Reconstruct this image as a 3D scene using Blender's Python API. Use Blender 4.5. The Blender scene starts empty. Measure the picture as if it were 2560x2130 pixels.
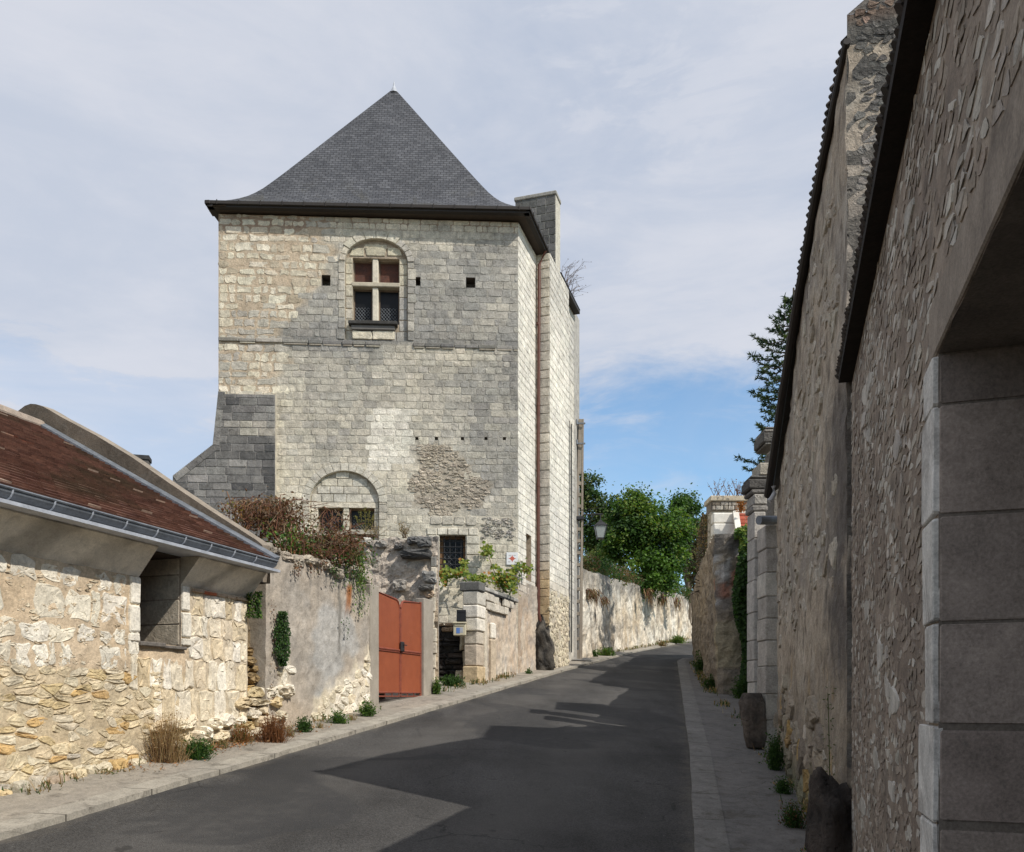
import bpy, math, random
from mathutils import Vector, Matrix, noise

random.seed(7)
S = bpy.context.scene
COL = S.collection
# ------------------------------------------------------------------ camera, world, sun, exposure
EYE = 1.9
cam_d = bpy.data.cameras.new('camera')
cam = bpy.data.objects.new('camera', cam_d)
COL.objects.link(cam)
cam.location = (0, 0, EYE)
cam.rotation_euler = (math.radians(90), 0, 0)
cam_d.sensor_fit = 'HORIZONTAL'
cam_d.sensor_width = 36.0
cam_d.lens = 30.0
cam_d.shift_y = 0.2651
cam_d.clip_start = 0.05
cam_d.clip_end = 3000
S.camera = cam

SUN = Vector((1.0, -0.72, 1.23)).normalized()
elev = math.asin(SUN.z)
sun_d = bpy.data.lights.new('sun', 'SUN')
sun_d.energy = 4.3
sun_d.angle = math.radians(0.55)
sun_d.color = (1.0, 0.945, 0.86)
sun = bpy.data.objects.new('sun', sun_d)
COL.objects.link(sun)
sun.location = (20, -15, 30)
sun.rotation_euler = (-SUN).to_track_quat('-Z', 'Y').to_euler()

W = bpy.data.worlds.new('World')
S.world = W
W.use_nodes = True
wn, wl = W.node_tree.nodes, W.node_tree.links
wn.clear()
def wnode(t, **k):
    n = wn.new(t)
    for a, b in k.items():
        setattr(n, a, b)
    return n
w_out = wnode('ShaderNodeOutputWorld')
w_bg = wnode('ShaderNodeBackground')
w_bg.inputs['Strength'].default_value = 0.1
sky = wnode('ShaderNodeTexSky', sky_type='NISHITA', sun_disc=False)
sky.sun_elevation = elev
sky.sun_rotation = math.atan2(SUN.x, SUN.y)
sky.air_density = 1.0
sky.dust_density = 0.6
sky.ozone_density = 1.6
tc = wnode('ShaderNodeTexCoord')
sep = wnode('ShaderNodeSeparateXYZ')
wl.new(tc.outputs['Generated'], sep.inputs[0])
def wmath(op, a, b=None, clamp=False):
    n = wnode('ShaderNodeMath', operation=op, use_clamp=clamp)
    for i, v in enumerate((a, b)):
        if v is None: continue
        if isinstance(v, (int, float)): n.inputs[i].default_value = v
        else: wl.new(v, n.inputs[i])
    return n.outputs[0]
def wrange(v, a, b, c, d):
    n = wnode('ShaderNodeMapRange', interpolation_type='SMOOTHSTEP')
    wl.new(v, n.inputs[0])
    for i, x in enumerate((a, b, c, d)): n.inputs[i + 1].default_value = x
    return n.outputs[0]
mp = wnode('ShaderNodeMapping')
mp.inputs['Scale'].default_value = (1.0, 1.0, 3.2)
wl.new(tc.outputs['Generated'], mp.inputs[0])
def wnoise(scale, detail=6, rough=.58, dist=0.0):
    n = wnode('ShaderNodeTexNoise')
    n.inputs['Scale'].default_value = scale
    n.inputs['Detail'].default_value = detail
    n.inputs['Roughness'].default_value = rough
    n.inputs['Distortion'].default_value = dist
    wl.new(mp.outputs[0], n.inputs['Vector'])
    return n.outputs['Fac']
n1, n2 = wnoise(2.6, 7, .6, .6), wnoise(7.0, 6, .62, .4)
zz = wmath('ADD', sep.outputs['Z'], wmath('MULTIPLY', wmath('SUBTRACT', n2, .5), .14))
veil = wrange(zz, .315, .385, .08, .93)                 # the veil thins towards the horizon
west = wrange(sep.outputs['X'], -.02, -.20, 0, .62)     # and stays thick in the west
cov = wmath('ADD', veil, west)
cov = wmath('ADD', cov, wmath('MULTIPLY', wmath('SUBTRACT', n1, .5), .6))
wisp = wrange(n2, .52, .72, 0, .5)
cov = wmath('ADD', cov, wmath('MULTIPLY', wisp, .5))
cov = wmath('MINIMUM', wmath('MAXIMUM', cov, .03), .96)
cl_mix = wnode('ShaderNodeMix', data_type='RGBA')
cl_mix.inputs['A'].default_value = (5.75, 6.25, 7.3, 1)
cl_mix.inputs['B'].default_value = (7.0, 7.22, 7.95, 1)
wl.new(wrange(wmath('ADD', n1, wmath('MULTIPLY', n2, .5)), .52, 1.0, 0, 1), cl_mix.inputs['Factor'])
sk_mul = wnode('ShaderNodeMix', data_type='RGBA', blend_type='MULTIPLY')
sk_mul.inputs['Factor'].default_value = 1
sk_mul.inputs["B"].default_value = (1.55, 1.8, 1.85, 1)
wl.new(sky.outputs[0], sk_mul.inputs['A'])
sk_mix = wnode('ShaderNodeMix', data_type='RGBA')
wl.new(cov, sk_mix.inputs['Factor'])
wl.new(sk_mul.outputs['Result'], sk_mix.inputs['A'])
wl.new(cl_mix.outputs['Result'], sk_mix.inputs['B'])
wl.new(sk_mix.outputs['Result'], w_bg.inputs['Color'])
wl.new(w_bg.outputs[0], w_out.inputs[0])

vs = S.view_settings
vs.view_transform = 'Standard'
vs.look = 'None'
vs.exposure = 0.0
vs.gamma = 1.0
vs.use_curve_mapping = False
S.render.engine = 'CYCLES'
S.cycles.max_bounces = 6
S.cycles.diffuse_bounces = 4
S.cycles.transparent_max_bounces = 8
S.cycles.use_denoising = True

# ------------------------------------------------------------------ survey helpers
F, CX, HY = 2133.33, 1280.0, 1743.3
def P(x, y, d):
    """a surveyed point: seen at x, y in the photograph, d metres ahead"""
    return Vector(((x - CX) / F * d, d, EYE + (HY - y) / F * d))
def ground(x, y):
    return .1125 * max(-15, min(y, 75)) - .044 * max(-14, min(x, 14))
def streetX(d):
    return -6.8 + .307 * d
def fbm(x, y, z=0.0, o=4):
    return noise.fractal(Vector((x, y, z)), 1.0, 2.0, o)      # about -1..1
def mixc(a, b, t):
    t = max(0, min(1, t))
    return tuple(a[i] + (b[i] - a[i]) * t for i in range(3))
def vary(c, v=.08, r=random):
    k = 1 + r.uniform(-v, v)
    return tuple(max(0, min(1, x * k * (1 + r.uniform(-v * .1, v * .1)))) for x in c)
def sstep(a, b, x):
    t = max(0, min(1, (x - a) / (b - a)))
    return t * t * (3 - 2 * t)

CREAM = (.655, .595, .475)
CREAM2 = (.575, .505, .385)
WHITE = (.76, .71, .61)
YEL = (.52, .36, .16)
GREY = (.31, .30, .285)
DGREY = (.12, .117, .112)
MTAN = (.47, .375, .27)
PLAST = (.37, .325, .275)

class Fr:
    """a vertical plane: origin o, direction u on plan, outward normal n"""
    def __init__(s, o, u, side=1):
        s.o = Vector((o[0], o[1])); s.u = Vector((u[0], u[1])).normalized(); s.side = side
        s.n = Vector((s.u.y, -s.u.x)) * side
    def p(s, u, z, w=0.0):
        q = s.o + s.u * u + s.n * w
        return Vector((q.x, q.y, z))
    def hit(s, x, y, w=0.0):
        k = (x - CX) / F
        o = s.o + s.n * w
        d = s.n.dot(o) / (s.n.x * k + s.n.y)
        return (s.u.dot(Vector((k * d, d)) - o), EYE + (HY - y) / F * d)
    def px(s, u, z):
        q = s.o + s.u * u
        return (CX + F * q.x / q.y, HY - (z - EYE) / q.y * F)
    def off(s, w):
        f = Fr(s.o + s.n * w, s.u, s.side)
        return f

class MB:
    def __init__(s):
        s.v, s.f, s.t, s.uv = [], [], [], {}
    def add(s, vs, fs, tint=(.5, .5, .5)):
        b = len(s.v)
        s.v.extend(vs)
        if isinstance(tint, list): s.t.extend(tint)
        else: s.t.extend([tint] * len(vs))
        for f in fs: s.f.append(tuple(i + b for i in f))
    def quad(s, a, b, c, d, tint=(.5, .5, .5)):
        s.add([a, b, c, d], [(0, 1, 2, 3)], tint)
    def box(s, fr, u0, u1, z0, z1, w0, w1, tint=(.5, .5, .5), bev=0.0):
        if bev <= 0:
            vs = [fr.p(u, z, w) for w in (w0, w1) for z in (z0, z1) for u in (u0, u1)]
            fs = [(4, 5, 7, 6), (1, 0, 2, 3), (0, 4, 6, 2), (5, 1, 3, 7), (6, 7, 3, 2), (0, 1, 5, 4)]
            s.add(vs, fs, tint)
        else:
            b = bev
            vs = []
            for (du, dz, dw) in ((b, b, 0), (0, b, b), (b, 0, b)):
                for w in (w0 + dw, w1 - dw):
                    for z in (z0 + dz, z1 - dz):
                        for u in (u0 + du, u1 - du):
                            vs.append(fr.p(u, z, w))
            A = lambda k, w, z, u: k * 8 + w * 4 + z * 2 + u
            fs = []
            for w in (0, 1): fs.append((A(0, w, 0, 0), A(0, w, 0, 1), A(0, w, 1, 1), A(0, w, 1, 0)))
            for u in (0, 1): fs.append((A(1, 0, 0, u), A(1, 1, 0, u), A(1, 1, 1, u), A(1, 0, 1, u)))
            for z in (0, 1): fs.append((A(2, 0, z, 0), A(2, 1, z, 0), A(2, 1, z, 1), A(2, 0, z, 1)))
            for w in (0, 1):
                for u in (0, 1): fs.append((A(0, w, 0, u), A(1, w, 0, u), A(1, w, 1, u), A(0, w, 1, u)))
                for z in (0, 1): fs.append((A(0, w, z, 0), A(2, w, z, 0), A(2, w, z, 1), A(0, w, z, 1)))
            for u in (0, 1):
                for z in (0, 1): fs.append((A(1, 0, z, u), A(2, 0, z, u), A(2, 1, z, u), A(1, 1, z, u)))
            for w in (0, 1):
                for z in (0, 1):
                    for u in (0, 1): fs.append((A(0, w, z, u), A(1, w, z, u), A(2, w, z, u)))
            s.add(vs, fs, tint)
    def tube(s, pts, rad, n=8, tint=(.5, .5, .5), caps=True):
        pts = [Vector(p) for p in pts]
        if not isinstance(rad, (list, tuple)): rad = [rad] * len(pts)
        vs, fs = [], []
        for i, p in enumerate(pts):
            d = (pts[min(i + 1, len(pts) - 1)] - pts[max(i - 1, 0)]).normalized()
            a = d.cross(Vector((0, 0, 1)))
            if a.length < .05: a = d.cross(Vector((1, 0, 0)))
            a.normalize(); b = d.cross(a)
            for k in range(n):
                t = 2 * math.pi * k / n
                vs.append(p + (a * math.cos(t) + b * math.sin(t)) * rad[i])
        for i in range(len(pts) - 1):
            for k in range(n):
                fs.append((i * n + k, i * n + (k + 1) % n, (i + 1) * n + (k + 1) % n, (i + 1) * n + k))
        if caps:
            fs.append(tuple(range(n))[::-1]); fs.append(tuple((len(pts) - 1) * n + k for k in range(n)))
        s.add(vs, fs, tint)
    def build(s, name, mat, parent=None, label=None, smooth=False, loc=None):
        me = bpy.data.meshes.new(name)
        base = WORLD.get(parent, Matrix.Identity(4)) if parent else Matrix.Translation(loc or (0, 0, 0))
        inv = base.inverted()
        me.from_pydata([inv @ Vector(v) for v in s.v], [], s.f)
        at = me.color_attributes.new('tint', 'FLOAT_COLOR', 'POINT')
        flat = []
        for t in s.t: flat.extend((t[0], t[1], t[2], 1.0))
        at.data.foreach_set('color', flat)
        me.materials.append(M[mat] if isinstance(mat, str) else mat)
        if smooth: me.polygons.foreach_set('use_smooth', [True] * len(me.polygons))
        me.update()
        o = bpy.data.objects.new(name, me)
        COL.objects.link(o)
        if parent: o.parent = parent
        else: o.location = loc or (0, 0, 0)
        WORLD[o] = base
        if label: o['label'] = label
        return o
WORLD = {}
def tag(o, label, cat, group=None):
    o['label'] = label; o['category'] = cat
    if group: o['group'] = group
    return o
def thing(name, label, cat, loc, group=None):
    o = bpy.data.objects.new(name, None)
    COL.objects.link(o)
    o.empty_display_size = .3
    o.location = loc
    WORLD[o] = Matrix.Translation(loc)
    return tag(o, label, cat, group)
def kind(o, k='structure'):
    o['kind'] = k
    return o

# ------------------------------------------------------------------ materials
M = {}
def nmat(name):
    m = bpy.data.materials.new(name); m.use_nodes = True
    nt = m.node_tree; nt.nodes.clear()
    out = nt.nodes.new('ShaderNodeOutputMaterial'); b = nt.nodes.new('ShaderNodeBsdfPrincipled')
    nt.links.new(b.outputs[0], out.inputs[0])
    M[name] = m
    return m, nt, b, out
def nd(nt, t, ins=None, **k):
    n = nt.nodes.new(t)
    for a, v in k.items(): setattr(n, a, v)
    for a, v in (ins or {}).items():
        if isinstance(v, bpy.types.NodeSocket): nt.links.new(v, n.inputs[a])
        else: n.inputs[a].default_value = v
    return n
def pos(nt, sc=(1, 1, 1)):
    g = nt.nodes.new('ShaderNodeTexCoord')
    return nd(nt, 'ShaderNodeMapping', {'Vector': g.outputs['Object'], 'Scale': sc}).outputs[0]
def nz(nt, vec, scale, detail=5, rough=.6, dist=0):
    return nd(nt, 'ShaderNodeTexNoise', {'Vector': vec, 'Scale': scale, 'Detail': detail, 'Roughness': rough, 'Distortion': dist}).outputs['Fac']
def rng(nt, v, a, b, c, d, smooth=False):
    n = nd(nt, 'ShaderNodeMapRange', {0: v, 1: a, 2: b, 3: c, 4: d})
    if smooth: n.interpolation_type = 'SMOOTHSTEP'
    return n.outputs[0]
def mul(nt, a, b): return nd(nt, 'ShaderNodeMath', {0: a, 1: b}, operation='MULTIPLY').outputs[0]
def addm(nt, a, b): return nd(nt, 'ShaderNodeMath', {0: a, 1: b}, operation='ADD').outputs[0]
def cmul(nt, col, fac):
    return nd(nt, 'ShaderNodeVectorMath', {0: col, 1: fac}, operation='MULTIPLY').outputs[0]
def cmix(nt, f, a, b):
    return nd(nt, 'ShaderNodeMix', {'Factor': f, 'A': a, 'B': b}, data_type='RGBA').outputs['Result']
def comb(nt, v): return nd(nt, 'ShaderNodeCombineXYZ', {0: v, 1: v, 2: v}).outputs[0]

def stone_mat(name, bump=.5, fine=38, mid=7, var=.45, pits=.5, speck=(.10, .098, .09), speckamt=.35, rough=.92, bdist=.02, stretch=(1, 1, 1), film=.25, filmc=(.20, .19, .18), specks=.3, chips=.25):
    m, nt, b, out = nmat(name)
    v = pos(nt, stretch)
    t = nd(nt, 'ShaderNodeAttribute', attribute_name='tint').outputs['Color']
    a, c, e = nz(nt, v, mid, 6, .65, .3), nz(nt, v, fine, 5, .7), nz(nt, v, mid * .23, 4, .6)
    k = addm(nt, mul(nt, rng(nt, a, .25, .75, -var, var), .6), rng(nt, c, .25, .75, -var * .6, var * .6))
    k = addm(nt, addm(nt, k, rng(nt, e, .3, .7, -.12, .12)), 1.0)
    col = cmul(nt, t, comb(nt, k))
    # grime and lichen specks
    g = nz(nt, v, mid * 1.9, 8, .75, .8)
    gm = mul(nt, rng(nt, g, .57, .70, 0, 1, True), speckamt)
    col = cmix(nt, gm, col, (*speck, 1))
    # soot-grey film in soft drifts, small black specks, pale chips
    f1 = mul(nt, rng(nt, nz(nt, v, mid * .45, 9, .72, 1.2), .50, .66, 0, 1, True), film)
    col = cmix(nt, f1, col, (*filmc, 1))
    f2 = mul(nt, rng(nt, nz(nt, v, mid * 4.5, 4, .7), .64, .70, 0, 1, True), specks)
    col = cmix(nt, f2, col, (.045, .042, .04, 1))
    f3 = mul(nt, rng(nt, nz(nt, v, mid * 3.1, 6, .75, .5), .66, .72, 0, 1, True), chips)
    col = cmix(nt, f3, col, (.72, .68, .60, 1))
    nt.links.new(col, b.inputs['Base Color'])
    b.inputs['Roughness'].default_value = rough
    b.inputs['Specular IOR Level'].default_value = .15
    vo = nd(nt, 'ShaderNodeTexVoronoi', {'Vector': v, 'Scale': fine * .6})
    pit = rng(nt, vo.outputs['Distance'], .0, .28, -pits, 0, True)
    pitm = mul(nt, pit, rng(nt, a, .45, .65, 0, 1))
    h = addm(nt, addm(nt, mul(nt, a, 1.0), mul(nt, c, .45)), pitm)
    bm = nd(nt, 'ShaderNodeBump', {'Strength': bump, 'Distance': bdist, 'Height': h})
    nt.links.new(bm.outputs[0], b.inputs['Normal'])
    return m
stone_mat('masonry', bump=.5, var=.5, bdist=.035, film=.12, specks=.35)
stone_mat('masonry_tower', bump=.6, fine=30, mid=5.5, var=.6, speckamt=.45, bdist=.045, film=.34, filmc=(.27, .25, .22), specks=.42, chips=.35)
stone_mat('ashlar', chips=.12, bump=.35, fine=60, mid=9, var=.28, pits=.3, speckamt=.22, bdist=.015)
stone_mat('ashlar_near', film=.5, filmc=(.13, .108, .092), specks=.4, chips=.15, bump=.5, fine=90, mid=5, var=.55, pits=.25, speckamt=.30, bdist=.008)
stone_mat('plaster', film=.28, filmc=(.24, .22, .19), specks=.45, chips=.22, bump=.6, fine=60, mid=6, var=.5, pits=.6, speckamt=.4, bdist=.02)
stone_mat('roughcast', film=.35, specks=.45, chips=.35, bump=.8, fine=55, mid=9, var=.5, pits=.8, speckamt=.5, bdist=.03, stretch=(1, 1, .8))
stone_mat('rock', film=.2, specks=.4, chips=.3, bump=.9, fine=26, mid=5, var=.55, pits=.8, speckamt=.5, bdist=.06)
stone_mat('concrete', chips=.05, bump=.25, fine=90, mid=6, var=.28, pits=.3, speckamt=.25, bdist=.01)
stone_mat('tile', chips=.10, film=.2, filmc=(.05, .045, .04), bump=.35, fine=60, mid=14, var=.4, pits=.2, speckamt=.3, speck=(.05, .04, .035), bdist=.01, rough=.85)
stone_mat('earth', chips=0.0, bump=.8, fine=30, mid=4, var=.5, pits=.3, speckamt=.3, bdist=.05)

def simple(name, col, rough=.6, metal=0, var=.25, scale=12, bump=.1, spec=.4):
    m, nt, b, out = nmat(name)
    v = pos(nt)
    a, c = nz(nt, v, scale, 6, .7), nz(nt, v, scale * 7, 4, .6)
    k = addm(nt, addm(nt, rng(nt, a, .3, .7, -var, var), rng(nt, c, .3, .7, -var * .5, var * .5)), 1)
    nt.links.new(cmul(nt, (*col,), comb(nt, k)), b.inputs['Base Color'])
    nt.links.new(rng(nt, a, .3, .7, rough - .12, min(1, rough + .12)), b.inputs['Roughness'])
    b.inputs['Metallic'].default_value = metal
    b.inputs['Specular IOR Level'].default_value = spec
    bm = nd(nt, 'ShaderNodeBump', {'Strength': bump, 'Distance': .01, 'Height': c})
    nt.links.new(bm.outputs[0], b.inputs['Normal'])
    return m
simple('zinc', (.17, .185, .205), .5, .3, .3, 5)
simple('zinc_pale', (.38, .40, .44), .55, .1, .2, 5)
simple('dark_metal', (.03, .03, .032), .5, .2)
simple('brown_metal', (.10, .035, .022), .5, 0, .3)
simple('eave_brown', (.028, .023, .02), .7, 0, .3)
simple('eave_soffit', (.062, .048, .038), .85, 0, .3)
simple('wood_grey', (.14, .125, .11), .85, 0, .4, 20)
simple('black_rubber', (.012, .012, .014), .5)
simple('box_beige', (.55, .50, .36), .5, 0, .12)
simple('sticker_blue', (.10, .20, .48), .5, 0, .3, 60)
simple('plaque_white', (.72, .72, .72), .35, 0, .05)
simple('emblem_red', (.50, .11, .07), .4, 0, .2, 40)
simple('emblem_grey', (.42, .36, .36), .4, 0, .2, 40)
simple('curtain', (.075, .026, .015), .7, 0, .6, 4)
simple('room_dark', (.012, .011, .011), .9)
simple('plaster_white', (.72, .69, .62), .9, 0, .15, 6)
simple('pvc', (.42, .42, .43), .45, 0, .15)

def gate_mat():
    m, nt, b, out = nmat('gate_red')
    v = pos(nt)
    a, c = nz(nt, v, 3.0, 7, .7), nz(nt, v, 40, 5, .7)
    base = cmix(nt, rng(nt, a, .3, .7, 0, 1), (.24, .058, .022, 1), (.315, .084, .033, 1))
    sc = rng(nt, nz(nt, pos(nt, (6, 6, .8)), 4.0, 7, .75), .56, .72, 0, .75, True)
    col = cmix(nt, sc, base, (.16, .06, .035, 1))
    ch = rng(nt, nz(nt, pos(nt, (3, 3, 1)), 9, 5, .8), .68, .72, 0, .7, True)
    col = cmix(nt, ch, col, (.55, .45, .38, 1))
    nt.links.new(col, b.inputs['Base Color'])
    b.inputs['Roughness'].default_value = .6
    bm = nd(nt, 'ShaderNodeBump', {'Strength': .15, 'Distance': .01, 'Height': addm(nt, a, mul(nt, c, .3))})
    nt.links.new(bm.outputs[0], b.inputs['Normal'])
gate_mat()
simple('gate_frame', (.22, .055, .03), .6, 0, .4, 15)

def asphalt_mat():
    m, nt, b, out = nmat('asphalt')
    v = pos(nt)
    vo = nd(nt, 'ShaderNodeTexVoronoi', {'Vector': v, 'Scale': 95.0})
    f, l = nz(nt, v, 160, 4, .7), nz(nt, v, .55, 5, .6, .5)
    st = nz(nt, pos(nt, (1.0, .16, 1)), 2.2, 5, .6)
    sp = rng(nt, vo.outputs['Color'], .1, .9, .55, 1.5)
    k = addm(nt, addm(nt, rng(nt, l, .3, .7, -.34, .34), rng(nt, st, .3, .7, -.24, .24)), 1)
    col = cmul(nt, (.056, .054, .052), comb(nt, mul(nt, sp, k)))
    wh = rng(nt, nz(nt, v, 30, 3, .6), .715, .735, 0, .8, True)
    wh = mul(nt, wh, rng(nt, nz(nt, v, 1.2, 2, .5), .5, .62, 0, 1, True))
    col = cmix(nt, wh, col, (.30, .29, .27, 1))
    # dust along the edges, worn paler tracks, older darker patches
    ed = nd(nt, 'ShaderNodeSeparateXYZ', {0: nd(nt, 'ShaderNodeAttribute', attribute_name='tint').outputs['Color']})
    du = rng(nt, addm(nt, ed.outputs[0], mul(nt, addm(nt, nz(nt, v, 2.6, 6, .7), -.5), .9)), .35, 1.0, 0, .75, True)
    col = cmix(nt, du, col, (.19, .165, .13, 1))
    tr = mul(nt, ed.outputs[1], rng(nt, nz(nt, v, 1.1, 4, .6), .35, .65, .3, .75))
    col = cmix(nt, tr, col, (.10, .094, .087, 1))
    pt = mul(nt, rng(nt, nz(nt, v, .35, 3, .5, .8), .54, .58, 0, .7, True), rng(nt, nz(nt, v, 7, 3, .6), .3, .6, .5, 1))
    col = cmix(nt, pt, col, (.034, .034, .035, 1))
    bl = rng(nt, nz(nt, v, 3.4, 3, .5, .2), .70, .75, 0, .6, True)
    col = cmix(nt, bl, col, (.022, .021, .02, 1))
    # faint meandering cracks
    vc = nd(nt, 'ShaderNodeTexVoronoi', {'Vector': nd(nt, 'ShaderNodeVectorMath', {0: v, 1: comb(nt, mul(nt, nz(nt, v, 3, 4, .6), .5))}, operation='ADD').outputs[0], 'Scale': .42}, feature='DISTANCE_TO_EDGE')
    ck = mul(nt, rng(nt, vc.outputs['Distance'], .002, .009, 1, 0), rng(nt, nz(nt, v, .9, 2, .5), .5, .6, 0, .75))
    col = cmix(nt, ck, col, (.02, .02, .02, 1))
    nt.links.new(col, b.inputs['Base Color'])
    b.inputs['Roughness'].default_value = .86
    b.inputs['Specular IOR Level'].default_value = .25
    h = addm(nt, mul(nt, vo.outputs['Distance'], 1.0), mul(nt, f, .6))
    bm = nd(nt, 'ShaderNodeBump', {'Strength': .6, 'Distance': .012, 'Height': h})
    nt.links.new(bm.outputs[0], b.inputs['Normal'])
asphalt_mat()
def pave_mat(name, c1, c2, joint=0):
    m, nt, b, out = nmat(name)
    v = pos(nt)
    a, c, e = nz(nt, v, 1.3, 7, .65, .4), nz(nt, v, 60, 5, .7), nz(nt, v, 9, 6, .7)
    col = cmix(nt, rng(nt, a, .3, .7, 0, 1), (*c1, 1), (*c2, 1))
    col = cmul(nt, col, comb(nt, addm(nt, addm(nt, rng(nt, c, .3, .7, -.25, .25), rng(nt, e, .3, .7, -.2, .2)), 1)))
    sp = rng(nt, nz(nt, v, 24, 4, .7), .66, .72, 0, .5, True)
    col = cmix(nt, sp, col, (.09, .075, .055, 1))
    dk = rng(nt, nz(nt, v, 3.2, 8, .75, .8), .52, .66, 0, .65, True)
    col = cmix(nt, dk, col, (.085, .075, .06, 1))
    ckv = nd(nt, 'ShaderNodeTexVoronoi', {'Vector': nd(nt, 'ShaderNodeVectorMath', {0: v, 1: comb(nt, mul(nt, nz(nt, v, 4, 4, .6), .35))}, operation='ADD').outputs[0], 'Scale': .8}, feature='DISTANCE_TO_EDGE')
    col = cmix(nt, mul(nt, rng(nt, ckv.outputs['Distance'], .002, .009, .6, 0), rng(nt, nz(nt, v, .7, 3, .5), .48, .62, 0, 1)), col, (.06, .052, .042, 1))
    if joint:
        y = nd(nt, 'ShaderNodeSeparateXYZ', {0: v}).outputs[1]
        fy = nd(nt, 'ShaderNodeMath', {0: addm(nt, mul(nt, y, joint), mul(nt, nz(nt, v, .8, 2, .5), .12))}, operation='FRACT').outputs[0]
        col = cmix(nt, rng(nt, fy, .012, .022, .8, 0), col, (.05, .045, .038, 1))
    nt.links.new(col, b.inputs['Base Color'])
    b.inputs['Roughness'].default_value = .93
    b.inputs['Specular IOR Level'].default_value = .15
    bm = nd(nt, 'ShaderNodeBump', {'Strength': .5, 'Distance': .012, 'Height': addm(nt, e, mul(nt, c, .5))})
    nt.links.new(bm.outputs[0], b.inputs['Normal'])
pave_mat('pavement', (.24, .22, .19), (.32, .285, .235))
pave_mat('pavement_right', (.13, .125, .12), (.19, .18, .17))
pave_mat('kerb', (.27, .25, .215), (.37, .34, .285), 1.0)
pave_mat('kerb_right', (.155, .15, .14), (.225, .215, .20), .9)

def slate_mat():
    m, nt, b, out = nmat('slate')
    uv = nd(nt, 'ShaderNodeUVMap').outputs[0]
    br = nd(nt, 'ShaderNodeTexBrick', {'Vector': uv, 'Color1': (.052, .054, .061, 1), 'Color2': (.092, .094, .102, 1), 'Mortar': (.010, .010, .012, 1),
            'Scale': 1.0, 'Mortar Size': .007, 'Mortar Smooth': .2, 'Bias': 0.0, 'Brick Width': .155, 'Row Height': .088})
    v = pos(nt)
    a, c = nz(nt, v, .8, 6, .65, .5), nz(nt, v, 14, 5, .7)
    k = addm(nt, addm(nt, rng(nt, a, .3, .7, -.22, .22), rng(nt, c, .3, .7, -.35, .35)), 1)
    col = cmul(nt, br.outputs['Color'], comb(nt, k))
    # moss and damp stains low on the slope
    zc = nd(nt, 'ShaderNodeSeparateXYZ', {0: uv}).outputs[1]
    mo = mul(nt, rng(nt, nz(nt, v, 1.6, 6, .7, .4), .52, .68, 0, .55, True), rng(nt, zc, .2, 1.9, 1, 0, True))
    col = cmix(nt, mo, col, (.055, .05, .032, 1))
    nt.links.new(col, b.inputs['Base Color'])
    b.inputs['Roughness'].default_value = .62
    b.inputs['Specular IOR Level'].default_value = .35
    # courses overlap: each slate rises towards its lower edge
    fr_ = nd(nt, 'ShaderNodeMath', {0: nd(nt, 'ShaderNodeMath', {0: zc, 1: .088}, operation='DIVIDE').outputs[0]}, operation='FRACT').outputs[0]
    h = addm(nt, mul(nt, fr_, -.8), addm(nt, mul(nt, br.outputs['Fac'], -.6), mul(nt, c, .3)))
    bm = nd(nt, 'ShaderNodeBump', {'Strength': .7, 'Distance': .02, 'Height': h})
    nt.links.new(bm.outputs[0], b.inputs['Normal'])
slate_mat()

def leaf_mat(name, trans=.42, rough=.55):
    m, nt, b, out = nmat(name)
    t = nd(nt, 'ShaderNodeAttribute', attribute_name='tint').outputs['Color']
    nt.links.new(t, b.inputs['Base Color'])
    b.inputs['Roughness'].default_value = rough
    b.inputs['Specular IOR Level'].default_value = .3
    tr = nd(nt, 'ShaderNodeBsdfTranslucent', {'Color': cmul(nt, t, (1.2, 1.25, .7))})
    mx = nd(nt, 'ShaderNodeMixShader', {0: trans, 1: b.outputs[0], 2: tr.outputs[0]})
    nt.links.new(mx.outputs[0], out.inputs[0])
leaf_mat('leaf'); leaf_mat('dry', .2, .85); leaf_mat('bark', 0.0, .95)

def glass_mat():
    m, nt, b, out = nmat('window_glass')
    v = pos(nt)
    a = nz(nt, v, 7, 3, .5)
    b.inputs['Base Color'].default_value = (.010, .010, .011, 1)
    b.inputs['Roughness'].default_value = .3
    b.inputs['Specular IOR Level'].default_value = .18
    bm = nd(nt, 'ShaderNodeBump', {'Strength': .25, 'Distance': .02, 'Height': a})
    nt.links.new(bm.outputs[0], b.inputs['Normal'])
    m, nt, b, out = nmat('lamp_glass')
    b.inputs['Base Color'].default_value = (.42, .45, .44, 1)
    b.inputs['Roughness'].default_value = .35
    b.inputs['Transmission Weight'].default_value = .25
    b.inputs['Specular IOR Level'].default_value = .5
glass_mat()

# ------------------------------------------------------------------ masonry builders
def rrect(u0, u1, z0, z1, j=.01, r=.02, n=2, rd=random):
    """rounded, slightly uneven rectangle"""
    c = [(u0, z0), (u1, z0), (u1, z1), (u0, z1)]
    c = [(a + rd.uniform(-j, j), b + rd.uniform(-j, j)) for a, b in c]
    out = []
    for i in range(4):
        a, b, d = Vector(c[i - 1]), Vector(c[i]), Vector(c[(i + 1) % 4])
        ra = min(r, (a - b).length * .4); rb = min(r, (d - b).length * .4)
        out.append(b + (a - b).normalized() * ra)
        if n > 1 and r > .012: out.append(b + ((a - b).normalized() * ra + (d - b).normalized() * rb) * .3)
        out.append(b + (d - b).normalized() * rb)
        if n > 1:
            mid = (b + d) / 2; e = d - b
            if e.length > .09: out.append(mid + Vector((-e.y, e.x)).normalized() * rd.uniform(-j, j) * 1.2)
    return out

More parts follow.
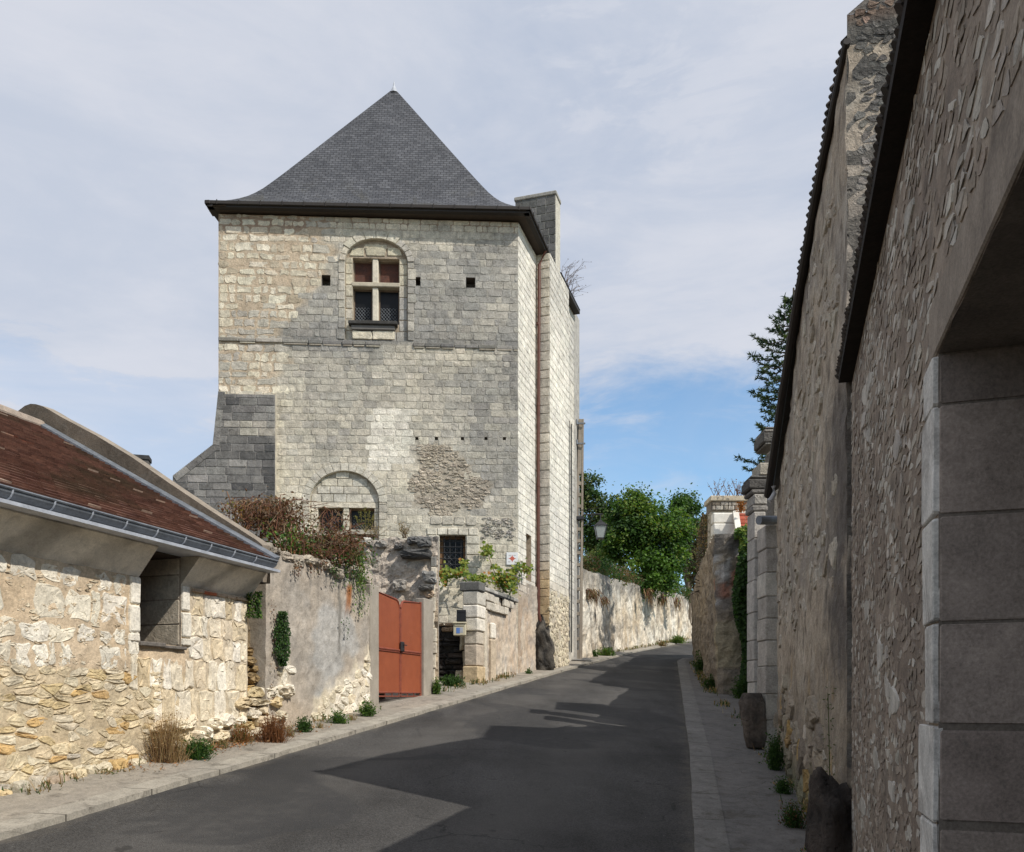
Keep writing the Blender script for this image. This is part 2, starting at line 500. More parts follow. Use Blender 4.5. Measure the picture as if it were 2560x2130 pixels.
def stone(mb, fr, poly, dep, tint, rings=((1, .0), (.96, .6), (.85, 1.0)), rough=.006, tilt=0.0, rd=random):
    n = len(poly)
    cx = sum(p[0] for p in poly) / n; cz = sum(p[1] for p in poly) / n
    ext = max(max(abs(p[0] - cx), abs(p[1] - cz)) for p in poly) or 1
    tu, tz = rd.uniform(-tilt, tilt), rd.uniform(-tilt, tilt)
    vs, fs = [], []
    for (k, d) in rings:
        for p in poly:
            uu, zv = cx + (p[0] - cx) * k, cz + (p[1] - cz) * k
            if k > .8:      # keep the rim a constant width, whatever the size of the stone
                rim = (1 - k) * .16
                L = math.hypot(p[0] - cx, p[1] - cz) or 1
                kk = max(.4, 1 - rim / L)
                uu, zv = cx + (p[0] - cx) * kk, cz + (p[1] - cz) * kk
            w = dep * d + (rd.uniform(-rough, rough) if d > .3 else 0) + (tu * (uu - cx) + tz * (zv - cz)) * (1 if d > .3 else 0)
            if d == 0: w = -.012
            vs.append(fr.p(uu, zv, w))
    R = len(rings)
    for r in range(R - 1):
        for i in range(n):
            j = (i + 1) % n
            f = (r * n + i, r * n + j, (r + 1) * n + j, (r + 1) * n + i)
            fs.append(f if fr.side > 0 else f[::-1])
    cap = tuple((R - 1) * n + i for i in range(n))
    if n >= 6 and rough > .0045:
        lo_ = len(vs)
        for p in poly:
            vs.append(fr.p(cx + (p[0] - cx) * .45 + rd.uniform(-1, 1) * ext * .06, cz + (p[1] - cz) * .45 + rd.uniform(-1, 1) * ext * .06, dep * 1.1 + rd.uniform(-rough, rough) * 1.3 + (tu * (p[0] - cx) + tz * (p[1] - cz)) * .45))
        b0 = (R - 1) * n
        for i in range(n):
            f = (b0 + i, b0 + (i + 1) % n, lo_ + (i + 1) % n, lo_ + i)
            fs.append(f if fr.side > 0 else f[::-1])
        cap = tuple(lo_ + i for i in range(n))
        fs.append(cap if fr.side > 0 else cap[::-1])
    elif False:
        vs.append(fr.p(cx, cz, dep * 1.06 + rd.uniform(-rough, rough)))
        b = (R - 1) * n; ci = R * n
        for i in range(n):
            f = (b + i, b + (i + 1) % n, ci)
            fs.append(f if fr.side > 0 else f[::-1])
    else:
        fs.append(cap if fr.side > 0 else cap[::-1])
    mb.add(vs, fs, tint)

def sub_iv(ivs, a, b):
    out = []
    for (x, y) in ivs:
        if b <= x or a >= y: out.append((x, y)); continue
        if a > x: out.append((x, a))
        if b < y: out.append((b, y))
    return out
def ivf_make(u0, u1, opens=()):
    """opens: ('r',u0,u1,z0,z1) or ('a',uc,half,z0,zspring,rise); returns the solid spans of a course"""
    def f(z0, z1):
        a = u0(z0) if callable(u0) else u0
        b = u1(z0) if callable(u1) else u1
        ivs = [(a, b)]
        for o in opens:
            if o[0] == 'r':
                if z1 > o[3] + 1e-4 and z0 < o[4] - 1e-4: ivs = sub_iv(ivs, o[1], o[2])
            else:
                _, uc, h, zb, zs, rise = o
                zm = (z0 + z1) / 2
                if z1 > zb + 1e-4 and zm < zs + rise:
                    hh = h if zm <= zs else h * math.sqrt(max(0, 1 - ((zm - zs) / rise) ** 2))
                    if hh > .01: ivs = sub_iv(ivs, uc - hh, uc + hh)
        return [(x, y) for x, y in ivs if y - x > .004]
    return f
def zbreaks(z0, z1, opens, dz, first=None):
    zs = {round(z0, 4), round(z1, 4)}
    for o in opens:
        c = [o[3], o[4]] if o[0] == 'r' else [o[3], o[4]]
        for z in c:
            if z0 < z < z1: zs.add(round(z, 4))
        if o[0] == 'a':
            for k in range(1, 25):
                z = o[4] + o[5] * math.sin(k / 24 * math.pi / 2)
                if z0 < z < z1: zs.add(round(z, 4))
    zs = sorted(zs); out = [zs[0]]
    for a, b in zip(zs, zs[1:]):
        n = max(1, int(round((b - a) / dz)))
        out += [a + (b - a) * (i + 1) / n for i in range(n)]
    return out
def backing(mb, fr, ivf, zs, tint, du=.25, w=0.0, rough=0.0):
    for a, b in zip(zs, zs[1:]):
        for (x, y) in ivf(a, b):
            n = max(1, int(math.ceil((y - x) / du)))
            vs, ts = [], []
            for z in (a, b):
                for i in range(n + 1):
                    u = x + (y - x) * i / n
                    ww = w + (rough * fbm(u * 5, z * 5) if rough else 0)
                    vs.append(fr.p(u, z, ww)); ts.append(tint(u, z))
            fs = []
            for i in range(n):
                f = (i, i + 1, n + 2 + i, n + 1 + i)
                fs.append(f if fr.side > 0 else f[::-1])
            mb.add(vs, fs, ts)
def rows(mb, fr, z0, z1, rh, wr, gap, ivf, tint, dep=.02, j=.006, r=.015, n=1, rough=.004, accept=None, rj=.12, skip=0.0, tilt=0.0, rings=((1, 0), (.94, .8), (.86, 1.0)), rd=random, zlist=None):
    z = z0; k = 0
    while z < z1 - .03:
        h = rh * rd.uniform(1 - rj, 1 + rj)
        if zlist:
            if k >= len(zlist): break
            h = zlist[k]
        if z + h > z1 - rh * .4: h = z1 - z
        for (x, y) in ivf(z + .01, z + h - .01):
            u = x
            first = True
            while u < y - .005:
                wd = rd.uniform(*wr)
                if first: wd *= rd.uniform(.5, 1); first = False
                if u + wd > y - wr[0] * .55: wd = y - u
                if rd.random() >= skip:
                    a, b, c, d = u + gap / 2, u + wd - gap / 2, z + gap / 2, z + h - gap / 2
                    if b - a > .02 and d - c > .02:
                        um, zm = (a + b) / 2, (c + d) / 2
                        if accept is None or accept(um, zm):
                            stone(mb, fr, rrect(a, b, c, d, j, r, n, rd), dep * rd.uniform(.7, 1.25), tint(um, zm), rings, rough, tilt, rd)
                u += wd
        z += h; k += 1
def voronoi(u0, u1, z0, z1, cu, cz, jit=.42, rd=random):
    """irregular cells, wider than high"""
    nu, nzv = max(1, int((u1 - u0) / cu)), max(1, int((z1 - z0) / cz))
    cu, cz = (u1 - u0) / nu, (z1 - z0) / nzv
    pts = {}
    for i in range(-2, nu + 2):
        for k in range(-2, nzv + 2):
            pts[(i, k)] = (u0 + (i + .5 + (k % 2) * .5 - .25 + rd.uniform(-jit, jit)) * cu, z0 + (k + .5 + rd.uniform(-jit, jit)) * cz)
    asp = cu / cz
    cells = []
    for i in range(nu):
        for k in range(nzv):
            p = pts[(i, k)]; px_, pz_ = p[0], p[1] * asp
            poly = [(px_ - 2 * cu, pz_ - 2 * cu), (px_ + 2 * cu, pz_ - 2 * cu), (px_ + 2 * cu, pz_ + 2 * cu), (px_ - 2 * cu, pz_ + 2 * cu)]
            for di in (-2, -1, 0, 1, 2):
                for dk in (-2, -1, 0, 1, 2):
                    q = pts.get((i + di, k + dk))
                    if q is None or (di == 0 and dk == 0): continue
                    qx, qz = q[0], q[1] * asp
                    mx, mz, nx, nzz = (px_ + qx) / 2, (pz_ + qz) / 2, qx - px_, qz - pz_
                    new = []
                    for a, b in zip(poly, poly[1:] + poly[:1]):
                        da = (a[0] - mx) * nx + (a[1] - mz) * nzz
                        db = (b[0] - mx) * nx + (b[1] - mz) * nzz
                        if da <= 0: new.append(a)
                        if da * db < 0:
                            t = da / (da - db)
                            new.append((a[0] + (b[0] - a[0]) * t, a[1] + (b[1] - a[1]) * t))
                    poly = new
                    if len(poly) < 3: break
                if len(poly) < 3: break
            if len(poly) >= 3: cells.append([(a, b / asp) for a, b in poly])
    return cells
def shrink(poly, g, j=.0, rd=random):
    n = len(poly)
    cx = sum(p[0] for p in poly) / n; cz = sum(p[1] for p in poly) / n
    out = []
    for p in poly:
        L = math.hypot(p[0] - cx, p[1] - cz) or 1
        k = max(.35, 1 - g * 1.3 / L)
        out.append((cx + (p[0] - cx) * k + rd.uniform(-j, j), cz + (p[1] - cz) * k + rd.uniform(-j, j)))
    ch = []                                      # one round of corner cutting
    for a, b in zip(out, out[1:] + out[:1]):
        ch.append((a[0] * .78 + b[0] * .22, a[1] * .78 + b[1] * .22))
        ch.append((a[0] * .22 + b[0] * .78, a[1] * .22 + b[1] * .78))
    return ch
def rubble(mb, fr, u0, u1, z0, z1, cu, cz, gap, tint, dep=.04, accept=None, skip=0.0, rough=.012, j=.008, tilt=.1, rd=random, jit=.42):
    for c in voronoi(u0, u1, z0, z1, cu, cz, jit, rd):
        n = len(c)
        um, zm = sum(p[0] for p in c) / n, sum(p[1] for p in c) / n
        if accept and not accept(um, zm): continue
        if rd.random() < skip: continue
        stone(mb, fr, shrink(c, gap * rd.uniform(.6, 1.5), j, rd), dep * rd.uniform(.5, 1.35), tint(um, zm), ((1, 0), (.93, .7), (.8, 1.0)), rough, tilt, rd)
def niche(mb, fr, u0, u1, z0, z1, dep, tint, back=True, w0=0.0, btint=None):
    q = lambda u, z, w: fr.p(u, z, w)
    a, b = w0, w0 - dep
    mb.quad(q(u0, z0, a), q(u0, z1, a), q(u0, z1, b), q(u0, z0, b), tint)
    mb.quad(q(u1, z0, b), q(u1, z1, b), q(u1, z1, a), q(u1, z0, a), tint)
    mb.quad(q(u0, z1, a), q(u1, z1, a), q(u1, z1, b), q(u0, z1, b), tint)
    mb.quad(q(u0, z0, b), q(u1, z0, b), q(u1, z0, a), q(u0, z0, a), tint)
    if back: mb.quad(q(u0, z0, b), q(u1, z0, b), q(u1, z1, b), q(u0, z1, b), btint or tint)
def arch_reveal(mb, fr, o, dep, tint, w0=0.0):
    _, uc, h, zb, zs, rise = o
    pts = [(uc - h, zb), (uc - h, zs)] + [(uc - h * math.cos(k / 20 * math.pi), zs + rise * math.sin(k / 20 * math.pi)) for k in range(1, 20)] + [(uc + h, zs), (uc + h, zb)]
    for a, b in zip(pts, pts[1:]):
        mb.quad(fr.p(a[0], a[1], w0), fr.p(b[0], b[1], w0), fr.p(b[0], b[1], w0 - dep), fr.p(a[0], a[1], w0 - dep), tint)
def loft(mb, path, zb, zt, thick, tint, du=.15, dz=.12, rough=.03, side=1, top_tint=None, lean=0.0, freq=1.0):
    """a free-standing wall of uneven thickness along a plan path: front, top, back and ends"""
    pts = [Vector((p[0], p[1])) for p in path]
    st, acc = [], 0.0
    for a, b in zip(pts, pts[1:]):
        L = (b - a).length; n = max(1, int(L / du))
        for i in range(n): st.append((acc + L * i / n, a + (b - a) * (i / n), (b - a).normalized()))
        acc += L
    st.append((acc, pts[-1], (pts[-1] - pts[-2]).normalized()))
    H = max(zt(s) - zb(s, p.x, p.y) for s, p, d in st)
    nz_ = max(2, int(H / dz))
    vs, ts = [], []
    row = nz_ + 1 + 2
    for s, p, d in st:
        nrm = Vector((d.y, -d.x)) * side
        b, t = zb(s, p.x, p.y), zt(s)
        for k in range(nz_ + 1):
            f = k / nz_; z = b + (t - b) * f
            w = rough * (fbm(s * 1.1 * freq, z * 1.1 * freq, 3) + .6 * fbm(s * 4 * freq, z * 4 * freq, 9)) - lean * f
            q = p + nrm * w
            vs.append(Vector((q.x, q.y, z))); ts.append(tint(s, z))
        for (k, z) in ((thick, t + .02 * fbm(s * 3, 5)), (thick, b)):
            q = p - nrm * k
            vs.append(Vector((q.x, q.y, z))); ts.append((top_tint or tint)(s, z))
    fs = []
    for i in range(len(st) - 1):
        for k in range(row - 1):
            f = (i * row + k, (i + 1) * row + k, (i + 1) * row + k + 1, i * row + k + 1)
            fs.append(f if side > 0 else f[::-1])
    fs.append(tuple(range(row))); fs.append(tuple((len(st) - 1) * row + k for k in range(row))[::-1])
    mb.add(vs, fs, ts)
    return acc

# ------------------------------------------------------------------ foliage builders
def leaf(mb, c, size, tint, nrm=None, asp=.6, rd=random, fold=.25):
    n = Vector((rd.gauss(0, 1), rd.gauss(0, 1), rd.gauss(0, 1) + .4)) if nrm is None else Vector(nrm) + Vector((rd.gauss(0, .45), rd.gauss(0, .45), rd.gauss(0, .45)))
    n.normalize()
    a = n.cross(Vector((rd.gauss(0, 1), rd.gauss(0, 1), rd.gauss(0, 1))))
    if a.length < .01: a = Vector((1, 0, 0))
    a.normalize(); b = n.cross(a)
    a *= size * .5; b *= size * .5 * asp
    mb.add([c - a, c + b + n * size * fold * .4, c + a, c - b + n * size * fold * .4], [(0, 1, 2), (0, 2, 3)], tint)
def clump(mb, c, rad, n, size, pal, rd=random, flat=1.0, asp=.6, nrm=None):
    for _ in range(n):
        while True:
            q = Vector((rd.uniform(-1, 1), rd.uniform(-1, 1), rd.uniform(-1, 1)))
            if q.length < 1: break
        q = q * (q.length ** -.35 if q.length > .01 else 1)
        p = Vector(c) + Vector((q.x * rad, q.y * rad, q.z * rad * flat))
        leaf(mb, p, size * rd.uniform(.6, 1.35), vary(rd.choice(pal), .25, rd), nrm, asp, rd)
def blade(mb, base, tip, w, tint):
    base, tip = Vector(base), Vector(tip)
    d = tip - base
    s = d.cross(Vector((random.gauss(0, 1), random.gauss(0, 1), .1)))
    if s.length < .001: s = Vector((1, 0, 0))
    s = s.normalized() * w
    mid = base + d * .55 + Vector((0, 0, d.length * .06))
    mb.add([base - s, base + s, mid + s * .7, mid - s * .7, tip], [(0, 1, 2, 3), (3, 2, 4)], tint)
G_DARK = [(.022, .055, .012), (.03, .07, .015), (.04, .09, .02)]
G_MID = [(.05, .11, .02), (.07, .14, .025), (.04, .09, .02)]
G_LITE = [(.10, .19, .03), (.14, .22, .035), (.08, .15, .03), (.18, .22, .04)]
G_RUST = [(.16, .07, .035), (.11, .045, .03), (.20, .10, .05), (.09, .05, .03)]
G_DRY = [(.34, .235, .12), (.27, .17, .09), (.40, .30, .17)]
G_ORNG = [(.30, .12, .04), (.22, .09, .035), (.34, .17, .06)]

# ================================================================== GROUND, ROAD, PAVEMENTS
def lerp_path(pts, y):
    if y <= pts[0][0]:
        a, b = pts[0], pts[1]
    elif y >= pts[-1][0]:
        a, b = pts[-2], pts[-1]
    else:
        for a, b in zip(pts, pts[1:]):
            if a[0] <= y <= b[0]: break
    return a[1] + (b[1] - a[1]) * (y - a[0]) / (b[0] - a[0])
L_WALL = [(-8, streetX(-8)), (31, streetX(31)), (36, 4.45), (56.7, 12.0), (80, 21)]
L_KERB = [(-8, -5.68 - .292 * 8), (24, 1.33), (31, 3.5), (36, 5.1), (56.7, 12.5), (80, 21.5)]
R_KERB = [(-8, -1.5), (0, .09), (6.67, 1.43), (11.43, 2.38), (22, 4.34), (31, 6.0), (33.0, 6.6), (34.4, 7.6), (35.2, 9.2), (36, 11.5), (37, 15), (38, 20)]
R_WALL = [(-8, -2.0), (2.0, 1.12), (6.0, 2.39), (11.64, 3.61), (19.5, 4.69), (33.8, 7.2), (36, 14), (38, 22)]

xs = [-400, -200, -100, -60, -40] + list(range(-30, 31, 3)) + [40, 60, 100, 200, 400]
ys = [-300, -150, -60, -30, -15] + list(range(-12, 80, 3)) + [100, 150, 300, 600]
mb = MB()
vs = [Vector((x, y, ground(x, y) - .13)) for y in ys for x in xs]
nx = len(xs)
fs = [(j * nx + i, j * nx + i + 1, (j + 1) * nx + i + 1, (j + 1) * nx + i) for j in range(len(ys) - 1) for i in range(nx - 1)]
mb.add(vs, fs, (.20, .17, .12))
kind(mb.build('ground', 'earth'))

def strip(name, mat, fl, fr_, dz, y0, y1, step=.5, nacross=8, wob=0.0, skirt=0):
    mb = MB()
    n = int((y1 - y0) / step)
    vs, ts = [], []
    for i in range(n + 1):
        y = y0 + (y1 - y0) * i / n
        a, b = fl(y), fr_(y)
        for k in range(nacross + 1):
            x = a + (b - a) * k / nacross
            z = ground(x, y) + dz + (wob * fbm(x * .8, y * .8) if wob else 0)
            vs.append(Vector((x, y, z)))
            f = k / nacross
            e = max(0, 1 - min(f, 1 - f) * (b - a) / .75)
            ts.append((e, math.exp(-((f - .27) / .09) ** 2) + math.exp(-((f - .66) / .09) ** 2), 0))
    m = nacross + 1
    fs = [(i * m + k, i * m + k + 1, (i + 1) * m + k + 1, (i + 1) * m + k) for i in range(n) for k in range(nacross)]
    mb.add(vs, fs, ts)
    if skirt:            # vertical face on one edge
        k = nacross if skirt > 0 else 0
        for i in range(n):
            p, q = vs[i * m + k], vs[(i + 1) * m + k]
            mb.quad(p, q, q - Vector((0, 0, .12)), p - Vector((0, 0, .12)))
    return kind(mb.build(name, mat, smooth=True))
lw, lk = (lambda y: lerp_path(L_WALL, y)), (lambda y: lerp_path(L_KERB, y))
rk, rw = (lambda y: lerp_path(R_KERB, y)), (lambda y: lerp_path(R_WALL, y))
jig = lambda y, s: .025 * fbm(y * .9, s) + .012 * fbm(y * 4, s)
strip('road', 'asphalt', lambda y: lk(y) - .3, lambda y: rk(y) + .3, -.052, -8, 60, .5, 28, .006)
strip('pavement', 'pavement', lambda y: lw(y) - .8, lambda y: lk(y) - .24 + jig(y, 3), 0, -8, 58, .3, 4, .012)
strip('kerb', 'kerb', lambda y: lk(y) - .26 + jig(y, 3), lambda y: lk(y) + jig(y, 1), .004, -8, 58, .2, 2, .004, 1)
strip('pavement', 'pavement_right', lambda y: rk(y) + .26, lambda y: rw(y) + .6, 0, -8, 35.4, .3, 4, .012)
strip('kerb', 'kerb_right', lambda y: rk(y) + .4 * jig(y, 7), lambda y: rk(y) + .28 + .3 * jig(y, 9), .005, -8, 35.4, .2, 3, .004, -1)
strip('pavement', 'kerb_right', lambda y: 2.0, lambda y: 2.7, .03, 28.6, 30.2, .3, 2)

# ================================================================== THE TOWER
TF = Fr((-7.66, 22.27), (7.82, .40))
TW = 7.83
TR = Fr((.16, 22.67), (.307, 1))
def pxr(fr, x0, y0, x1, y1, w=0.0):
    ym, xm = (y0 + y1) / 2, (x0 + x1) / 2
    return fr.hit(x0, ym, w)[0], fr.hit(x1, ym, w)[0], fr.hit(xm, y1, w)[1], fr.hit(xm, y0, w)[1]
tower = thing('stone_tower', 'tall square pale stone tower with steep slate pyramid roof', 'tower', (-3.6, 24.5, 2.6))
TB0, TTOP = 2.2, 14.52
def left_mask(x, y, n=0):
    bx = 835 if y < 640 else (835 - (y - 640) / 205 * 125 if y < 845 else 702)
    if y > 985: return 0
    return sstep(bx + 22, bx - 22, x + n * 55)
def rough_patch(x, y, u, z):
    q = ((x - 1112) / 100) ** 2 + ((y - 1205) / 84) ** 2 - .8 * sstep(1140, 1050, x) * sstep(1180, 1120, y)
    return q + .9 * fbm(u * 1.3, z * 1.3, 1) + .4 * fbm(u * 4, z * 4, 2) < .95
def tower_tint(u, z, stone_=True):
    x, y = TF.px(u, z)
    n, n2 = fbm(u * .5, z * .5, 1), fbm(u * 2.2, z * 2.2, 5)
    lm = left_mask(x, y, n2)
    if y < 862:
        g = .88 if x > 1030 else .78
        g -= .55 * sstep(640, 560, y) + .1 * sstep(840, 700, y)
        g += .18 * sstep(760, 850, y)
    else:
        g = .40 + .22 * sstep(1100, 960, y) * sstep(700, 1000, x) - .2 * sstep(930, 868, y) * sstep(900, 1050, x)
        g += .34 * sstep(1120, 1230, x) * sstep(1330, 1180, y)
        g -= .22 * sstep(1120, 1200, y) * sstep(1010, 900, x)
        g += .3 * sstep(900, 864, y) * sstep(1030, 880, x) * sstep(720, 800, x)
    g += .30 * n + .16 * n2 + (random.uniform(-.20, .20) if stone_ else 0)
    g = max(0, min(1, g))
    base = mixc(mixc(CREAM, CREAM2, .3), (.305, .293, .268), g)
    if 925 < x < 1031 and 1020 < y < 1168 and not (y < 1075 and x < 945 - (1075 - y)): base = mixc(base, vary(WHITE, .05), .8)
    if y > 1290: base = mixc(base, CREAM, .45)
    if lm > .5:
        base = vary(mixc(CREAM, CREAM2, random.random()), .12) if stone_ else CREAM
        if 560 < y < 830 and n2 > .28: base = mixc(base, (.36, .29, .20), .6)
        if n < -.3 and stone_: base = mixc(base, GREY, .5)
    if 1020 < x < 1225 and 1112 < y < 1290 and rough_patch(x, y, u, z): base = mixc(base, (.40, .33, .25), .55)
    if not stone_:
        base = mixc(tuple(c * .90 for c in base), MTAN, .95 * lm)
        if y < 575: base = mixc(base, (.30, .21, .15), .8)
    if y < 552 and stone_: base = mixc(base, (.30, .26, .22), .45)  # eave shade put into the colour of the top stones
    sk = sstep(.12, .45, fbm(u * 2.4, z * .28, 33)) * (sstep(1130, 880, y) * sstep(862, 872, y) + .8 * sstep(700, 790, y) * sstep(845, 835, y) + .6 * sstep(1010, 1130, x) * sstep(1300, 1180, y) * (y > 872)) * (1 - lm)
    base = mixc(base, (.20, .19, .175), min(.62, .6 * sk))
    dk = sstep(24, 4, abs(y - (846 + (x - 545) * .022) + 4)) * (.55 + .4 * n2)     # grime along the string course
    base = mixc(base, DGREY, max(0, dk) * (.9 if x > 690 else .35))
    return vary(base, .07) if stone_ else base
# openings
R1 = pxr(TF, 862, 597, 1019, 812)
UA = ('a', (R1[0] + R1[1]) / 2, (R1[1] - R1[0]) / 2, TF.hit(940, 850)[1], TF.hit(940, 655)[1], TF.hit(940, 597)[1] - TF.hit(940, 655)[1])
R2 = pxr(TF, 774.5, 1177, 947.4, 1420)
LA = ('a', (R2[0] + R2[1]) / 2, (R2[1] - R2[0]) / 2, R2[2], TF.hit(860, 1255)[1], R2[3] - TF.hit(860, 1255)[1])
BW = ('r', *pxr(TF, 1099, 1338, 1164, 1432))
SOCK = [pxr(TF, *q) for q in ((804, 687, 826, 714), (1037, 692, 1051, 714), (1165, 693, 1188, 719))]
JOIST = [pxr(TF, x, 1092, x + 8, 1100) for x in (1038, 1087, 1152, 1211, 1257)]
opens = [UA, LA, BW] + [('r', *q) for q in SOCK + JOIST]
mb = MB()
ivf = ivf_make(0, TW, opens)
ivr = ivf_make(0, TW, [('a', UA[1], UA[2] + .17, UA[3], UA[4], UA[5] + .17), ('a', LA[1], LA[2] + .19, LA[3], LA[4], LA[5] + .20), BW] + [('r', *q) for q in SOCK + JOIST])
backing(mb, TF, ivf, zbreaks(TB0, TTOP, opens, .16), lambda u, z: tower_tint(u, z, False), .2)
def tw_acc(side):
    def f(u, z):
        x, y = TF.px(u, z)
        m = left_mask(x, y, fbm(u * 2.2, z * 2.2, 5)) > .5
        if m != (side == 'L'): return False
        # leave the rough patches, the quoin frames and the zones of trim to their own builders
        if 1022 < x < 1222 and 1112 < y < 1290 and rough_patch(x, y, u, z): return False
        if 1070 < x < 1195 and 1308 < y < 1440: return False
        if 838 < x < 1036 and 576 < y < 655:
            if ((x - 940) / 92) ** 2 + ((655 - y) / 78) ** 2 < 1: return False
        if 1210 < x < 1282 and 1296 < y < 1350: return False
        return True
    return f
rd = random.Random(3)
rows(mb, TF, TB0, TTOP, .186, (.12, .46), .009, ivr, tower_tint, .007, .010, .026, 1, .003, tw_acc('R'), .15, .004, .03, rd=rd)
rows(mb, TF, TB0, TTOP, .225, (.13, .52), .036, ivr, tower_tint, .007, .028, .03, 2, .004, tw_acc('L'), .26, .05, .04, rd=rd)
a0, a1, c0, c1 = pxr(TF, 1022, 1112, 1222, 1290)
rubble(mb, TF, a0, a1, c0, c1, .17, .085, .003, lambda u, z: vary(mixc(tower_tint(u, z), (.44, .38, .31), random.random() * .6), .08), .014,
       lambda u, z: not tw_acc('R')(u, z), .10, .010, .012, .12, rd)
a0, a1, c0, c1 = pxr(TF, 1208, 1294, 1284, 1350)
rubble(mb, TF, a0, a1, c0, c1, .16, .08, .004, lambda u, z: vary(mixc((.50, .46, .39), (.34, .32, .29), random.random()), .12), .02, None, .1, .012, .012, .18, rd)
# reveals
arch_reveal(mb, TF, UA, .09, mixc(CREAM, GREY, .4)); arch_reveal(mb, TF, LA, .09, CREAM)
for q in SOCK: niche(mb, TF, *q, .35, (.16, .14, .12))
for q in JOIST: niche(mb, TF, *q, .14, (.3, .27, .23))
# arch rings
def arc_stones(uc, zs, a, b, th, ang0, ang1, n, tint, dep, fr=TF):
    for k in range(n):
        t0, t1 = [math.radians(ang0 + (ang1 - ang0) * (k + e) / n) for e in (.02, .98)]
        poly = []
        for t in (t0, (t0 + t1) / 2, t1): poly.append((uc - math.cos(t) * a, zs + math.sin(t) * b))
        for t in (t1, (t0 + t1) / 2, t0): poly.append((uc - math.cos(t) * (a + th), zs + math.sin(t) * (b + th)))
        stone(mb, fr, poly[::-1], dep, vary(tint, .06), ((1, 0), (.97, .8), (.93, 1.0)), .002)
arc_stones(UA[1], UA[4], UA[2], UA[5], .20, 32, 128, 5, (.56, .52, .42), .034)
arc_stones(UA[1], UA[4], UA[2], UA[5], .17, 129, 178, 4, (.44, .41, .36), .026)
arc_stones(UA[1], UA[4], UA[2], UA[5], .15, 2, 31, 2, (.52, .47, .38), .026)
arc_stones(LA[1], LA[4], LA[2], LA[5], .21, 0, 180, 15, (.54, .50, .42), .022)
for (o, th, zt_) in ((UA, .17, UA[4]), (LA, .19, LA[4])):
    for sg in (-1, 1):
        z = o[3]
        while z < zt_ - .02:
            h = min(rd.uniform(.18, .30), zt_ - z)
            a, b = sorted((o[1] + sg * o[2], o[1] + sg * (o[2] + th + rd.choice((0, .0, .05)))))
            stone(mb, TF, rrect(a + .003, b - .003, z + .005, z + h - .005, .004, .012, 1), .022, tower_tint((a + b) / 2, z + h / 2), ((1, 0), (.97, .8), (.93, 1.0)), .003)
            z += h
# infill behind the two arches, set back
U1 = ('r', *pxr(TF, 880.7, 641.4, 997.3, 806.6))
TF9 = TF.off(-.09)
iv = ivf_make(UA[1] - UA[2] - .02, UA[1] + UA[2] + .02, [U1])
backing(mb, TF9, iv, zbreaks(UA[3], UA[4] + UA[5] + .02, [U1], .2), lambda u, z: (.36, .29, .215))
def jambt(u, z):
    x, y = TF.px(u, z)
    return vary(mixc((.52, .47, .36), (.36, .34, .31), sstep(690, 760, y) * (1 if x > 930 else .5)), .06)
def arch_in(o, m=.03):
    def f(u, z):
        if abs(u - o[1]) > o[2] - m: return False
        if z > o[4]: return ((u - o[1]) / (o[2] - m)) ** 2 + ((z - o[4]) / (o[5] - m)) ** 2 < .92
        return True
    return f
ztop1 = U1[4]
rows(mb, TF9, UA[3], ztop1, .30, (.2, .4), .008, ivf_make(UA[1] - UA[2] + .01, UA[1] + UA[2] - .01, [U1]), jambt, .018, .004, .01, 1, .002, None, .1, rd=rd)
for (x0, x1) in ((874, 910), (911, 968), (969, 1006)):          # lintel stones with splayed joints
    q = pxr(TF9, x0, 612 if x0 == 911 else 620, x1, 640)
    e = .06
    poly = [(q[0] + (e if x0 == 911 else 0), q[2] + .004), (q[1] - (e if x0 == 911 else 0), q[2] + .004), (q[1] - (0 if x0 != 969 else .08), q[3]), (q[0] + (0 if x0 != 874 else .08), q[3])]
    stone(mb, TF9, poly, .02, vary((.53, .48, .36), .04), ((1, 0), (.97, .8), (.93, 1.0)), .002)
for k in range(5):
    u = UA[1] + (k - 2) * .14; z = UA[4] + UA[5] * .8 - abs(k - 2) * .035
    stone(mb, TF9, rrect(u - .06, u + .06, z - .035, z + .035, .012, .02), .02, vary(CREAM2, .15), rough=.005)
for (x0, x1) in ((880, 930), (931, 987)):
    q = pxr(TF, x0, 827, x1, 849)
    mb_q = rrect(q[0], q[1], q[2], q[3], .012, .03)
    stone(mb, TF, mb_q, .03, vary((.62, .56, .44), .04), rough=.004)
# lower arch infill
L1, L2 = [('r', *pxr(TF, *q)) for q in ((794, 1267, 856, 1325), (871.5, 1267, 935, 1322))]
L3, L4 = [('r', *pxr(TF, *q)) for q in ((794, 1336, 856, 1400), (871.5, 1333, 935, 1400))]
lo = [L1, L2, L3, L4]
iv = ivf_make(LA[1] - LA[2] - .02, LA[1] + LA[2] + .02, lo)
backing(mb, TF9, iv, zbreaks(LA[3], LA[4] + LA[5] + .02, lo, .2), lambda u, z: (.40, .36, .29))
ivi = ivf_make(LA[1] - LA[2] + .01, LA[1] + LA[2] - .01, lo)
rows(mb, TF9, L1[4] + .14, LA[4] + LA[5], .21, (.28, .42), .009, ivi, lambda u, z: vary(mixc((.60, .55, .44), (.46, .44, .40), random.random() * .6), .05), .02, .003, .012, 1, .002, arch_in(LA, .05), .06, rd=rd)
rows(mb, TF9, L1[3] - .1, L1[4], .2, (.2, .5), .006, ivi, lambda u, z: vary((.60, .54, .43), .05), .018, .003, .01, 1, .002, None, .05, rd=rd)
mb.box(TF9, LA[1] - LA[2] + .03, LA[1] + LA[2] - .03, L1[4] + .002, L1[4] + .135, 0, .03, (.62, .56, .45))
for q in lo: niche(mb, TF9, *q[1:], .28, (.42, .36, .28), False)
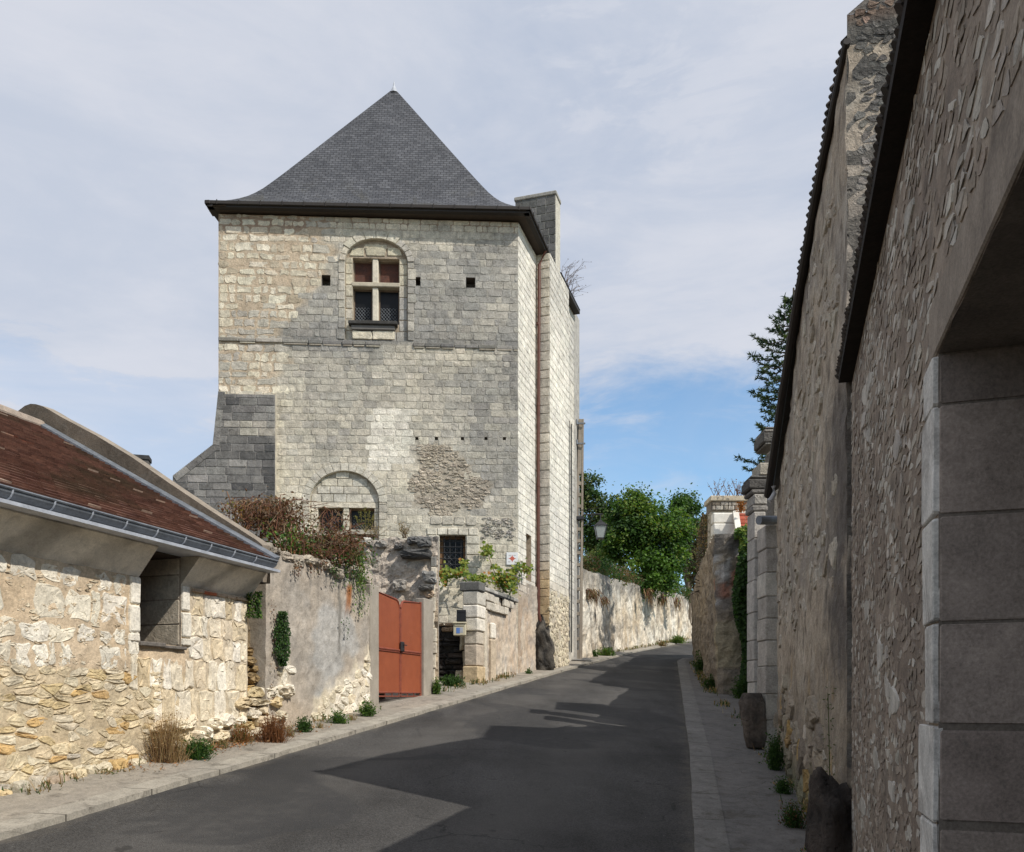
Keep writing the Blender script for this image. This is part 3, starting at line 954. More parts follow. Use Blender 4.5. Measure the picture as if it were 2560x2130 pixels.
niche(mb, TF9, *U1[1:], .26, (.42, .37, .29), False)
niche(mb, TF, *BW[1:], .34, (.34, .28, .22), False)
# ashlar frame around the barred window
bu0, bu1, bz0, bz1 = BW[1:]
k = 0
for (a, b) in ((bu0 - .30, bu0 - .02), (bu1 + .02, bu1 + .27)):
    z = bz0 - .2
    while z < bz1 - .01:
        h = min(random.uniform(.26, .36), bz1 - z)
        e = random.choice((0, .1))
        stone(mb, TF, rrect(a - (e if a < bu0 else 0), b + (0 if a < bu0 else e), z + .005, z + h - .005, .006, .012, 1), .03, vary((.56, .52, .43), .06), rough=.003)
        z += h
for i in range(5):
    a = bu0 - .34 + (bu1 - bu0 + .68) * i / 5; b = bu0 - .34 + (bu1 - bu0 + .68) * (i + 1) / 5
    stone(mb, TF, rrect(a + .004, b - .004, bz1 + .006, bz1 + .19, .004, .01, 1), .035, vary((.60, .555, .46), .05), rough=.003)
q = pxr(TF, 1076, 1290, 1192, 1312)
for i in range(4):
    a, b = q[0] + (q[1] - q[0]) * i / 4, q[0] + (q[1] - q[0]) * (i + 1) / 4
    stone(mb, TF, rrect(a + .005, b - .005, q[2], q[3], .02, .03, 1), .028, vary((.50, .46, .38), .08), rough=.003)
# --- right-hand street face, back and left sides
u_b = (24.4 - 22.67) * 1.0461
SL = ('r', *pxr(TR, 1315, 1336, 1328, 1452))
opr = [SL]
def tr_tint(u, z, st=True):
    n, n2 = fbm(u * .8, z * .5, 11), fbm(u * 3, z * 3, 13)
    c = mixc((.72, .68, .59), (.46, .445, .415), .28 + .35 * n + .2 * n2)
    c = mixc(c, (.47, .35, .25), sstep(5.3, 4.3, z) * .9)
    if not st: c = tuple(k * .84 for k in c)
    return vary(c, .06) if st else c
backing(mb, TR, ivf_make(0, u_b, opr), zbreaks(TB0 - .4, TTOP, opr, .2), lambda u, z: tr_tint(u, z, False), .2)
rows(mb, TR, 4.75, TTOP, .20, (.2, .5), .009, ivf_make(0, u_b, opr), tr_tint, .010, .006, .02, 1, .003, None, .1, rd=rd)
niche(mb, TR, *SL[1:], .3, (.45, .36, .26), True, 0, (.2, .15, .11))
back = Fr((.6, 27.0), (-1, .03)); lft = Fr((-7.3, 27.2), (-.36, -4.93))
plain = lambda u, z: (.40, .37, .31)
backing(mb, back, ivf_make(0, 7.9), [2.2, 8, TTOP], plain, 1)
backing(mb, lft, ivf_make(0, 4.94), [2.2, 8, TTOP], plain, 1)
mb.build('wall', 'masonry_tower', tower, smooth=False)

# string course, broken in places
mb = MB()
u = 0.0
while u < TW - .03:
    w = min(random.uniform(.25, .7), TW - u)
    x, _ = TF.px(u + w / 2, 8)
    zc = TF.hit(x, 846 + (x - 545) * .029)[1]
    if not (860 < x < 1015) or random.random() < .6:
        dp = random.choice((.05, .06, .02, .045)) if x > 690 else .05
        col = mixc((.17, .165, .155), (.38, .35, .30), random.random() * (.55 if x > 690 else .9))
        mb.box(TF, u + .006, u + w - .006, zc - .07, zc + .03 + random.uniform(-.02, .01), -.02, dp, vary(col, .2), .012)
        if random.random() < .6: mb.box(TF, u + .03, u + w - .02, zc - .11, zc - .072, -.02, dp * .45 + .015, vary(mixc(col, CREAM2, .5), .15), .008)
    u += w
mb.build('string_course', 'masonry', tower)

# windows
def lattice(mb, fr, u0, u1, z0, z1, w, du, dz, r=.004):
    n = int((u1 - u0) / du) + int((z1 - z0) / dz) + 2
    for s in (1, -1):
        for i in range(-n, n):
            # line z = z0 + s*(u-ua)*dz/du
            ua = u0 + i * du
            pts = []
            for uu in (u0, u1):
                z = z0 + s * (uu - ua) * dz / du
                pts.append((uu, z))
            (a, za), (b, zb) = pts
            if za > zb: (a, za), (b, zb) = (b, zb), (a, za)
            if zb <= z0 or za >= z1: continue
            if za < z0: a, za = a + (b - a) * (z0 - za) / (zb - za), z0
            if zb > z1: b, zb = a + (b - a) * (z1 - za) / (zb - za), z1
            if abs(a - b) < .01: continue
            mb.tube([fr.p(a, za, w), fr.p(b, zb, w)], r, 4, caps=False)
mb = MB()
mu0, mu1 = TF.hit(929.5, 720)[0], TF.hit(944.5, 720)[0]
tz0, tz1 = TF.hit(938, 713)[1], TF.hit(938, 702)[1]
cw = (.62, .565, .46)
mb.box(TF9, mu0, mu1, U1[3], tz0 - .002, -.22, -.02, cw, .02); mb.box(TF9, mu0, mu1, tz1 + .002, U1[4], -.22, -.02, cw, .02)
mb.box(TF9, U1[1] - .03, U1[2] + .03, tz0, tz1, -.20, .025, (.46, .41, .32), .018)
lights = []
for (a, b) in ((U1[1], mu0), (mu1, U1[2])):
    for (c, d, up) in ((U1[3], tz0, 0), (tz1, U1[4], 1)): lights.append((a, b, c, d, up))
for (a, b, c, d, up) in lights:
    for (p, q_, r_, s_) in ((a, a + .035, c, d), (b - .035, b, c, d), (a + .035, b - .035, c, c + .035), (a + .035, b - .035, d - .035, d)):
        mb.box(TF9, p + .002, q_ - .002, r_ + .002, s_ - .002, -.245, -.19, (.20, .15, .11))
wf = mb.build('window', 'ashlar', tower, 'stone cross window under a round arch high on the wall')
for (a, b, c, d, up) in lights:
    p = MB(); p.box(TF9, a + .036, b - .036, c + .036, d - .036, -.238, -.215)
    p.build('pane', 'curtain' if up else 'window_glass', wf)
p = MB()
for (a, b, c, d, up) in lights:
    if not up:
        p = MB(); lattice(p, TF9, a + .045, b - .09, c + .045, c + .52, -.20, .085, .095, .006); p.build('leading', 'zinc', wf)
p = MB()
q = pxr(TF, 872, 806.5, 994, 823.6)
p.box(TF, q[0], q[1], q[3] - .085, q[3] + .01, -.3, .13, (.055, .053, .05), .015)
p.box(TF, q[0] + .07, q[1] - .07, q[2] - .03, q[3] - .087, -.05, .07, (.16, .15, .14), .015)
p.build('sill', 'ashlar', wf)
mb = MB()
for (a, b, c, d) in [x[1:] for x in lo]:
    for (p_, q_, r_, s_) in ((a, a + .04, c, d), (b - .04, b, c, d), (a + .04, b - .04, c, c + .04), (a + .04, b - .04, d - .04, d)):
        mb.box(TF9, p_ + .002, q_ - .002, r_ + .002, s_ - .002, -.25, -.19, (.22, .15, .10))
wf2 = mb.build('window', 'ashlar', tower, 'low mullioned window in a blocked round arch, half hidden by brambles')
for x in lo:
    a, b, c, d = x[1:]
    p = MB(); p.box(TF9, a + .042, b - .042, c + .042, d - .042, -.24, -.215); p.build('pane', 'window_glass', wf2)
for x in lo[:2]:
    p = MB(); lattice(p, TF9, x[1] + .06, x[2] - .06, x[3] + .045, x[3] + .3, -.20, .085, .09, .004); p.build('leading', 'zinc', wf2)
mb = MB()
for (p_, q_, r_, s_) in ((bu0, bu0 + .09, bz0, bz1), (bu1 - .07, bu1, bz0, bz1), (bu0 + .09, bu1 - .07, bz1 - .06, bz1), (bu0 + .09, bu1 - .07, bz0, bz0 + .06)):
    mb.box(TF, p_ + .002, q_ - .002, r_ + .002, s_ - .002, -.33, -.26, (.22, .13, .07))
wf3 = mb.build('window', 'ashlar', tower, 'small square window behind a black iron grille')
p = MB(); p.box(TF, bu0 + .09, bu1 - .07, bz0 + .06, bz1 - .06, -.32, -.30); p.build('pane', 'window_glass', wf3)
p = MB()
for i in range(4):
    u = bu0 + (bu1 - bu0) * (i + .8) / 4.6
    p.tube([TF.p(u, bz0, -.10), TF.p(u, bz1, -.10)], .011, 6)
for i in range(6):
    z = bz0 + (bz1 - bz0) * (i + .5) / 6.4
    p.tube([TF.p(bu0, z, -.085), TF.p(bu1, z, -.085)], .011, 6)
p.build('grille', 'dark_metal', wf3)
p = MB(); lattice(p, TF, bu0 + .12, bu1 - .12, bz0 + .07, bz1 - .3, -.29, .13, .13, .006); p.build('leading', 'zinc', wf3)

# left-hand grey buttress with a sloping shoulder
TBf = TF.off(.20)
bz_ = lambda x, y: TBf.hit(x, y)
pl = [bz_(546, 978), bz_(532, 1112), bz_(432, 1190), bz_(424, 1560)]
def b_left(z):
    for (a, b) in zip(pl, pl[1:]):
        if b[1] <= z <= a[1]: return b[0] + (a[0] - b[0]) * (z - b[1]) / (a[1] - b[1])
    return pl[0][0] if z > pl[0][1] else pl[-1][0]
ubr = bz_(688, 1100)[0]
ztb = bz_(600, 985)[1]
def butt_tint(u, z, st=True):
    x, y = TBf.px(u, z)
    n = fbm(u * 1.1, z * 1.6, 21); n2 = fbm(u * 4, z * 4, 8)
    g = .60 + .45 * n + .2 * n2 + (random.uniform(-.32, .32) if st else 0)
    g += .35 * sstep(610, 670, x) * sstep(1060, 1140, y)
    c = mixc((.30, .285, .265), (.085, .083, .082), g)
    li = sstep(26, 6, abs(y - (1052 + (x - 545) * .18) + 12 * n2)) * sstep(560, 600, x)
    c = mixc(c, (.46, .42, .345), li * .75 * (1 if st else .6))
    if not st: c = mixc(c, (.30, .28, .26), .5)
    return vary(c, .1) if st else c
mb = MB()
bz0_ = 2.4
ivb = ivf_make(lambda z: b_left(z + .21), ubr)
zsb = zbreaks(bz0_, ztb, [], .03)
backing(mb, TBf, ivf_make(b_left, ubr), zsb, lambda u, z: butt_tint(u, z, False), .25)
rows(mb, TBf, bz0_, ztb, .195, (.25, .62), .011, ivb, butt_tint, .014, .004, .01, 1, .003, None, .08, .02, .01, rd=rd)
for (p0_, p1_) in zip(pl, pl[1:3]):
    n = max(2, int(math.hypot(p1_[0] - p0_[0], p1_[1] - p0_[1]) / .42))
    for i in range(n):
        a = (p0_[0] + (p1_[0] - p0_[0]) * (i + .01) / n, p0_[1] + (p1_[1] - p0_[1]) * (i + .01) / n)
        b = (p0_[0] + (p1_[0] - p0_[0]) * (i + .99) / n, p0_[1] + (p1_[1] - p0_[1]) * (i + .99) / n)
        e = Vector((b[0] - a[0], b[1] - a[1])).normalized(); s_ = Vector((-e.y, e.x)) * .17
        if s_.x < 0: s_ = -s_
        a2, b2 = (a[0] + s_.x, a[1] + s_.y), (b[0] + s_.x, b[1] + s_.y)
        stone(mb, TBf, [a, b, b2, a2], .024, butt_tint((a[0] + a2[0]) / 2 + .05, (a[1] + b[1]) / 2), ((1, -.5), (.99, .9), (.97, 1)), .002)
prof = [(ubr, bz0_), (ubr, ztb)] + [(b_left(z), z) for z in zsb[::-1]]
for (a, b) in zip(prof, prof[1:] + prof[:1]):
    mb.quad(TBf.p(a[0], a[1], -.001), TBf.p(b[0], b[1], -.001), TBf.p(b[0], b[1], -1.8), TBf.p(a[0], a[1], -1.8), (.50, .455, .37) if a[0] == ubr else (.2, .195, .185))  # right side coloured pale, as the sun lights it
mb.build('buttress', 'masonry_tower', tower, 'dark grey left buttress with a sloping shoulder')

# right-hand buttress on the street
nb, ub = TR.n, TR.u
o_ = TR.o + ub * u_b
BF = Fr(o_ + nb * .0, nb)                       # faces the camera
BS = Fr(o_ + nb * .40, ub)                      # faces the street
BTOP, BL = 14.55, 2.35
def bf_tint(u, z, st=True):
    n, n2 = fbm(z * .7, u, 31), fbm(u * 5, z * 5, 3)
    c = mixc((.55, .495, .41), (.40, .37, .325), .45 + .5 * n + .2 * n2)
    if z < 5.9: c = mixc(c, (.50, .33, .14), .65 * sstep(5.9, 5.3, z))
    if z > 12.6: c = mixc(c, (.60, .55, .45), .4)
    if not st: c = tuple(k * .75 for k in c)
    return vary(c, .09) if st else c
def bs_tint(u, z, st=True):
    n, n2 = fbm(u * .7, z * .5, 41), fbm(u * 3, z * 3, 43)
    c = mixc((.74, .70, .61), (.50, .48, .44), .22 + .35 * n + .25 * n2)
    c = mixc(c, (.56, .46, .31), sstep(5.6, 4.6, z) * .5)
    c = mixc(c, (.28, .27, .25), sstep(12.4, 14.2, z) * (.4 + .5 * n))
    if not st: c = tuple(k * .84 for k in c)
    return vary(c, .06) if st else c
mb = MB()
backing(mb, BF, ivf_make(0, .40), zbreaks(TB0, BTOP, [], .2), lambda u, z: bf_tint(u, z, False), .2)
backing(mb, BS, ivf_make(0, BL), zbreaks(TB0, BTOP, [], .2), lambda u, z: bs_tint(u, z, False), .2)
rows(mb, BF, 4.0, BTOP, .26, (.42, .5), .014, ivf_make(0, .40), bf_tint, .02, .012, .02, 1, .004, None, .12, rd=rd)
rows(mb, BS, 5.0, BTOP, .22, (.3, .6), .012, ivf_make(0, BL), bs_tint, .010, .006, .02, 1, .003, None, .1, rd=rd)
rubble(mb, BS, 0, BL, 2.2, 5.0, .2, .15, .012, lambda u, z: vary(mixc((.62, .56, .42), (.53, .46, .35), random.random()), .10), .016, None, .1, .008, .01, .06, rd)
bt = [BF.p(0, BTOP, 0), BF.p(.40, BTOP, 0), BS.p(BL, BTOP, 0), BS.p(BL, BTOP, -.40)]
mb.quad(*bt, (.4, .36, .29))
mb.quad(BS.p(BL, TB0, 0), BS.p(BL, TB0, -.4), BS.p(BL, BTOP, -.4), BS.p(BL, BTOP, 0), (.4, .37, .31))
mb.build('buttress', 'masonry_tower', tower, 'tall pale buttress on the street side')

# roof: flared pyramid of slates
EZ = 14.70
eave = [Vector((-7.87, 21.97, EZ)), Vector((.46, 22.26, EZ)), Vector((1.21, 25.02, EZ)), Vector((.75, 27.1, EZ)), Vector((-7.5, 27.35, EZ))]
apex = Vector((-3.40, 24.6, 19.47))
profl = [(1, 0), (.96, .010), (.92, .024), (.88, .042), (.84, .063), (.80, .088), (.76, .120), (.72, .158), (.68, .202), (.62, .270), (.45, .470), (.25, .706), (.012, .986)]
me = bpy.data.meshes.new('roof')
vs, fs, uvs = [], [], []
for i in range(5):
    a, b = eave[i], eave[(i + 1) % 5]
    e = (b - a).normalized()
    acc = 0
    prev = None
    for (r, h) in profl:
        pa = Vector((apex.x + (a.x - apex.x) * r, apex.y + (a.y - apex.y) * r, EZ + (apex.z - EZ) * h))
        pb = Vector((apex.x + (b.x - apex.x) * r, apex.y + (b.y - apex.y) * r, EZ + (apex.z - EZ) * h))
        if prev is not None:
            m0, m1 = (prev[0] + prev[1]) / 2, (pa + pb) / 2
            dm = m1 - m0; dm -= e * dm.dot(e)
            acc2 = acc + dm.length
            k = len(vs)
            vs += [prev[0], prev[1], pb, pa]; fs.append((k, k + 1, k + 2, k + 3))
            uvs += [((q - a).dot(e) + i * 3.3, t) for q, t in ((prev[0], acc), (prev[1], acc), (pb, acc2), (pa, acc2))]
            acc = acc2
        prev = (pa, pb)
inv = WORLD[tower].inverted()
me.from_pydata([inv @ v for v in vs], [], fs)
uvl = me.uv_layers.new(name='UVMap')
for i, q in enumerate(uvs): uvl.data[i].uv = q
me.materials.append(M['slate'])
roof = bpy.data.objects.new('roof', me); COL.objects.link(roof); roof.parent = tower; WORLD[roof] = WORLD[tower]
mb = MB()
mb.tube([apex + Vector((0, 0, -.16)), apex + Vector((0, 0, .0)), apex + Vector((0, 0, .05)), apex + Vector((0, 0, .2))], [.13, .06, .035, .006], 8, (.3, .29, .25))
mb.build('finial', 'zinc_pale', roof)
mb = MB()
mb2 = MB()
for i in range(5):
    a, b = eave[i], eave[(i + 1) % 5]
    fe = Fr((a.x, a.y), (b.x - a.x, b.y - a.y)); L = (Vector((a.x, a.y)) - Vector((b.x, b.y))).length
    mb.box(fe, -.04, L + .04, EZ - .10, EZ - .004, -.10, .035, (.03, .03, .03), .012)
    mb.box(fe, 0, L, EZ - .15, EZ - .102, -.16, -.02, (.05, .04, .033))
    n = int(L / .55)
    for k in range(n):
        u = (k + .5) * L / n
        mb.box(fe, u - .012, u + .012, EZ - .115, EZ + .006, .036, .05, (.03, .03, .03))
    mb2.quad(fe.p(0, EZ - .148, -.05), fe.p(L, EZ - .148, -.05), fe.p(L, TTOP + .05, -.50), fe.p(0, TTOP + .05, -.50))
mb.build('gutter', 'eave_brown', roof)
mb2.build('soffit', 'eave_soffit', tower)
# downpipe in the re-entrant corner
mb = MB()
pu = u_b - .10
mb.tube([TR.p(pu, EZ - .12, .30), TR.p(pu, EZ - .5, .12), TR.p(pu, 9, .09), TR.p(pu, 5.2, .09), TR.p(pu, 4.3, .09)], .046, 10)
for z in (12.5, 10.2, 7.9, 5.6): mb.tube([TR.p(pu, z, .09), TR.p(pu, z + .07, .09)], .056, 10)
mb.tube([TR.p(pu, 5.25, .09), TR.p(pu, 4.25, .09)], .054, 10)
mb.tube([TR.p(pu, 4.28, .09), TR.p(pu + .05, 4.05, .14), TR.p(pu + .16, 3.75, .26)], .052, 10)
mb.build('downpipe', 'brown_metal', tower)

# rear wing of the same house and its gable stack
wing = thing('rear_wing', 'narrow stone wing behind the tower with a grey gable stack', 'building', (1.6, 28.2, 3.2))
u_w0, u_w1 = (26.0 - 22.67) * 1.0461, (29.7 - 22.67) * 1.0461
mb = MB()
def wg_tint(u, z, st=True):
    n, n2 = fbm(u * .9, z * .4, 51), fbm(u * 3, z * 2, 53)
    c = mixc((.68, .64, .55), (.38, .37, .35), .36 + .45 * n + .2 * n2 + .25 * sstep(10, 14.5, z))
    return vary(c, .06) if st else tuple(k * .85 for k in c)
backing(mb, TR, ivf_make(u_w0, u_w1), zbreaks(2.4, 14.95, [], .25), lambda u, z: wg_tint(u, z, False), .25)
rows(mb, TR, 4.6, 14.95, .23, (.25, .6), .012, ivf_make(u_w0, u_w1), wg_tint, .010, .006, .02, 1, .003, None, .12, rd=rd)
WE = Fr(TR.p(u_w1, 0).to_2d(), -nb)
backing(mb, WE, ivf_make(0, 6), zbreaks(2.4, 14.9, [], 1), lambda u, z: (.42, .39, .33), 1)
mb.build('wall', 'masonry_tower', wing)
mb = MB()
pp = TR.p(u_w1 - .75, 0, .02).to_2d()
mb.box(TR, u_w1 - .75, u_w1 + .02, 2.6, 15.05, -.4, .03, (.36, .345, .315), .03)
mb.build('pilaster', 'masonry_tower', wing)
mb = MB()
mb.box(TR, u_w0 + .4, u_w1 - .78, 14.88, 15.0, -.2, .22, (.04, .035, .03))
q0, q1 = TR.p(u_w0 + .4, 15.0, .24), TR.p(u_w1 - .78, 15.0, .24)
r0, r1 = TR.p(u_w0 + .4, 16.6, -2.6), TR.p(u_w1 - .78, 16.6, -2.6)
mb.quad(q0, q1, r1, r0)
mb.build('roof', 'eave_brown', wing)
mb = MB()
CF = Fr((TR.p(u_w0 + .35, 0, .06)).to_2d() - nb * 1.30, nb)
def ct(u, z, st=True):
    c = mixc((.20, .195, .185), (.085, .083, .08), .5 + .6 * fbm(u * 1.2, z * 1.2, 61) + .3 * fbm(u * 5, z * 5, 62))
    return vary(c, .12)
mb.box(CF, 0, 1.30, 12.5, 17.42, -.6, -.02, (.5, .47, .40))
rows(mb, CF.off(-.02), 12.5, 17.42, .24, (.3, .6), .008, ivf_make(0, 1.30), ct, .018, .004, .015, 1, .003, None, .1, rd=rd)
mb.box(CF, -.03, 1.33, 17.42, 17.54, -.62, .03, (.33, .315, .28), .02)
mb.build('chimney', 'masonry', wing)
mb = MB()
for k in (u_w0 + 1.72, u_w0 + 2.2, u_w0 + 2.55):
    mb.tube([TR.p(k, 3.4, .05), TR.p(k + .03, 6, .05), TR.p(k, 9, .05), TR.p(k, 11 if k > 5 else 10, .05)], .022, 6)
mb.build('conduit', 'dark_metal', wing)

# ================================================================== LEFT OUTBUILDING
LF = Fr((streetX(3.0), 3.0), (.307, 1))
du_ = lambda d: (d - 3.0) * 1.0461
barn = thing('outbuilding', 'low cream rubble outbuilding with brown tiled roof and zinc gutter', 'building', (-5.2, 8.0, 1.1))
UE = du_(11.02)
wu0, wz_, wz1 = LF.hit(348, 1500)[0], LF.hit(400, 1610)[1], 3.5
wu1 = LF.hit(452, 1500)[0]
CZ = 3.21                                    # foot of the cove
WO = ('r', wu0, wu1, wz_, wz1)
def ltint(u, z, st=True):
    x, y = LF.px(u, z)
    n, n2 = fbm(u * .9, z * .9, 71), fbm(u * 4, z * 4, 72)
    if not st:
        c = mixc((.55, .43, .295), (.58, .475, .345), .5 + .8 * n)
        if z < 2.15: c = mixc(c, mixc((.56, .465, .315), (.48, .39, .26), .5 + n2), .85)
        if x > 470: c = mixc(c, (.55, .48, .37), .6)
        if z < 1.25 + .12 * (u - 4.7): c = mixc(c, (.33, .29, .22), .5)
        return c
    return vary(mixc(CREAM, WHITE, random.random()), .07)
def lrub(u, z):
    r = random.random()
    g = ground(*LF.p(u, 0).to_2d())
    if r < .08: c = (.54, .37, .17)
    elif r < .2: c = (.53, .42, .24)
    elif r < .75: c = (.58, .485, .33)
    else: c = (.61, .535, .40)
    if z < g + .25 and random.random() < .35: c = mixc(c, GREY, .6)
    return vary(c, .1)
rd = random.Random(11)
mb = MB()
iv = ivf_make(.2, UE, [WO])
backing(mb, LF, iv, zbreaks(.3, CZ, [('r', 0, 0, wz_, 9)], .09), lambda u, z: ltint(u, z, False), .09, 0.0, .012)
zsplit = 2.17
# upper part: big white blocks far apart in buff mortar
ivu = ivf_make(.2, du_(9.0), [('r', wu0 - .16, wu1, wz_ - .12, 9)])
rows(mb, LF, zsplit, CZ - .03, .265, (.12, .36), .035, ivu, ltint, .006, .035, .03, 2, .005, None, .34, .20, .03, ((1, 0), (.93, .7), (.82, 1.0)), rd)
rubble(mb, LF, .2, du_(9.0), zsplit, CZ - .05, .10, .055, .008, lambda u, z: vary(mixc((.53, .43, .30), CREAM, random.random()), .06), .005,
       lambda u, z: not (wu0 - .17 < u < wu1 + .05 and z > wz_ - .1), .62, .006, .01, .1, rd)
# right end: close-set cream blocks
ivq = ivf_make(lambda z: du_(9.0) + (.0 if z > 1.9 else .35), UE - .02, [('r', wu0, wu1 + .16, wz_, 9)])
rows(mb, LF, 1.62, CZ - .08, .29, (.13, .30), .007, ivq, lambda u, z: vary(mixc((.62, .50, .32), WHITE, random.random() ** .8), .08), .010, .022, .02, 2, .009, None, .4, .02, .06, ((1, 0), (.95, .8), (.87, 1.0)), rd)
rubble(mb, LF, du_(9.4), UE, .9, 1.66, .22, .15, .01, lambda u, z: vary(mixc((.60, .47, .27), WHITE, random.random() ** .7), .1), .09, None, .08, .025, .015, .35, rd)
k = 0
u = wu1 + .18
while u < UE - .1:                                     # thin tiles packed under the cove
    L = random.uniform(.1, .3)
    mb.box(LF, u, u + L - .015, CZ - .075, CZ - .04, -.02, random.uniform(.02, .045), vary((.45, .14, .07) if k % 4 == 1 else (.45, .34, .24), .15), .006)
    u += L; k += 1
# lower part: yellow rubble
rubble(mb, LF, .2, du_(9.5), .35, zsplit + .02, .175, .078, -.002, lrub, .010, None, .24, .006, .014, .09, rd, .5)
u = .3
while u < du_(9.6):                                     # uneven footing stones
    L = random.uniform(.14, .34); g = ground(*LF.p(u, 0).to_2d())
    stone(mb, LF, rrect(u, u + L - .015, g - .12, g + random.uniform(.06, .13), .015, .04, 2), random.uniform(.06, .1), vary(lrub(u, g + .1), .1), ((1, 0), (.93, .7), (.8, 1)), .014, .2)
    u += L
# white jamb stones of the hatch
z = wz_
for h in (.085, .27, .27, .22):
    h = min(h * 1.12, CZ - z)
    if h < .05: break
    stone(mb, LF, rrect(wu0 - .15 - random.uniform(-.02, .03), wu0 - .004, z + .004, z + h - .004, .004, .01, 1), .03, vary(WHITE, .03), rough=.003)
    stone(mb, LF, rrect(wu1 + .004, wu1 + .14 + random.uniform(-.02, .03), z + .004, z + h - .004, .004, .01, 1), .03, vary(WHITE, .03), rough=.003)
    z += h
mb.quad(LF.p(.2, .3, 0), LF.p(.2, CZ, 0), LF.p(.2, CZ, -6), LF.p(.2, .3, -6), PLAST)
mb.quad(LF.p(UE, .3, 0), LF.p(UE, CZ + .3, 0), LF.p(UE, CZ + .3, -6), LF.p(UE, .3, -6), PLAST)
# hatch reveals; near jamb and ceiling coloured dark to deepen the shade inside
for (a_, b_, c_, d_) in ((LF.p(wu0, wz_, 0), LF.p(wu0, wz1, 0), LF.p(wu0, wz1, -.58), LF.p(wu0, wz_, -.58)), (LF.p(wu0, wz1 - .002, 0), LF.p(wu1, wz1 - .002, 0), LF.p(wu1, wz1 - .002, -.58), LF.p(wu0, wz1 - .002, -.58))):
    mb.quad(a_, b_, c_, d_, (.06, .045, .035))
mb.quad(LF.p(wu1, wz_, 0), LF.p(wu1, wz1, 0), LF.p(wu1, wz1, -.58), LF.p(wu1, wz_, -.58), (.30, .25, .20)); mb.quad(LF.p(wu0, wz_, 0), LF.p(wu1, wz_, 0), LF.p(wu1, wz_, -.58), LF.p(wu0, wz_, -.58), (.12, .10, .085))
RV = Fr(LF.p(wu1, 0).to_2d(), -LF.n, -1)
rows(mb, RV, wz_ + .002, wz1, .27, (.5, .58), .010, ivf_make(.01, .575), lambda u, z: vary((.44, .38, .30), .06), .012, .003, .01, 1, .003, None, .1, rd=rd)
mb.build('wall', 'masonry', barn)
mb = MB()
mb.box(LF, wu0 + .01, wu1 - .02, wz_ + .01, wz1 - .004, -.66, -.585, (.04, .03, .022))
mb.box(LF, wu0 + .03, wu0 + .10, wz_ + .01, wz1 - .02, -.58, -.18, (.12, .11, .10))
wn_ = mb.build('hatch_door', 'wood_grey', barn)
mb = MB()
mb.box(LF, wu0 - .03, wu0 + .36, wz_ - .035, wz_ + .012, -.30, .055, (.2, .2, .2), .008)
mb.box(LF, wu0 + .33, wu1 + .06, wz_ - .045, wz_ - .008, -.25, .045, (.2, .2, .2), .008)
mb.build('sill', 'wood_grey', wn_)
mb = MB()                                                # stone cove, broken by the hatch
def cove(u0, u1):
    prof = [(0.0, CZ - .02), (.015, CZ), (.05, CZ + .045), (.12, CZ + .13), (.19, CZ + .215), (.25, CZ + .285), (.25, CZ + .30)]
    n = max(1, int((u1 - u0) / .12))
    vs, ts = [], []
    for i in range(n + 1):
        u = u0 + (u1 - u0) * i / n
        jb = int(u / .62)
        for (w, z) in prof:
            vs.append(LF.p(u, z, w + .004 * fbm(u * 6, z * 9)))
            st = sstep(.05, .5, fbm(u * 2.3 - z * 2.4, z * .5, 81))
            c = mixc((.74, .68, .58), (.66, .61, .52), .5 + .5 * math.sin(jb * 12.9))
            ts.append(mixc(c, (.36, .33, .28), st * .8))
    m = len(prof)
    fs = [(i * m + k, (i + 1) * m + k, (i + 1) * m + k + 1, i * m + k + 1) for i in range(n) for k in range(m - 1)]
    mb.add(vs, fs, ts)
    for i in (0, n):
        mb.add([LF.p(u0 if i == 0 else u1, CZ + .30, 0)] + [vs[i * m + k] for k in range(m)], [tuple(range(m + 1))], (.36, .315, .25))
cove(.2, wu0 - .002); cove(wu1 + .002, UE + .05)
mb.build('cornice', 'ashlar', barn)
mb = MB()
mb.box(LF, .2, UE + .12, CZ + .302, CZ + .334, .0, .41, (.4, .4, .4))
mb.build('fascia', 'zinc_pale', barn)
mb = MB()
GZ = CZ + .432
n = 60
vs = []
for i in range(n + 1):
    u = .2 + (UE - .14) * i / n
    for k in range(9):
        t = math.pi * (k / 8)
        vs.append(LF.p(u, GZ - .078 * math.sin(t), .33 - .078 * math.cos(t)))
fs = [(i * 9 + k, i * 9 + k + 1, (i + 1) * 9 + k + 1, (i + 1) * 9 + k) for i in range(n) for k in range(8)]
mb.add(vs, fs)
mb.add(vs[-9:], [tuple(range(9))])
mb.tube([LF.p(.2, GZ + .006, .41), LF.p(.06 + UE, GZ + .006, .41)], .013, 6)
gut = mb.build('gutter', 'zinc', barn)
mb = MB()
u = .5
while u < UE - .05:
    pts = [LF.p(u, GZ - .082 * math.sin(math.pi * k / 8), .33 - .082 * math.cos(math.pi * k / 8)) for k in range(9)]
    mb = MB(); mb.tube(pts, .009, 5); mb.build('gutter_bracket', 'zinc_pale', gut)
    u += .44
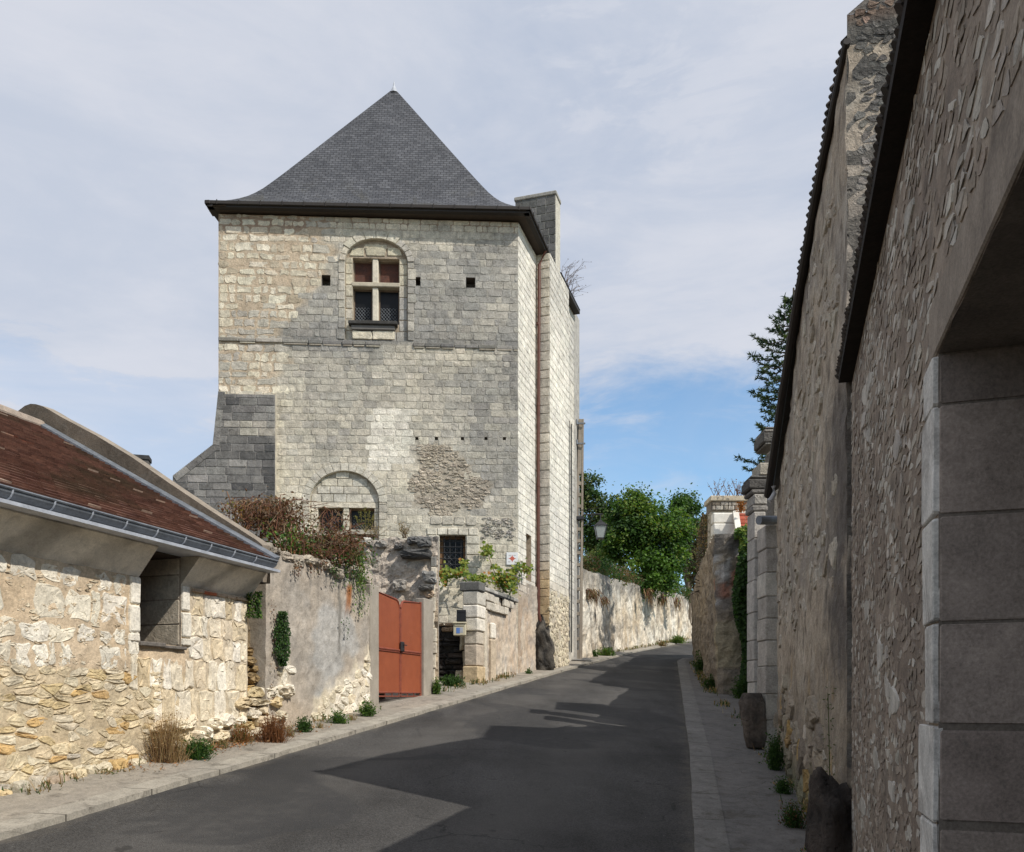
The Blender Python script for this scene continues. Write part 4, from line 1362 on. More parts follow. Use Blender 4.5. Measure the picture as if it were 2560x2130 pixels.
# roof of flat brown tiles
RW0, RZ0, RW1, RZ1 = .33, CZ + .46, -3.46, 5.74
sl = math.hypot(RW0 - RW1, RZ1 - RZ0)
nr = int(sl / .112)
mb = MB()
ux, uy = (RW1 - RW0) / sl, (RZ1 - RZ0) / sl          # up the slope in (w,z)
nxw, nxz = uy, -ux                                   # outward normal in (w,z)
def roof_u(x, y):
    k = (x - CX) / F; best = (9e9, 0)
    for i in range(400):
        s = sl * i / 400
        o = LF.o + LF.n * (RW0 + ux * s); d = LF.n.dot(o) / (LF.n.x * k + LF.n.y)
        e = abs(HY - (RZ0 + uy * s - EYE) / d * F - y)
        if e < best[0]: best = (e, LF.u.dot(Vector((k * d, d)) - o))
    return best[1]
UR = sum(roof_u(*q) for q in ((180, 1105), (329, 1195), (500, 1299), (620, 1372))) / 4
for r in range(nr):
    s0, s1 = r * sl / nr, (r + 1.35) * sl / nr
    u = .1 - (r % 2) * .085
    while u < UR:
        a, b = max(.1, u + .0005), min(UR, u + .1695)
        if b - a > .02:
            t = random.random()
            col = mixc((.105, .050, .036), (.165, .084, .059), t)
            q = fbm(u * .7, r * .1, 91)
            if q > .15: col = mixc(col, (.085, .055, .035), min(1, q * 1.6))
            if random.random() < .015: col = (.34, .25, .19)
            if 19 < r < 22 and LF.px(u, RZ0 + s0 * uy)[0] < 2 and 0: pass
            h0 = .032 + random.uniform(-.003, .004); h1 = .004
            p = lambda uu, s, h: LF.p(uu, RZ0 + uy * s + nxz * h, RW0 + ux * s + nxw * h)
            mb.add([p(a, s0, h0), p(b, s0, h0), p(b, s1, h1), p(a, s1, h1), p(a, s0, h0 - .024), p(b, s0, h0 - .024)],
                   [(0, 1, 2, 3), (4, 5, 1, 0)], vary(col, .12))
        u += .17
# one newer orange tile pair
for (x_, y_) in ((28, 1094), (40, 1101), (52, 1107)):
    for s in range(nr):
        pass
p = lambda uu, s, h: LF.p(uu, RZ0 + uy * s + nxz * h, RW0 + ux * s + nxw * h)
k_ = (22 - CX) / F
best = None
for r in range(nr):
    s = (r + .5) * sl / nr
    o = LF.o + LF.n * (RW0 + ux * s)
    d = LF.n.dot(o) / (LF.n.x * k_ + LF.n.y)
    yy = HY - (RZ0 + uy * s - EYE) / d * F
    if best is None or abs(yy - 1094) < best[0]: best = (abs(yy - 1094), r, LF.u.dot(Vector((k_ * d, d)) - o))
r, uo = best[1], best[2]
for i in (0, 1):
    s0, s1 = (r - i) * sl / nr, (r - i + 1.0) * sl / nr
    a = uo + i * .12
    mb.add([p(a, s0, .034), p(a + .16, s0, .034), p(a + .16, s1, .014), p(a, s1, .014)], [(0, 1, 2, 3)], (.48, .16, .06))
mb.quad(LF.p(.1, RZ0 - .03, RW0 - .02), LF.p(UR, RZ0 - .03, RW0 - .02), LF.p(UR, RZ1 - .03, RW1), LF.p(.1, RZ1 - .03, RW1), (.08, .05, .04))
mb.quad(LF.p(.1, RZ1 - .02, RW1), LF.p(UR, RZ1 - .02, RW1), LF.p(UR, RZ0, RW1 - 3.8), LF.p(.1, RZ0, RW1 - 3.8), (.12, .06, .04))
roofb = mb.build('roof', 'tile', barn)
mb = MB()                                                # mortared ridge
pts = [(.1 + (UR - .1) * i / 24) for i in range(25)]
mb.tube([LF.p(u, RZ1 + .0 + .02 * fbm(u * 3, 1), RW1) for u in pts], [.10 + .02 * fbm(u * 4, 4) for u in pts], 9, (.32, .26, .21))
mb.build('ridge', 'plaster', roofb)
mb = MB()
for (h, w0, w1) in ((.05, -.085, .015),):
    mb.add([p(UR + w0, -.06, h), p(UR + w1, -.06, h + .03), p(UR + w1, sl, h + .03), p(UR + w0, sl, h), p(UR + w0, -.06, h - .04), p(UR + w1, -.06, h - .04), p(UR + w0, sl, h - .04)],
           [(0, 1, 2, 3), (4, 5, 1, 0), (4, 0, 3, 6)])
mb.build('flashing', 'zinc', roofb)
# rendered gable parapet
mb = MB()
pu0, pu1 = UR + .02, UR + .20
PPF = Fr(LF.p(pu0, 0).to_2d(), -LF.n, -1)
top = [(.10, 3.40)] + [(lambda h: (-h[0], h[1]))(PPF.hit(x, y)) for (x, y) in ((656, 1362), (640, 1349), (514, 1268), (420, 1205), (329, 1142), (240, 1088), (151, 1041), (128, 1027), (108, 1016), (90, 1010), (76, 1009), (62, 1014))]
top += [(top[-1][0] - .5, top[-1][1] - .25), (top[-1][0] - 3.5, top[-1][1] - 2.0), (top[-1][0] - 3.5, 3.3)]
pc = lambda w, z: mixc((.165, .135, .103), (.10, .083, .065), .5 + .7 * fbm(w * 1.2, z * .6, 95))  # front painted darker than the top, as grazing light leaves it
for off, rev in ((pu0, 0), (pu1, 1)):
    for (a, b) in zip(top, top[1:]):
        zb_ = lambda w: min(RZ0 + (RW0 - w) * uy / -ux if w > RW1 else RZ1 - (RW1 - w) * .52, 9) - .25
        n = 5
        for i in range(n):
            q = [(a[0] + (b[0] - a[0]) * e, a[1] + (b[1] - a[1]) * e) for e in (i / n, (i + 1) / n)]
            if q[0][0] == q[1][0]: continue
            zz0, zz1 = min(zb_(q[0][0]), q[0][1]), min(zb_(q[1][0]), q[1][1])
            if rev: zz0, zz1 = min(zz0, 3.4), min(zz1, 3.4)
            mb.add([LF.p(off, zz0, q[0][0]), LF.p(off, q[0][1], q[0][0]), LF.p(off, q[1][1], q[1][0]), LF.p(off, zz1, q[1][0])], [(0, 1, 2, 3)],
                   [pc(q[0][0], zz0), pc(*q[0]), pc(*q[1]), pc(q[1][0], zz1)])
for (a, b) in zip(top, top[1:]):
    mb.quad(LF.p(pu0, a[1], a[0]), LF.p(pu1, a[1] + .02, a[0]), LF.p(pu1, b[1] + .02, b[0]), LF.p(pu0, b[1], b[0]), (.26, .22, .175))
    mb.quad(LF.p(pu1, a[1] + .02, a[0]), LF.p(pu1, a[1], a[0]), LF.p(pu1, b[1], b[0]), LF.p(pu1, b[1] + .02, b[0]), (.3, .26, .21))
mb.build('parapet', 'plaster', barn)
mb = MB()
mb.box(Fr(P(333, 1200, 12.2).to_2d(), (1, .25)), 0, .20, P(350, 1162, 12.2).z - .2, P(350, 1142, 12.2).z, -.2, .0, (.12, .11, .1))
mb.box(Fr(P(330, 1200, 12.2).to_2d(), (1, .25)), 0, .23, P(350, 1146, 12.2).z, P(350, 1136, 12.2).z, -.22, .02, (.05, .05, .05))
mb.build('vent', 'concrete', barn)

# ================================================================== WALLS, GATE AND PASSAGE ON THE LEFT
LK = LF
# crumbling rubble end between the outbuilding and the rendered wall
mb = MB()
def cr_t(s, z): return mixc((.40, .28, .13), (.16, .13, .10), .5 + .9 * fbm(s * 3, z * 3, 101))
pth = [LF.p(UE + .02, 0, -.30).to_2d(), LF.p(UE + .78, 0, -.22).to_2d()]
loft(mb, pth, lambda s, x, y: 1.2, lambda s: 3.55, .4, cr_t, .08, .08, .07, 1, None, 0, 2.2)
rubble(mb, LF.off(-.24), UE + .0, UE + .75, 1.35, 2.55, .2, .11, .006, lambda u, z: vary(mixc((.46, .31, .13), (.24, .185, .12), random.random()), .15), .09, None, .1, .03, .015, .4, rd)
rubble(mb, LF.off(-.06), UE - .1, UE + .85, 1.2, 2.05, .24, .13, .006, lambda u, z: vary(mixc((.54, .41, .20), WHITE, random.random()), .12), .10, None, .05, .03, .015, .4, rd)
rb = mb.build('rubble_wall', 'rock', None, loc=(-3.2, 11.3, 1.2))
tag(rb, 'crumbling yellow rubble stub between the tiled outbuilding and the grey rendered wall', 'wall')

# grey rendered garden wall
gw = thing('garden_wall', 'grey rendered garden wall with bare cream stone at its foot, beside the red gate', 'wall', (-2.8, 13.0, 1.5))
gu0, gu1 = du_(11.42), du_(14.36)
GW = LF
def gw_t(s, z):
    u = gu0 + s
    x, y = GW.px(u, z)
    n, n2, n3 = fbm(u * 1.1, z * 1.1, 111), fbm(u * 3.5, z * 3.5, 112), fbm(u * 12, z * 2, 113)
    c = mixc((.37, .335, .29), (.46, .385, .30), .45 + .8 * n)
    c = mixc(c, (.42, .425, .415), sstep(.1, .5, fbm(u * .8, z * .9, 115)) * .7)
    c = mixc(c, (.19, .175, .155), sstep(.05, .5, n3 + n2 * .4) * sstep(2.9, 3.9, z) * .75)       # run-off streaks below the coping
    yb = lerp_path([(690, 1900), (778, 1782), (823, 1712), (876, 1682), (930, 1625)], x)
    m = sstep(-16, 16, y - yb - 34 * n2)
    c = mixc(c, mixc((.60, .53, .41), (.66, .61, .52), .5 + n2), m)
    m2 = sstep(20, 4, abs(x - 712) ) * sstep(1640, 1655, y) * sstep(1745, 1720, y)
    c = mixc(c, (.62, .55, .43), m2)
    rs = sstep(10, 4, abs(x - (874 - (y - 1457) * .06))) * sstep(1455, 1470, y) * sstep(1550, 1500, y + 14 * n3)
    c = mixc(c, (.34, .12, .03), rs * .9)
    st = sstep(5, 1, abs(x - 849 - 3 * n2)) * sstep(1440, 1470, y) * sstep(1660, 1600, y)
    c = mixc(c, (.17, .16, .14), st * .8)
    return c
mb = MB()
loft(mb, [LF.p(gu0, 0, 0).to_2d(), LF.p(gu1, 0, 0).to_2d()], lambda s, x, y: 1.0, lambda s: 3.92 + .05 * fbm(s * 1.5, 2) - .30 * sstep(2.6, 3.0, s), .38, gw_t, .035, .035, .018, 1, lambda s, z: (.30, .27, .22), 0, 1.5)
def gacc(u, z):
    x, y = GW.px(u, z)
    yb = lerp_path([(690, 1900), (778, 1782), (823, 1712), (876, 1682), (930, 1625)], x)
    return y > yb + 14 or (697 < x < 727 and 1645 < y < 1735)
rubble(mb, GW, gu0, gu1, 1.25, 2.75, .21, .13, .002, lambda u, z: vary(mixc((.60, .52, .38), WHITE, random.random()), .08), .016, gacc, .15, .007, .016, .10, rd)
mb.build('wall', 'plaster', gw)
mb = MB()
u = gu0 - .05
while u < gu1 - .25:
    L = random.uniform(.10, .34)
    if random.random() < .8:
        zt_ = 3.92 + random.uniform(-.03, .07)
        stone(mb, LF, rrect(u, u + L - .01, zt_ - random.uniform(.07, .16), zt_, .02, .04, 2), random.uniform(.03, .09), vary(mixc((.30, .26, .21), (.5, .44, .35), random.random()), .12), ((1, -4), (1.0, .6), (.9, 1)), .015, .2)
    u += L
mb.build('coping', 'rock', gw)

# bank of earth behind the wall (carries the brambles)
mb = MB()
bx_ = []
for i in range(14):
    for k in range(9):
        u = du_(11.5) + i * .36; w = -.35 - k * .42
        q = LF.p(u, 0, w)
        z = 3.78 + .45 * sstep(0, 4, k) + .10 * fbm(u * 2, w * 2, 5) - 2.2 * sstep(8.6 + .3, 10.3, u - 3.2) * 1
        bx_.append(Vector((q.x, q.y, z)))
mb.add(bx_, [(i * 9 + k, (i + 1) * 9 + k, (i + 1) * 9 + k + 1, i * 9 + k + 1) for i in range(13) for k in range(8)], (.13, .10, .065))
kind(mb.build('bank', 'earth', smooth=True))

# concrete gate posts
pz = 3.81
def post(u0, u1, zt, lab):
    g = ground(*LF.p(u0, 0).to_2d())
    mb = MB()
    mb.box(LF, u0, u1, g - .2, zt, -.16, .02, (.34, .305, .255), .012)
    o = mb.build('gate_post', 'concrete', None, loc=LF.p((u0 + u1) / 2, g, -.07))
    tag(o, lab, 'post', 'gate posts')
post(LF.hit(924, 1600)[0], LF.hit(945, 1600)[0], pz, 'rough concrete gate post at the end of the grey rendered wall, against the red gate')
p1u = LF.hit(1058, 1600)[0]
post(p1u, LF.hit(1081, 1600)[0], 3.83, 'bare concrete gate post between the red gate and the dark stone passage')
# gate
gate = thing('gate', 'rust red sheet metal double gate with rounded inner corners', 'gate', LF.p(du_(15.5), 1.85, -.05))
gu_a, gu_b = LF.hit(947, 1600)[0] + .02, p1u - .02
gm = (gu_a + gu_b) / 2
GB, GT = 1.99, 3.73
GF2 = LF.off(-.05)
def leafout(a, b, inner_right):
    r, dz = .17, .05
    pts = [(a, GB), (b, GB)]
    if inner_right:
        pts += [(b, GT - dz - r)] + [(b - r + r * math.cos(t), GT - dz - r + r * math.sin(t)) for t in [math.pi / 2 * k / 7 for k in range(1, 8)]] + [(a, GT)]
    else:
        pts += [(b, GT)] + [(a + r - r * math.cos(t), GT - dz - r + r * math.sin(t)) for t in [math.pi / 2 * (7 - k) / 7 for k in range(0, 7)]] + [(a, GT - dz - r)]
    return pts
for (a, b, ir) in ((gu_a, gm - .012, True), (gm + .012, gu_b, False)):
    o = leafout(a + .02, b - .02, ir)
    mb = MB()
    n = len(o)
    mb.add([GF2.p(u, z, -.004) for u, z in o] + [GF2.p(u, z, .004) for u, z in o], [tuple(range(n))[::-1], tuple(n + i for i in range(n))] + [(i, (i + 1) % n, n + (i + 1) % n, n + i) for i in range(n)])
    lf = mb.build('leaf', 'gate_red', gate)
    mb = MB()
    mb.tube([GF2.p(u, z, .0) for u, z in leafout(a + .015, b - .015, ir)] + [GF2.p(a + .015, GB, 0)], .021, 8)
    zb_ = 2.76
    mb.tube([GF2.p(a + .03, zb_, .012), GF2.p(b - .03, zb_, .012)], .022, 8)
    mb.tube([GF2.p(a, zb_ - .035, .012), GF2.p(b - .03, zb_ - .035, .012)], .012, 6)
    mb.tube([GF2.p(a + .02, GB - .07, .0), GF2.p(b - .02, GB - .07, .0)], .014, 6)
    for e in range(4):
        u = a + .03 + (b - a - .06) * e / 3
        mb.tube([GF2.p(u, GB - .08, 0), GF2.p(u, GB, 0)], .009, 5)
    if not ir:
        mb.tube([GF2.p(b + .0, GB - .1, 0), GF2.p(b + .0, GT + .02, 0)], .022, 8)
    mb.build('frame', 'gate_frame', lf)
mb = MB()
mb.box(GF2, gm - .055, gm + .075, 2.74, 2.92, .025, .065, (.02, .02, .02), .01)
mb.tube([GF2.p(gm + .01, 2.86, .06), GF2.p(gm + .01, 2.86, .10), GF2.p(gm + .09, 2.855, .10)], .01, 6)
mb.build('lock', 'dark_metal', gate)

# ruined wall standing behind the gate
rw_r, rw_l = Vector((-1.56, 18.0)), Vector((-4.7, 18.15))
rwall = thing('ruined_wall', 'ruined rough plaster wall with dark weathered ledge stones, behind the red gate', 'wall', (-2.4, 18.3, 2.1))
RF = Fr(rw_l, rw_r - rw_l); RL = (rw_r - rw_l).length
def rw_t(s, z):
    n, n2 = fbm(s * 1.4, z * 1.4, 121), fbm(s * 5, z * 5, 122)
    c = mixc((.56, .475, .385), (.46, .40, .335), .5 + .9 * n)
    c = mixc(c, (.24, .23, .215), sstep(4.95, 5.35, z + .25 * n) * (.45 + .5 * n2))
    c = mixc(c, (.42, .30, .15), sstep(4.1, 3.6, z) * .4)
    c = mixc(c, (.27, .255, .235), sstep(.2, .5, n2) * .5)
    return c
mb = MB()
rt_ = lambda s: RF.hit(lerp_path([(0, 700), (RL, 1097)], s), 1346)[1] + .07 * fbm(s * 3, 7) + .06 * sstep(RL - .5, RL, s)
loft(mb, [rw_l, rw_r], lambda s, x, y: 1.9, rt_, .14, rw_t, .05, .05, .07, 1, lambda s, z: (.2, .19, .17), 0, 1.8)
mb.build('wall', 'rock', rwall)
mb = MB()
def rblock(x0, y0, x1, y1, dep, col, j=.02):
    q = pxr(RF, x0, y0, x1, y1)
    stone(mb, RF, rrect(q[0], q[1], q[2], q[3], j, .05, 2), dep, col, ((1, 0), (1.0, .75), (.9, 1)), .02, .2)
rblock(1002, 1379, 1078, 1399, .24, (.085, .083, .08), .03); rblock(1018, 1345, 1050, 1362, .15, (.16, .155, .15)); rblock(1042, 1342, 1082, 1370, .13, (.15, .147, .14), .03)
rblock(985, 1362, 1010, 1374, .13, (.15, .145, .14)); rblock(985, 1452, 1017, 1478, .13, (.36, .33, .29)); rblock(1058, 1430, 1092, 1458, .2, (.30, .29, .27)); rblock(1050, 1464, 1086, 1478, .22, (.17, .165, .155))
rblock(905, 1346, 930, 1365, .18, (.5, .47, .41)); rblock(940, 1352, 968, 1368, .1, (.3, .28, .25)); rblock(1062, 1478, 1084, 1492, .1, (.55, .42, .3))
mb.build('ledge_stone', 'rock', rwall)
mb = MB()
z = 2.0
EF = Fr(rw_r - RF.u * .17, RF.u)
while z < 4.7:
    h = random.uniform(.16, .34)
    e = random.uniform(-.03, .03)
    mb.box(EF, e, .12 + e, z + .004, z + h - .004, -.10, .05 + e, vary((.62, .56, .45) if z < 4.6 else (.25, .24, .22), .08), .015)
    z += h
mb.build('jamb', 'masonry', rwall)

# dark dry-stone wall in the passage
nw = thing('passage_wall', 'low wall of black weathered slabs at the back of the passage beside the mailbox', 'wall', (-1.45, 20.1, 2.3))
NW = Fr((-1.86, 20.05), (1, .02))
mb = MB()
mb.box(NW, 0, .90, 1.9, 3.60, -.5, 0, (.06, .055, .05))
rows(mb, NW, 2.1, 3.45, .105, (.22, .55), .008, ivf_make(0, .88), lambda u, z: vary(mixc((.042, .038, .036), (.13, .105, .088), random.random() ** 2.2), .2), .08, .015, .02, 2, .02, None, .35, .03, .2, rd=rd)
rows(mb, NW, 3.45, 3.64, .10, (.2, .4), .01, ivf_make(0, .88), lambda u, z: vary((.44, .31, .20), .15), .07, .012, .02, 2, .01, None, .2, .02, .1, rd=rd)
for (a, b, c, d) in ((.62, .88, 3.0, 3.42), (.70, .88, 2.35, 2.98), (.52, .70, 2.2, 2.55)):
    stone(mb, NW, rrect(a, b, c, d, .02, .03, 2), .15, vary((.55, .47, .34), .06), rough=.012)
mb.build('wall', 'rock', nw)

# low wall with coping and end pier
lwl = thing('low_wall', 'low tan plastered wall with mossy dark coping running up to the tower', 'wall', (-.4, 20.9, 2.4))
pa, pb_ = (19.5 - 22.67) * 1.0461, (20.0 - 22.67) * 1.0461
def lw_t(s, z):
    n, n2, n3 = fbm(s * 1.2, z * .9, 131), fbm(s * 4, z * 3, 132), fbm(s * 6, z * 1.2, 133)
    c = mixc((.50, .395, .295), (.60, .53, .43), .4 + .8 * n)
    c = mixc(c, (.34, .31, .28), sstep(.05, .4, n2) * .55)
    c = mixc(c, (.33, .31, .29), sstep(3.3, 2.7, z) * sstep(-.2, .3, n3) * .6)
    c = mixc(c, (.66, .62, .53), sstep(.2, .45, n3) * sstep(2.9, 2.5, z))
    c = mixc(c, (.24, .235, .22), sstep(4.05, 4.4, z) * .5)
    return c
mb = MB()
wpath = [TR.p(pb_, 0, -.02).to_2d(), TR.p(0, 0, 0).to_2d(), TR.p(u_b, 0, .10).to_2d()]
loft(mb, wpath, lambda s, x, y: ground(x, y) - .2, lambda s: 4.39 if s < 2.6 else 4.39 + .65 * sstep(2.6, 3.4, s), .30, lw_t, .06, .06, .03, 1, None, .04, 1.3)
rows(mb, TR, 3.98, 4.39, .205, (.25, .42), .01, ivf_make(pb_ + .02, -.5), lambda u, z: vary((.55, .50, .42), .08), .035, .01, .02, 1, .005, None, .1, .05, .02, rd=rd)
mb.build('wall', 'plaster', lwl)
mb = MB()
PF = Fr(TR.p(pa, 0, 0).to_2d(), -TR.n, -1)           # faces the camera, u runs into the passage
z = 2.1
blocks = [(2.1, 2.62, .05, (.55, .43, .27)), (2.62, 3.12, .0, (.50, .42, .33)), (3.12, 3.42, .0, (.52, .46, .38)), (3.42, 3.72, .045, WHITE), (3.72, 4.02, .05, WHITE), (4.02, 4.34, .04, (.56, .52, .45))]
for (a, b, e, c) in blocks:
    mb.box(TR, pa - e, pb_ + .0 + e * .3, a + .006, b - .006, -.30 - e * .4, .02 + e * .7, vary(c, .05), .022)
mb.box(TR, pa + .45, pa + .62, 2.2, 3.95, -.05, .06, (.58, .52, .42), .02)
mb.box(TR, pa + .98, pa + 1.3, 2.2, 3.3, -.05, .055, (.53, .44, .33), .03)
mb.box(TR, pa + 1.0, pa + 1.28, 3.3, 3.7, -.05, .065, WHITE, .04)
mb.build('pier', 'masonry', lwl)
mb = MB()
u = pa - .06
k = 0
while u < -.1:
    L = random.uniform(.28, .5) if k else .42
    e = .03 if k == 0 else 0
    mb.box(TR, u + .006, min(u + L, -.03) - .006, 4.40 - (.06 if k == 0 else 0), 4.50 + e * 2 + random.uniform(-.015, .015), -.36 - e, .05 + e * 1.4, vary(mixc((.10, .098, .094), (.42, .40, .36), .1 if k == 0 else .25 + .75 * random.random()), .12), .018)
    u += L; k += 1
mb.box(TR, pa + .9, -.5, 4.372, 4.398, .03, .046, (.03, .03, .03))
mb.build('coping', 'masonry', lwl)

# letter boxes
BX = Fr(P(1133, 1570, 19.3).to_2d(), (1, .0))
mbx = thing('mailbox', 'small beige mailbox with a blue sticker fixed to the pier', 'mailbox', P(1148, 1588, 19.3))
z0, z1 = P(1148, 1588, 19.3).z, P(1148, 1556, 19.3).z
mb = MB(); mb.box(BX, 0, .285, z0, z1 - .02, -.22, .0, (.5, .45, .33), .012); mb.build('body', 'box_beige', mbx)
mb = MB(); mb.box(BX, -.012, .297, z1 - .022, z1 + .012, -.23, .035, (.5, .45, .33), .008); mb.box(BX, .03, .255, z1 - .075, z1 - .05, .001, .014, (.5, .45, .33), .004); mb.build('lid', 'box_beige', mbx)
mb = MB(); mb.box(BX, .07, .15, z0 + .045, z0 + .175, .001, .004); mb.build('sticker', 'sticker_blue', mbx)
mb = MB(); mb.box(BX, .15, .22, z0 + .06, z0 + .18, .001, .0035); mb.build('label_card', 'zinc_pale', mbx)
z0, z1 = P(1152, 1553, 19.3).z, P(1152, 1524, 19.3).z
mb = MB(); mb.box(BX, .075, .285, z0, z1, -.2, .0, (.02, .02, .02), .006); mb.box(BX, .095, .265, z1 - .06, z1 - .045, 0.001, .008)
bb = mb.build('letter_box', 'black_rubber', None, loc=P(1152, 1553, 19.3))
tag(bb, 'plain black box on the pier directly above the beige mailbox', 'letter box')
# enamel plaque with a red emblem
q = pxr(TF, 1266, 1381, 1295, 1412)
pq = thing('plaque', 'square white plaque with a red emblem on the tower corner', 'plaque', TF.p((q[0] + q[1]) / 2, q[2], .03))
mb = MB(); mb.box(TF, q[0], q[1], q[2], q[3], .012, .035, (.7, .7, .7), .004); mb.build('plate', 'plaque_white', pq)
mb = MB()
cu, cz = (q[0] + q[1]) / 2, (q[2] + q[3]) / 2
n = 16
pts = [(cu + math.sin(2 * math.pi * i / n) * (.105 if i % 4 == 0 else .048 if i % 2 else .062), cz + math.cos(2 * math.pi * i / n) * (.105 if i % 4 == 0 else .048 if i % 2 else .062)) for i in range(n)]
mb.add([TF.p(cu, cz, .039)] + [TF.p(a, b, .038) for a, b in pts], [(0, 1 + (i + 1) % n, 1 + i) for i in range(n)])
em = mb.build('emblem', 'emblem_red', pq)
for (a, b) in ((-.075, -.085), (.075, -.085), (-.06, .085), (.06, .085)):
    mb = MB(); mb.box(TF, cu + a - .03, cu + a + .03, cz + b - .008, cz + b + .008, .0355, .0385)
    mb.build('emblem_mark', 'emblem_grey', em)

# dark boulder against the buttress foot
def boulder(name, c, r, lab, cat, mat='rock', tint=((.05, .048, .045), (.17, .15, .125)), seed=1, amp=.28, n=22, grp=None, squash=None):
    mb = MB()
    vs, ts = [], []
    m = n * 2
    for i in range(n + 1):
        for k in range(m):
            th, ph = math.pi * i / n, 2 * math.pi * k / m
            d = Vector((math.sin(th) * math.cos(ph), math.sin(th) * math.sin(ph), math.cos(th)))
            e = Vector((math.copysign(abs(d.x) ** .75, d.x), math.copysign(abs(d.y) ** .75, d.y), math.copysign(abs(d.z) ** .8, d.z)))
            v = Vector((e.x * r[0], e.y * r[1], e.z * r[2]))
            q = 1 + amp * fbm(d.x * 1.6 + seed, d.y * 1.6, d.z * 1.6) + amp * .55 * fbm(v.x * 5 + seed, v.y * 5, v.z * 5) + amp * .25 * fbm(v.x * 14 + seed, v.y * 14, v.z * 14)
            v = v * q
            if squash: v = squash(v)
            vs.append(Vector(c) + v)
            ts.append(mixc(tint[0], tint[1], .45 + .9 * fbm(v.x * 5 + seed, v.y * 5, v.z * 5)))
    fs = [(i * m + k, i * m + (k + 1) % m, (i + 1) * m + (k + 1) % m, (i + 1) * m + k) for i in range(n) for k in range(m)]
    mb.add(vs, fs, ts)
    g = Vector((c[0], c[1], c[2] - r[2]))
    o = mb.build(name, mat, None, smooth=True, loc=g)
    return tag(o, lab, cat, grp)
bq = TR.p(u_b - .02, 3.22, .17)
boulder('boulder', bq, (.29, .27, .92), 'tall black weathered rock leaning on the foot of the tower buttress', 'rock', seed=4, amp=.30, n=34, tint=((.022, .021, .02), (.12, .108, .092)),
        squash=lambda v: Vector((v.x * (1.0 - .22 * v.z) + .07 * -v.z + .03 * math.sin(9 * v.z), v.y + .03 * math.sin(7 * v.z + 1), v.z)))

# ================================================================== CONCRETE POLE AND STREET LAMP
pole = thing('utility_pole', 'tall concrete utility pole with ladder like slots beside the tower', 'utility pole', (2.24, 29.4, ground(2.24, 29.4)))
pb0, pb1 = P(1442, 1648, 29.4), P(1453, 1049, 29.4)
def prow(t):      # centre and half width
    return pb0.x + (pb1.x - pb0.x) * t, .185 + (.085 - .185) * t
zb0, zb1 = ground(2.24, 29.4) - .1, pb1.z
PC = Fr((0, 29.4), (1, 0))
mb = MB()
def pseg(z0, z1, f0, f1, w0, w1, tint):
    vs = []
    for (z) in (z0, z1):
        t = (z - zb0) / (zb1 - zb0); c, h = prow(t)
        for w in (w0, w1):
            for f in (f0, f1): vs.append(PC.p(c + h * f, z, w))
    mb.add(vs, [(2, 3, 7, 6), (0, 4, 5, 1), (0, 2, 6, 4), (1, 5, 7, 3), (4, 6, 7, 5), (0, 1, 3, 2)], tint)
nseg = 24
for i in range(nseg):
    a, b = zb0 + (zb1 - zb0) * i / nseg, zb0 + (zb1 - zb0) * (i + 1) / nseg
    c = vary((.30, .255, .205), .08)
    pseg(a, b, -1, -.42, -.09, .09, c); pseg(a, b, .42, 1, -.09, .09, c)
z = zb0; k = 0
hol0, hol1 = P(1442, 1625, 29.4).z, P(1450, 1180, 29.4).z
pseg(zb0, hol0, -.419, .419, -.08, .08, (.29, .25, .2))
z = hol0
while z < hol1:
    t = (z - hol0) / (hol1 - hol0)
    hh = .33 - .06 * t
    z += hh
    pseg(z, min(z + .11, zb1), -.419, .419, -.08, .08, (.29, .25, .2))
    z += .11
pseg(z, zb1, -.419, .419, -.08, .08, (.30, .26, .21))
mb.build('shaft', 'concrete', pole)
mb = MB()
for y in (1062, 1112):
    mb = MB()
    q = P(1452, y, 29.4)
    mb.box(PC, q.x - .17, q.x + .14, q.z - .03, q.z + .03, .15, .19, (.4, .4, .4), .01)
    mb.tube([Vector((q.x - .155, 29.2, q.z - .035)), Vector((q.x - .155, 29.2, q.z + .12))], .035, 8)
    mb.build('bracket', 'zinc', pole)
mb = MB()
q = P(1449, 1296, 29.4)
t = (q.z - zb0) / (zb1 - zb0); c, h = prow(t)
mb.box(PC, c - h - .03, c + h + .03, q.z - .06, q.z + .05, -.17, .18, (.04, .04, .04), .01)
mb.build('clamp', 'dark_metal', pole)
lamp = thing('street_lamp', 'black lantern hanging from an arm on the concrete pole', 'street lamp', P(1501, 1347, 29.3))
LQ = P(1501, 1347, 29.3); LT = P(1501, 1300, 29.3)
ly = 29.3
mb = MB()
arm_z = P(1480, 1287, 29.3).z
mb.tube([Vector((c + h, ly, arm_z)), Vector((LQ.x - .1, ly, arm_z + .03)), Vector((LQ.x + .08, ly, arm_z + .02))], .022, 8)
pts = [Vector((c + h, ly, arm_z - .38)), Vector((c + h + .12, ly, arm_z - .33)), Vector((c + h + .27, ly, arm_z - .17)), Vector((c + h + .36, ly, arm_z))]
mb.tube(pts, .016, 6)
mb.tube([Vector((LQ.x, ly, arm_z + .02)), Vector((LQ.x, ly, LT.z - .02))], .018, 6)
mb.tube([Vector((c + h - .1, ly, arm_z + .17)), Vector((LQ.x + .15, ly, arm_z + .26))], .008, 5)
mb.build('arm', 'dark_metal', lamp)
mb = MB()
def ring4(z, r, rot=math.pi / 4): return [Vector((LQ.x + r * math.cos(rot + math.pi / 2 * k), ly + r * math.sin(rot + math.pi / 2 * k), z)) for k in range(4)]
H = LT.z - LQ.z
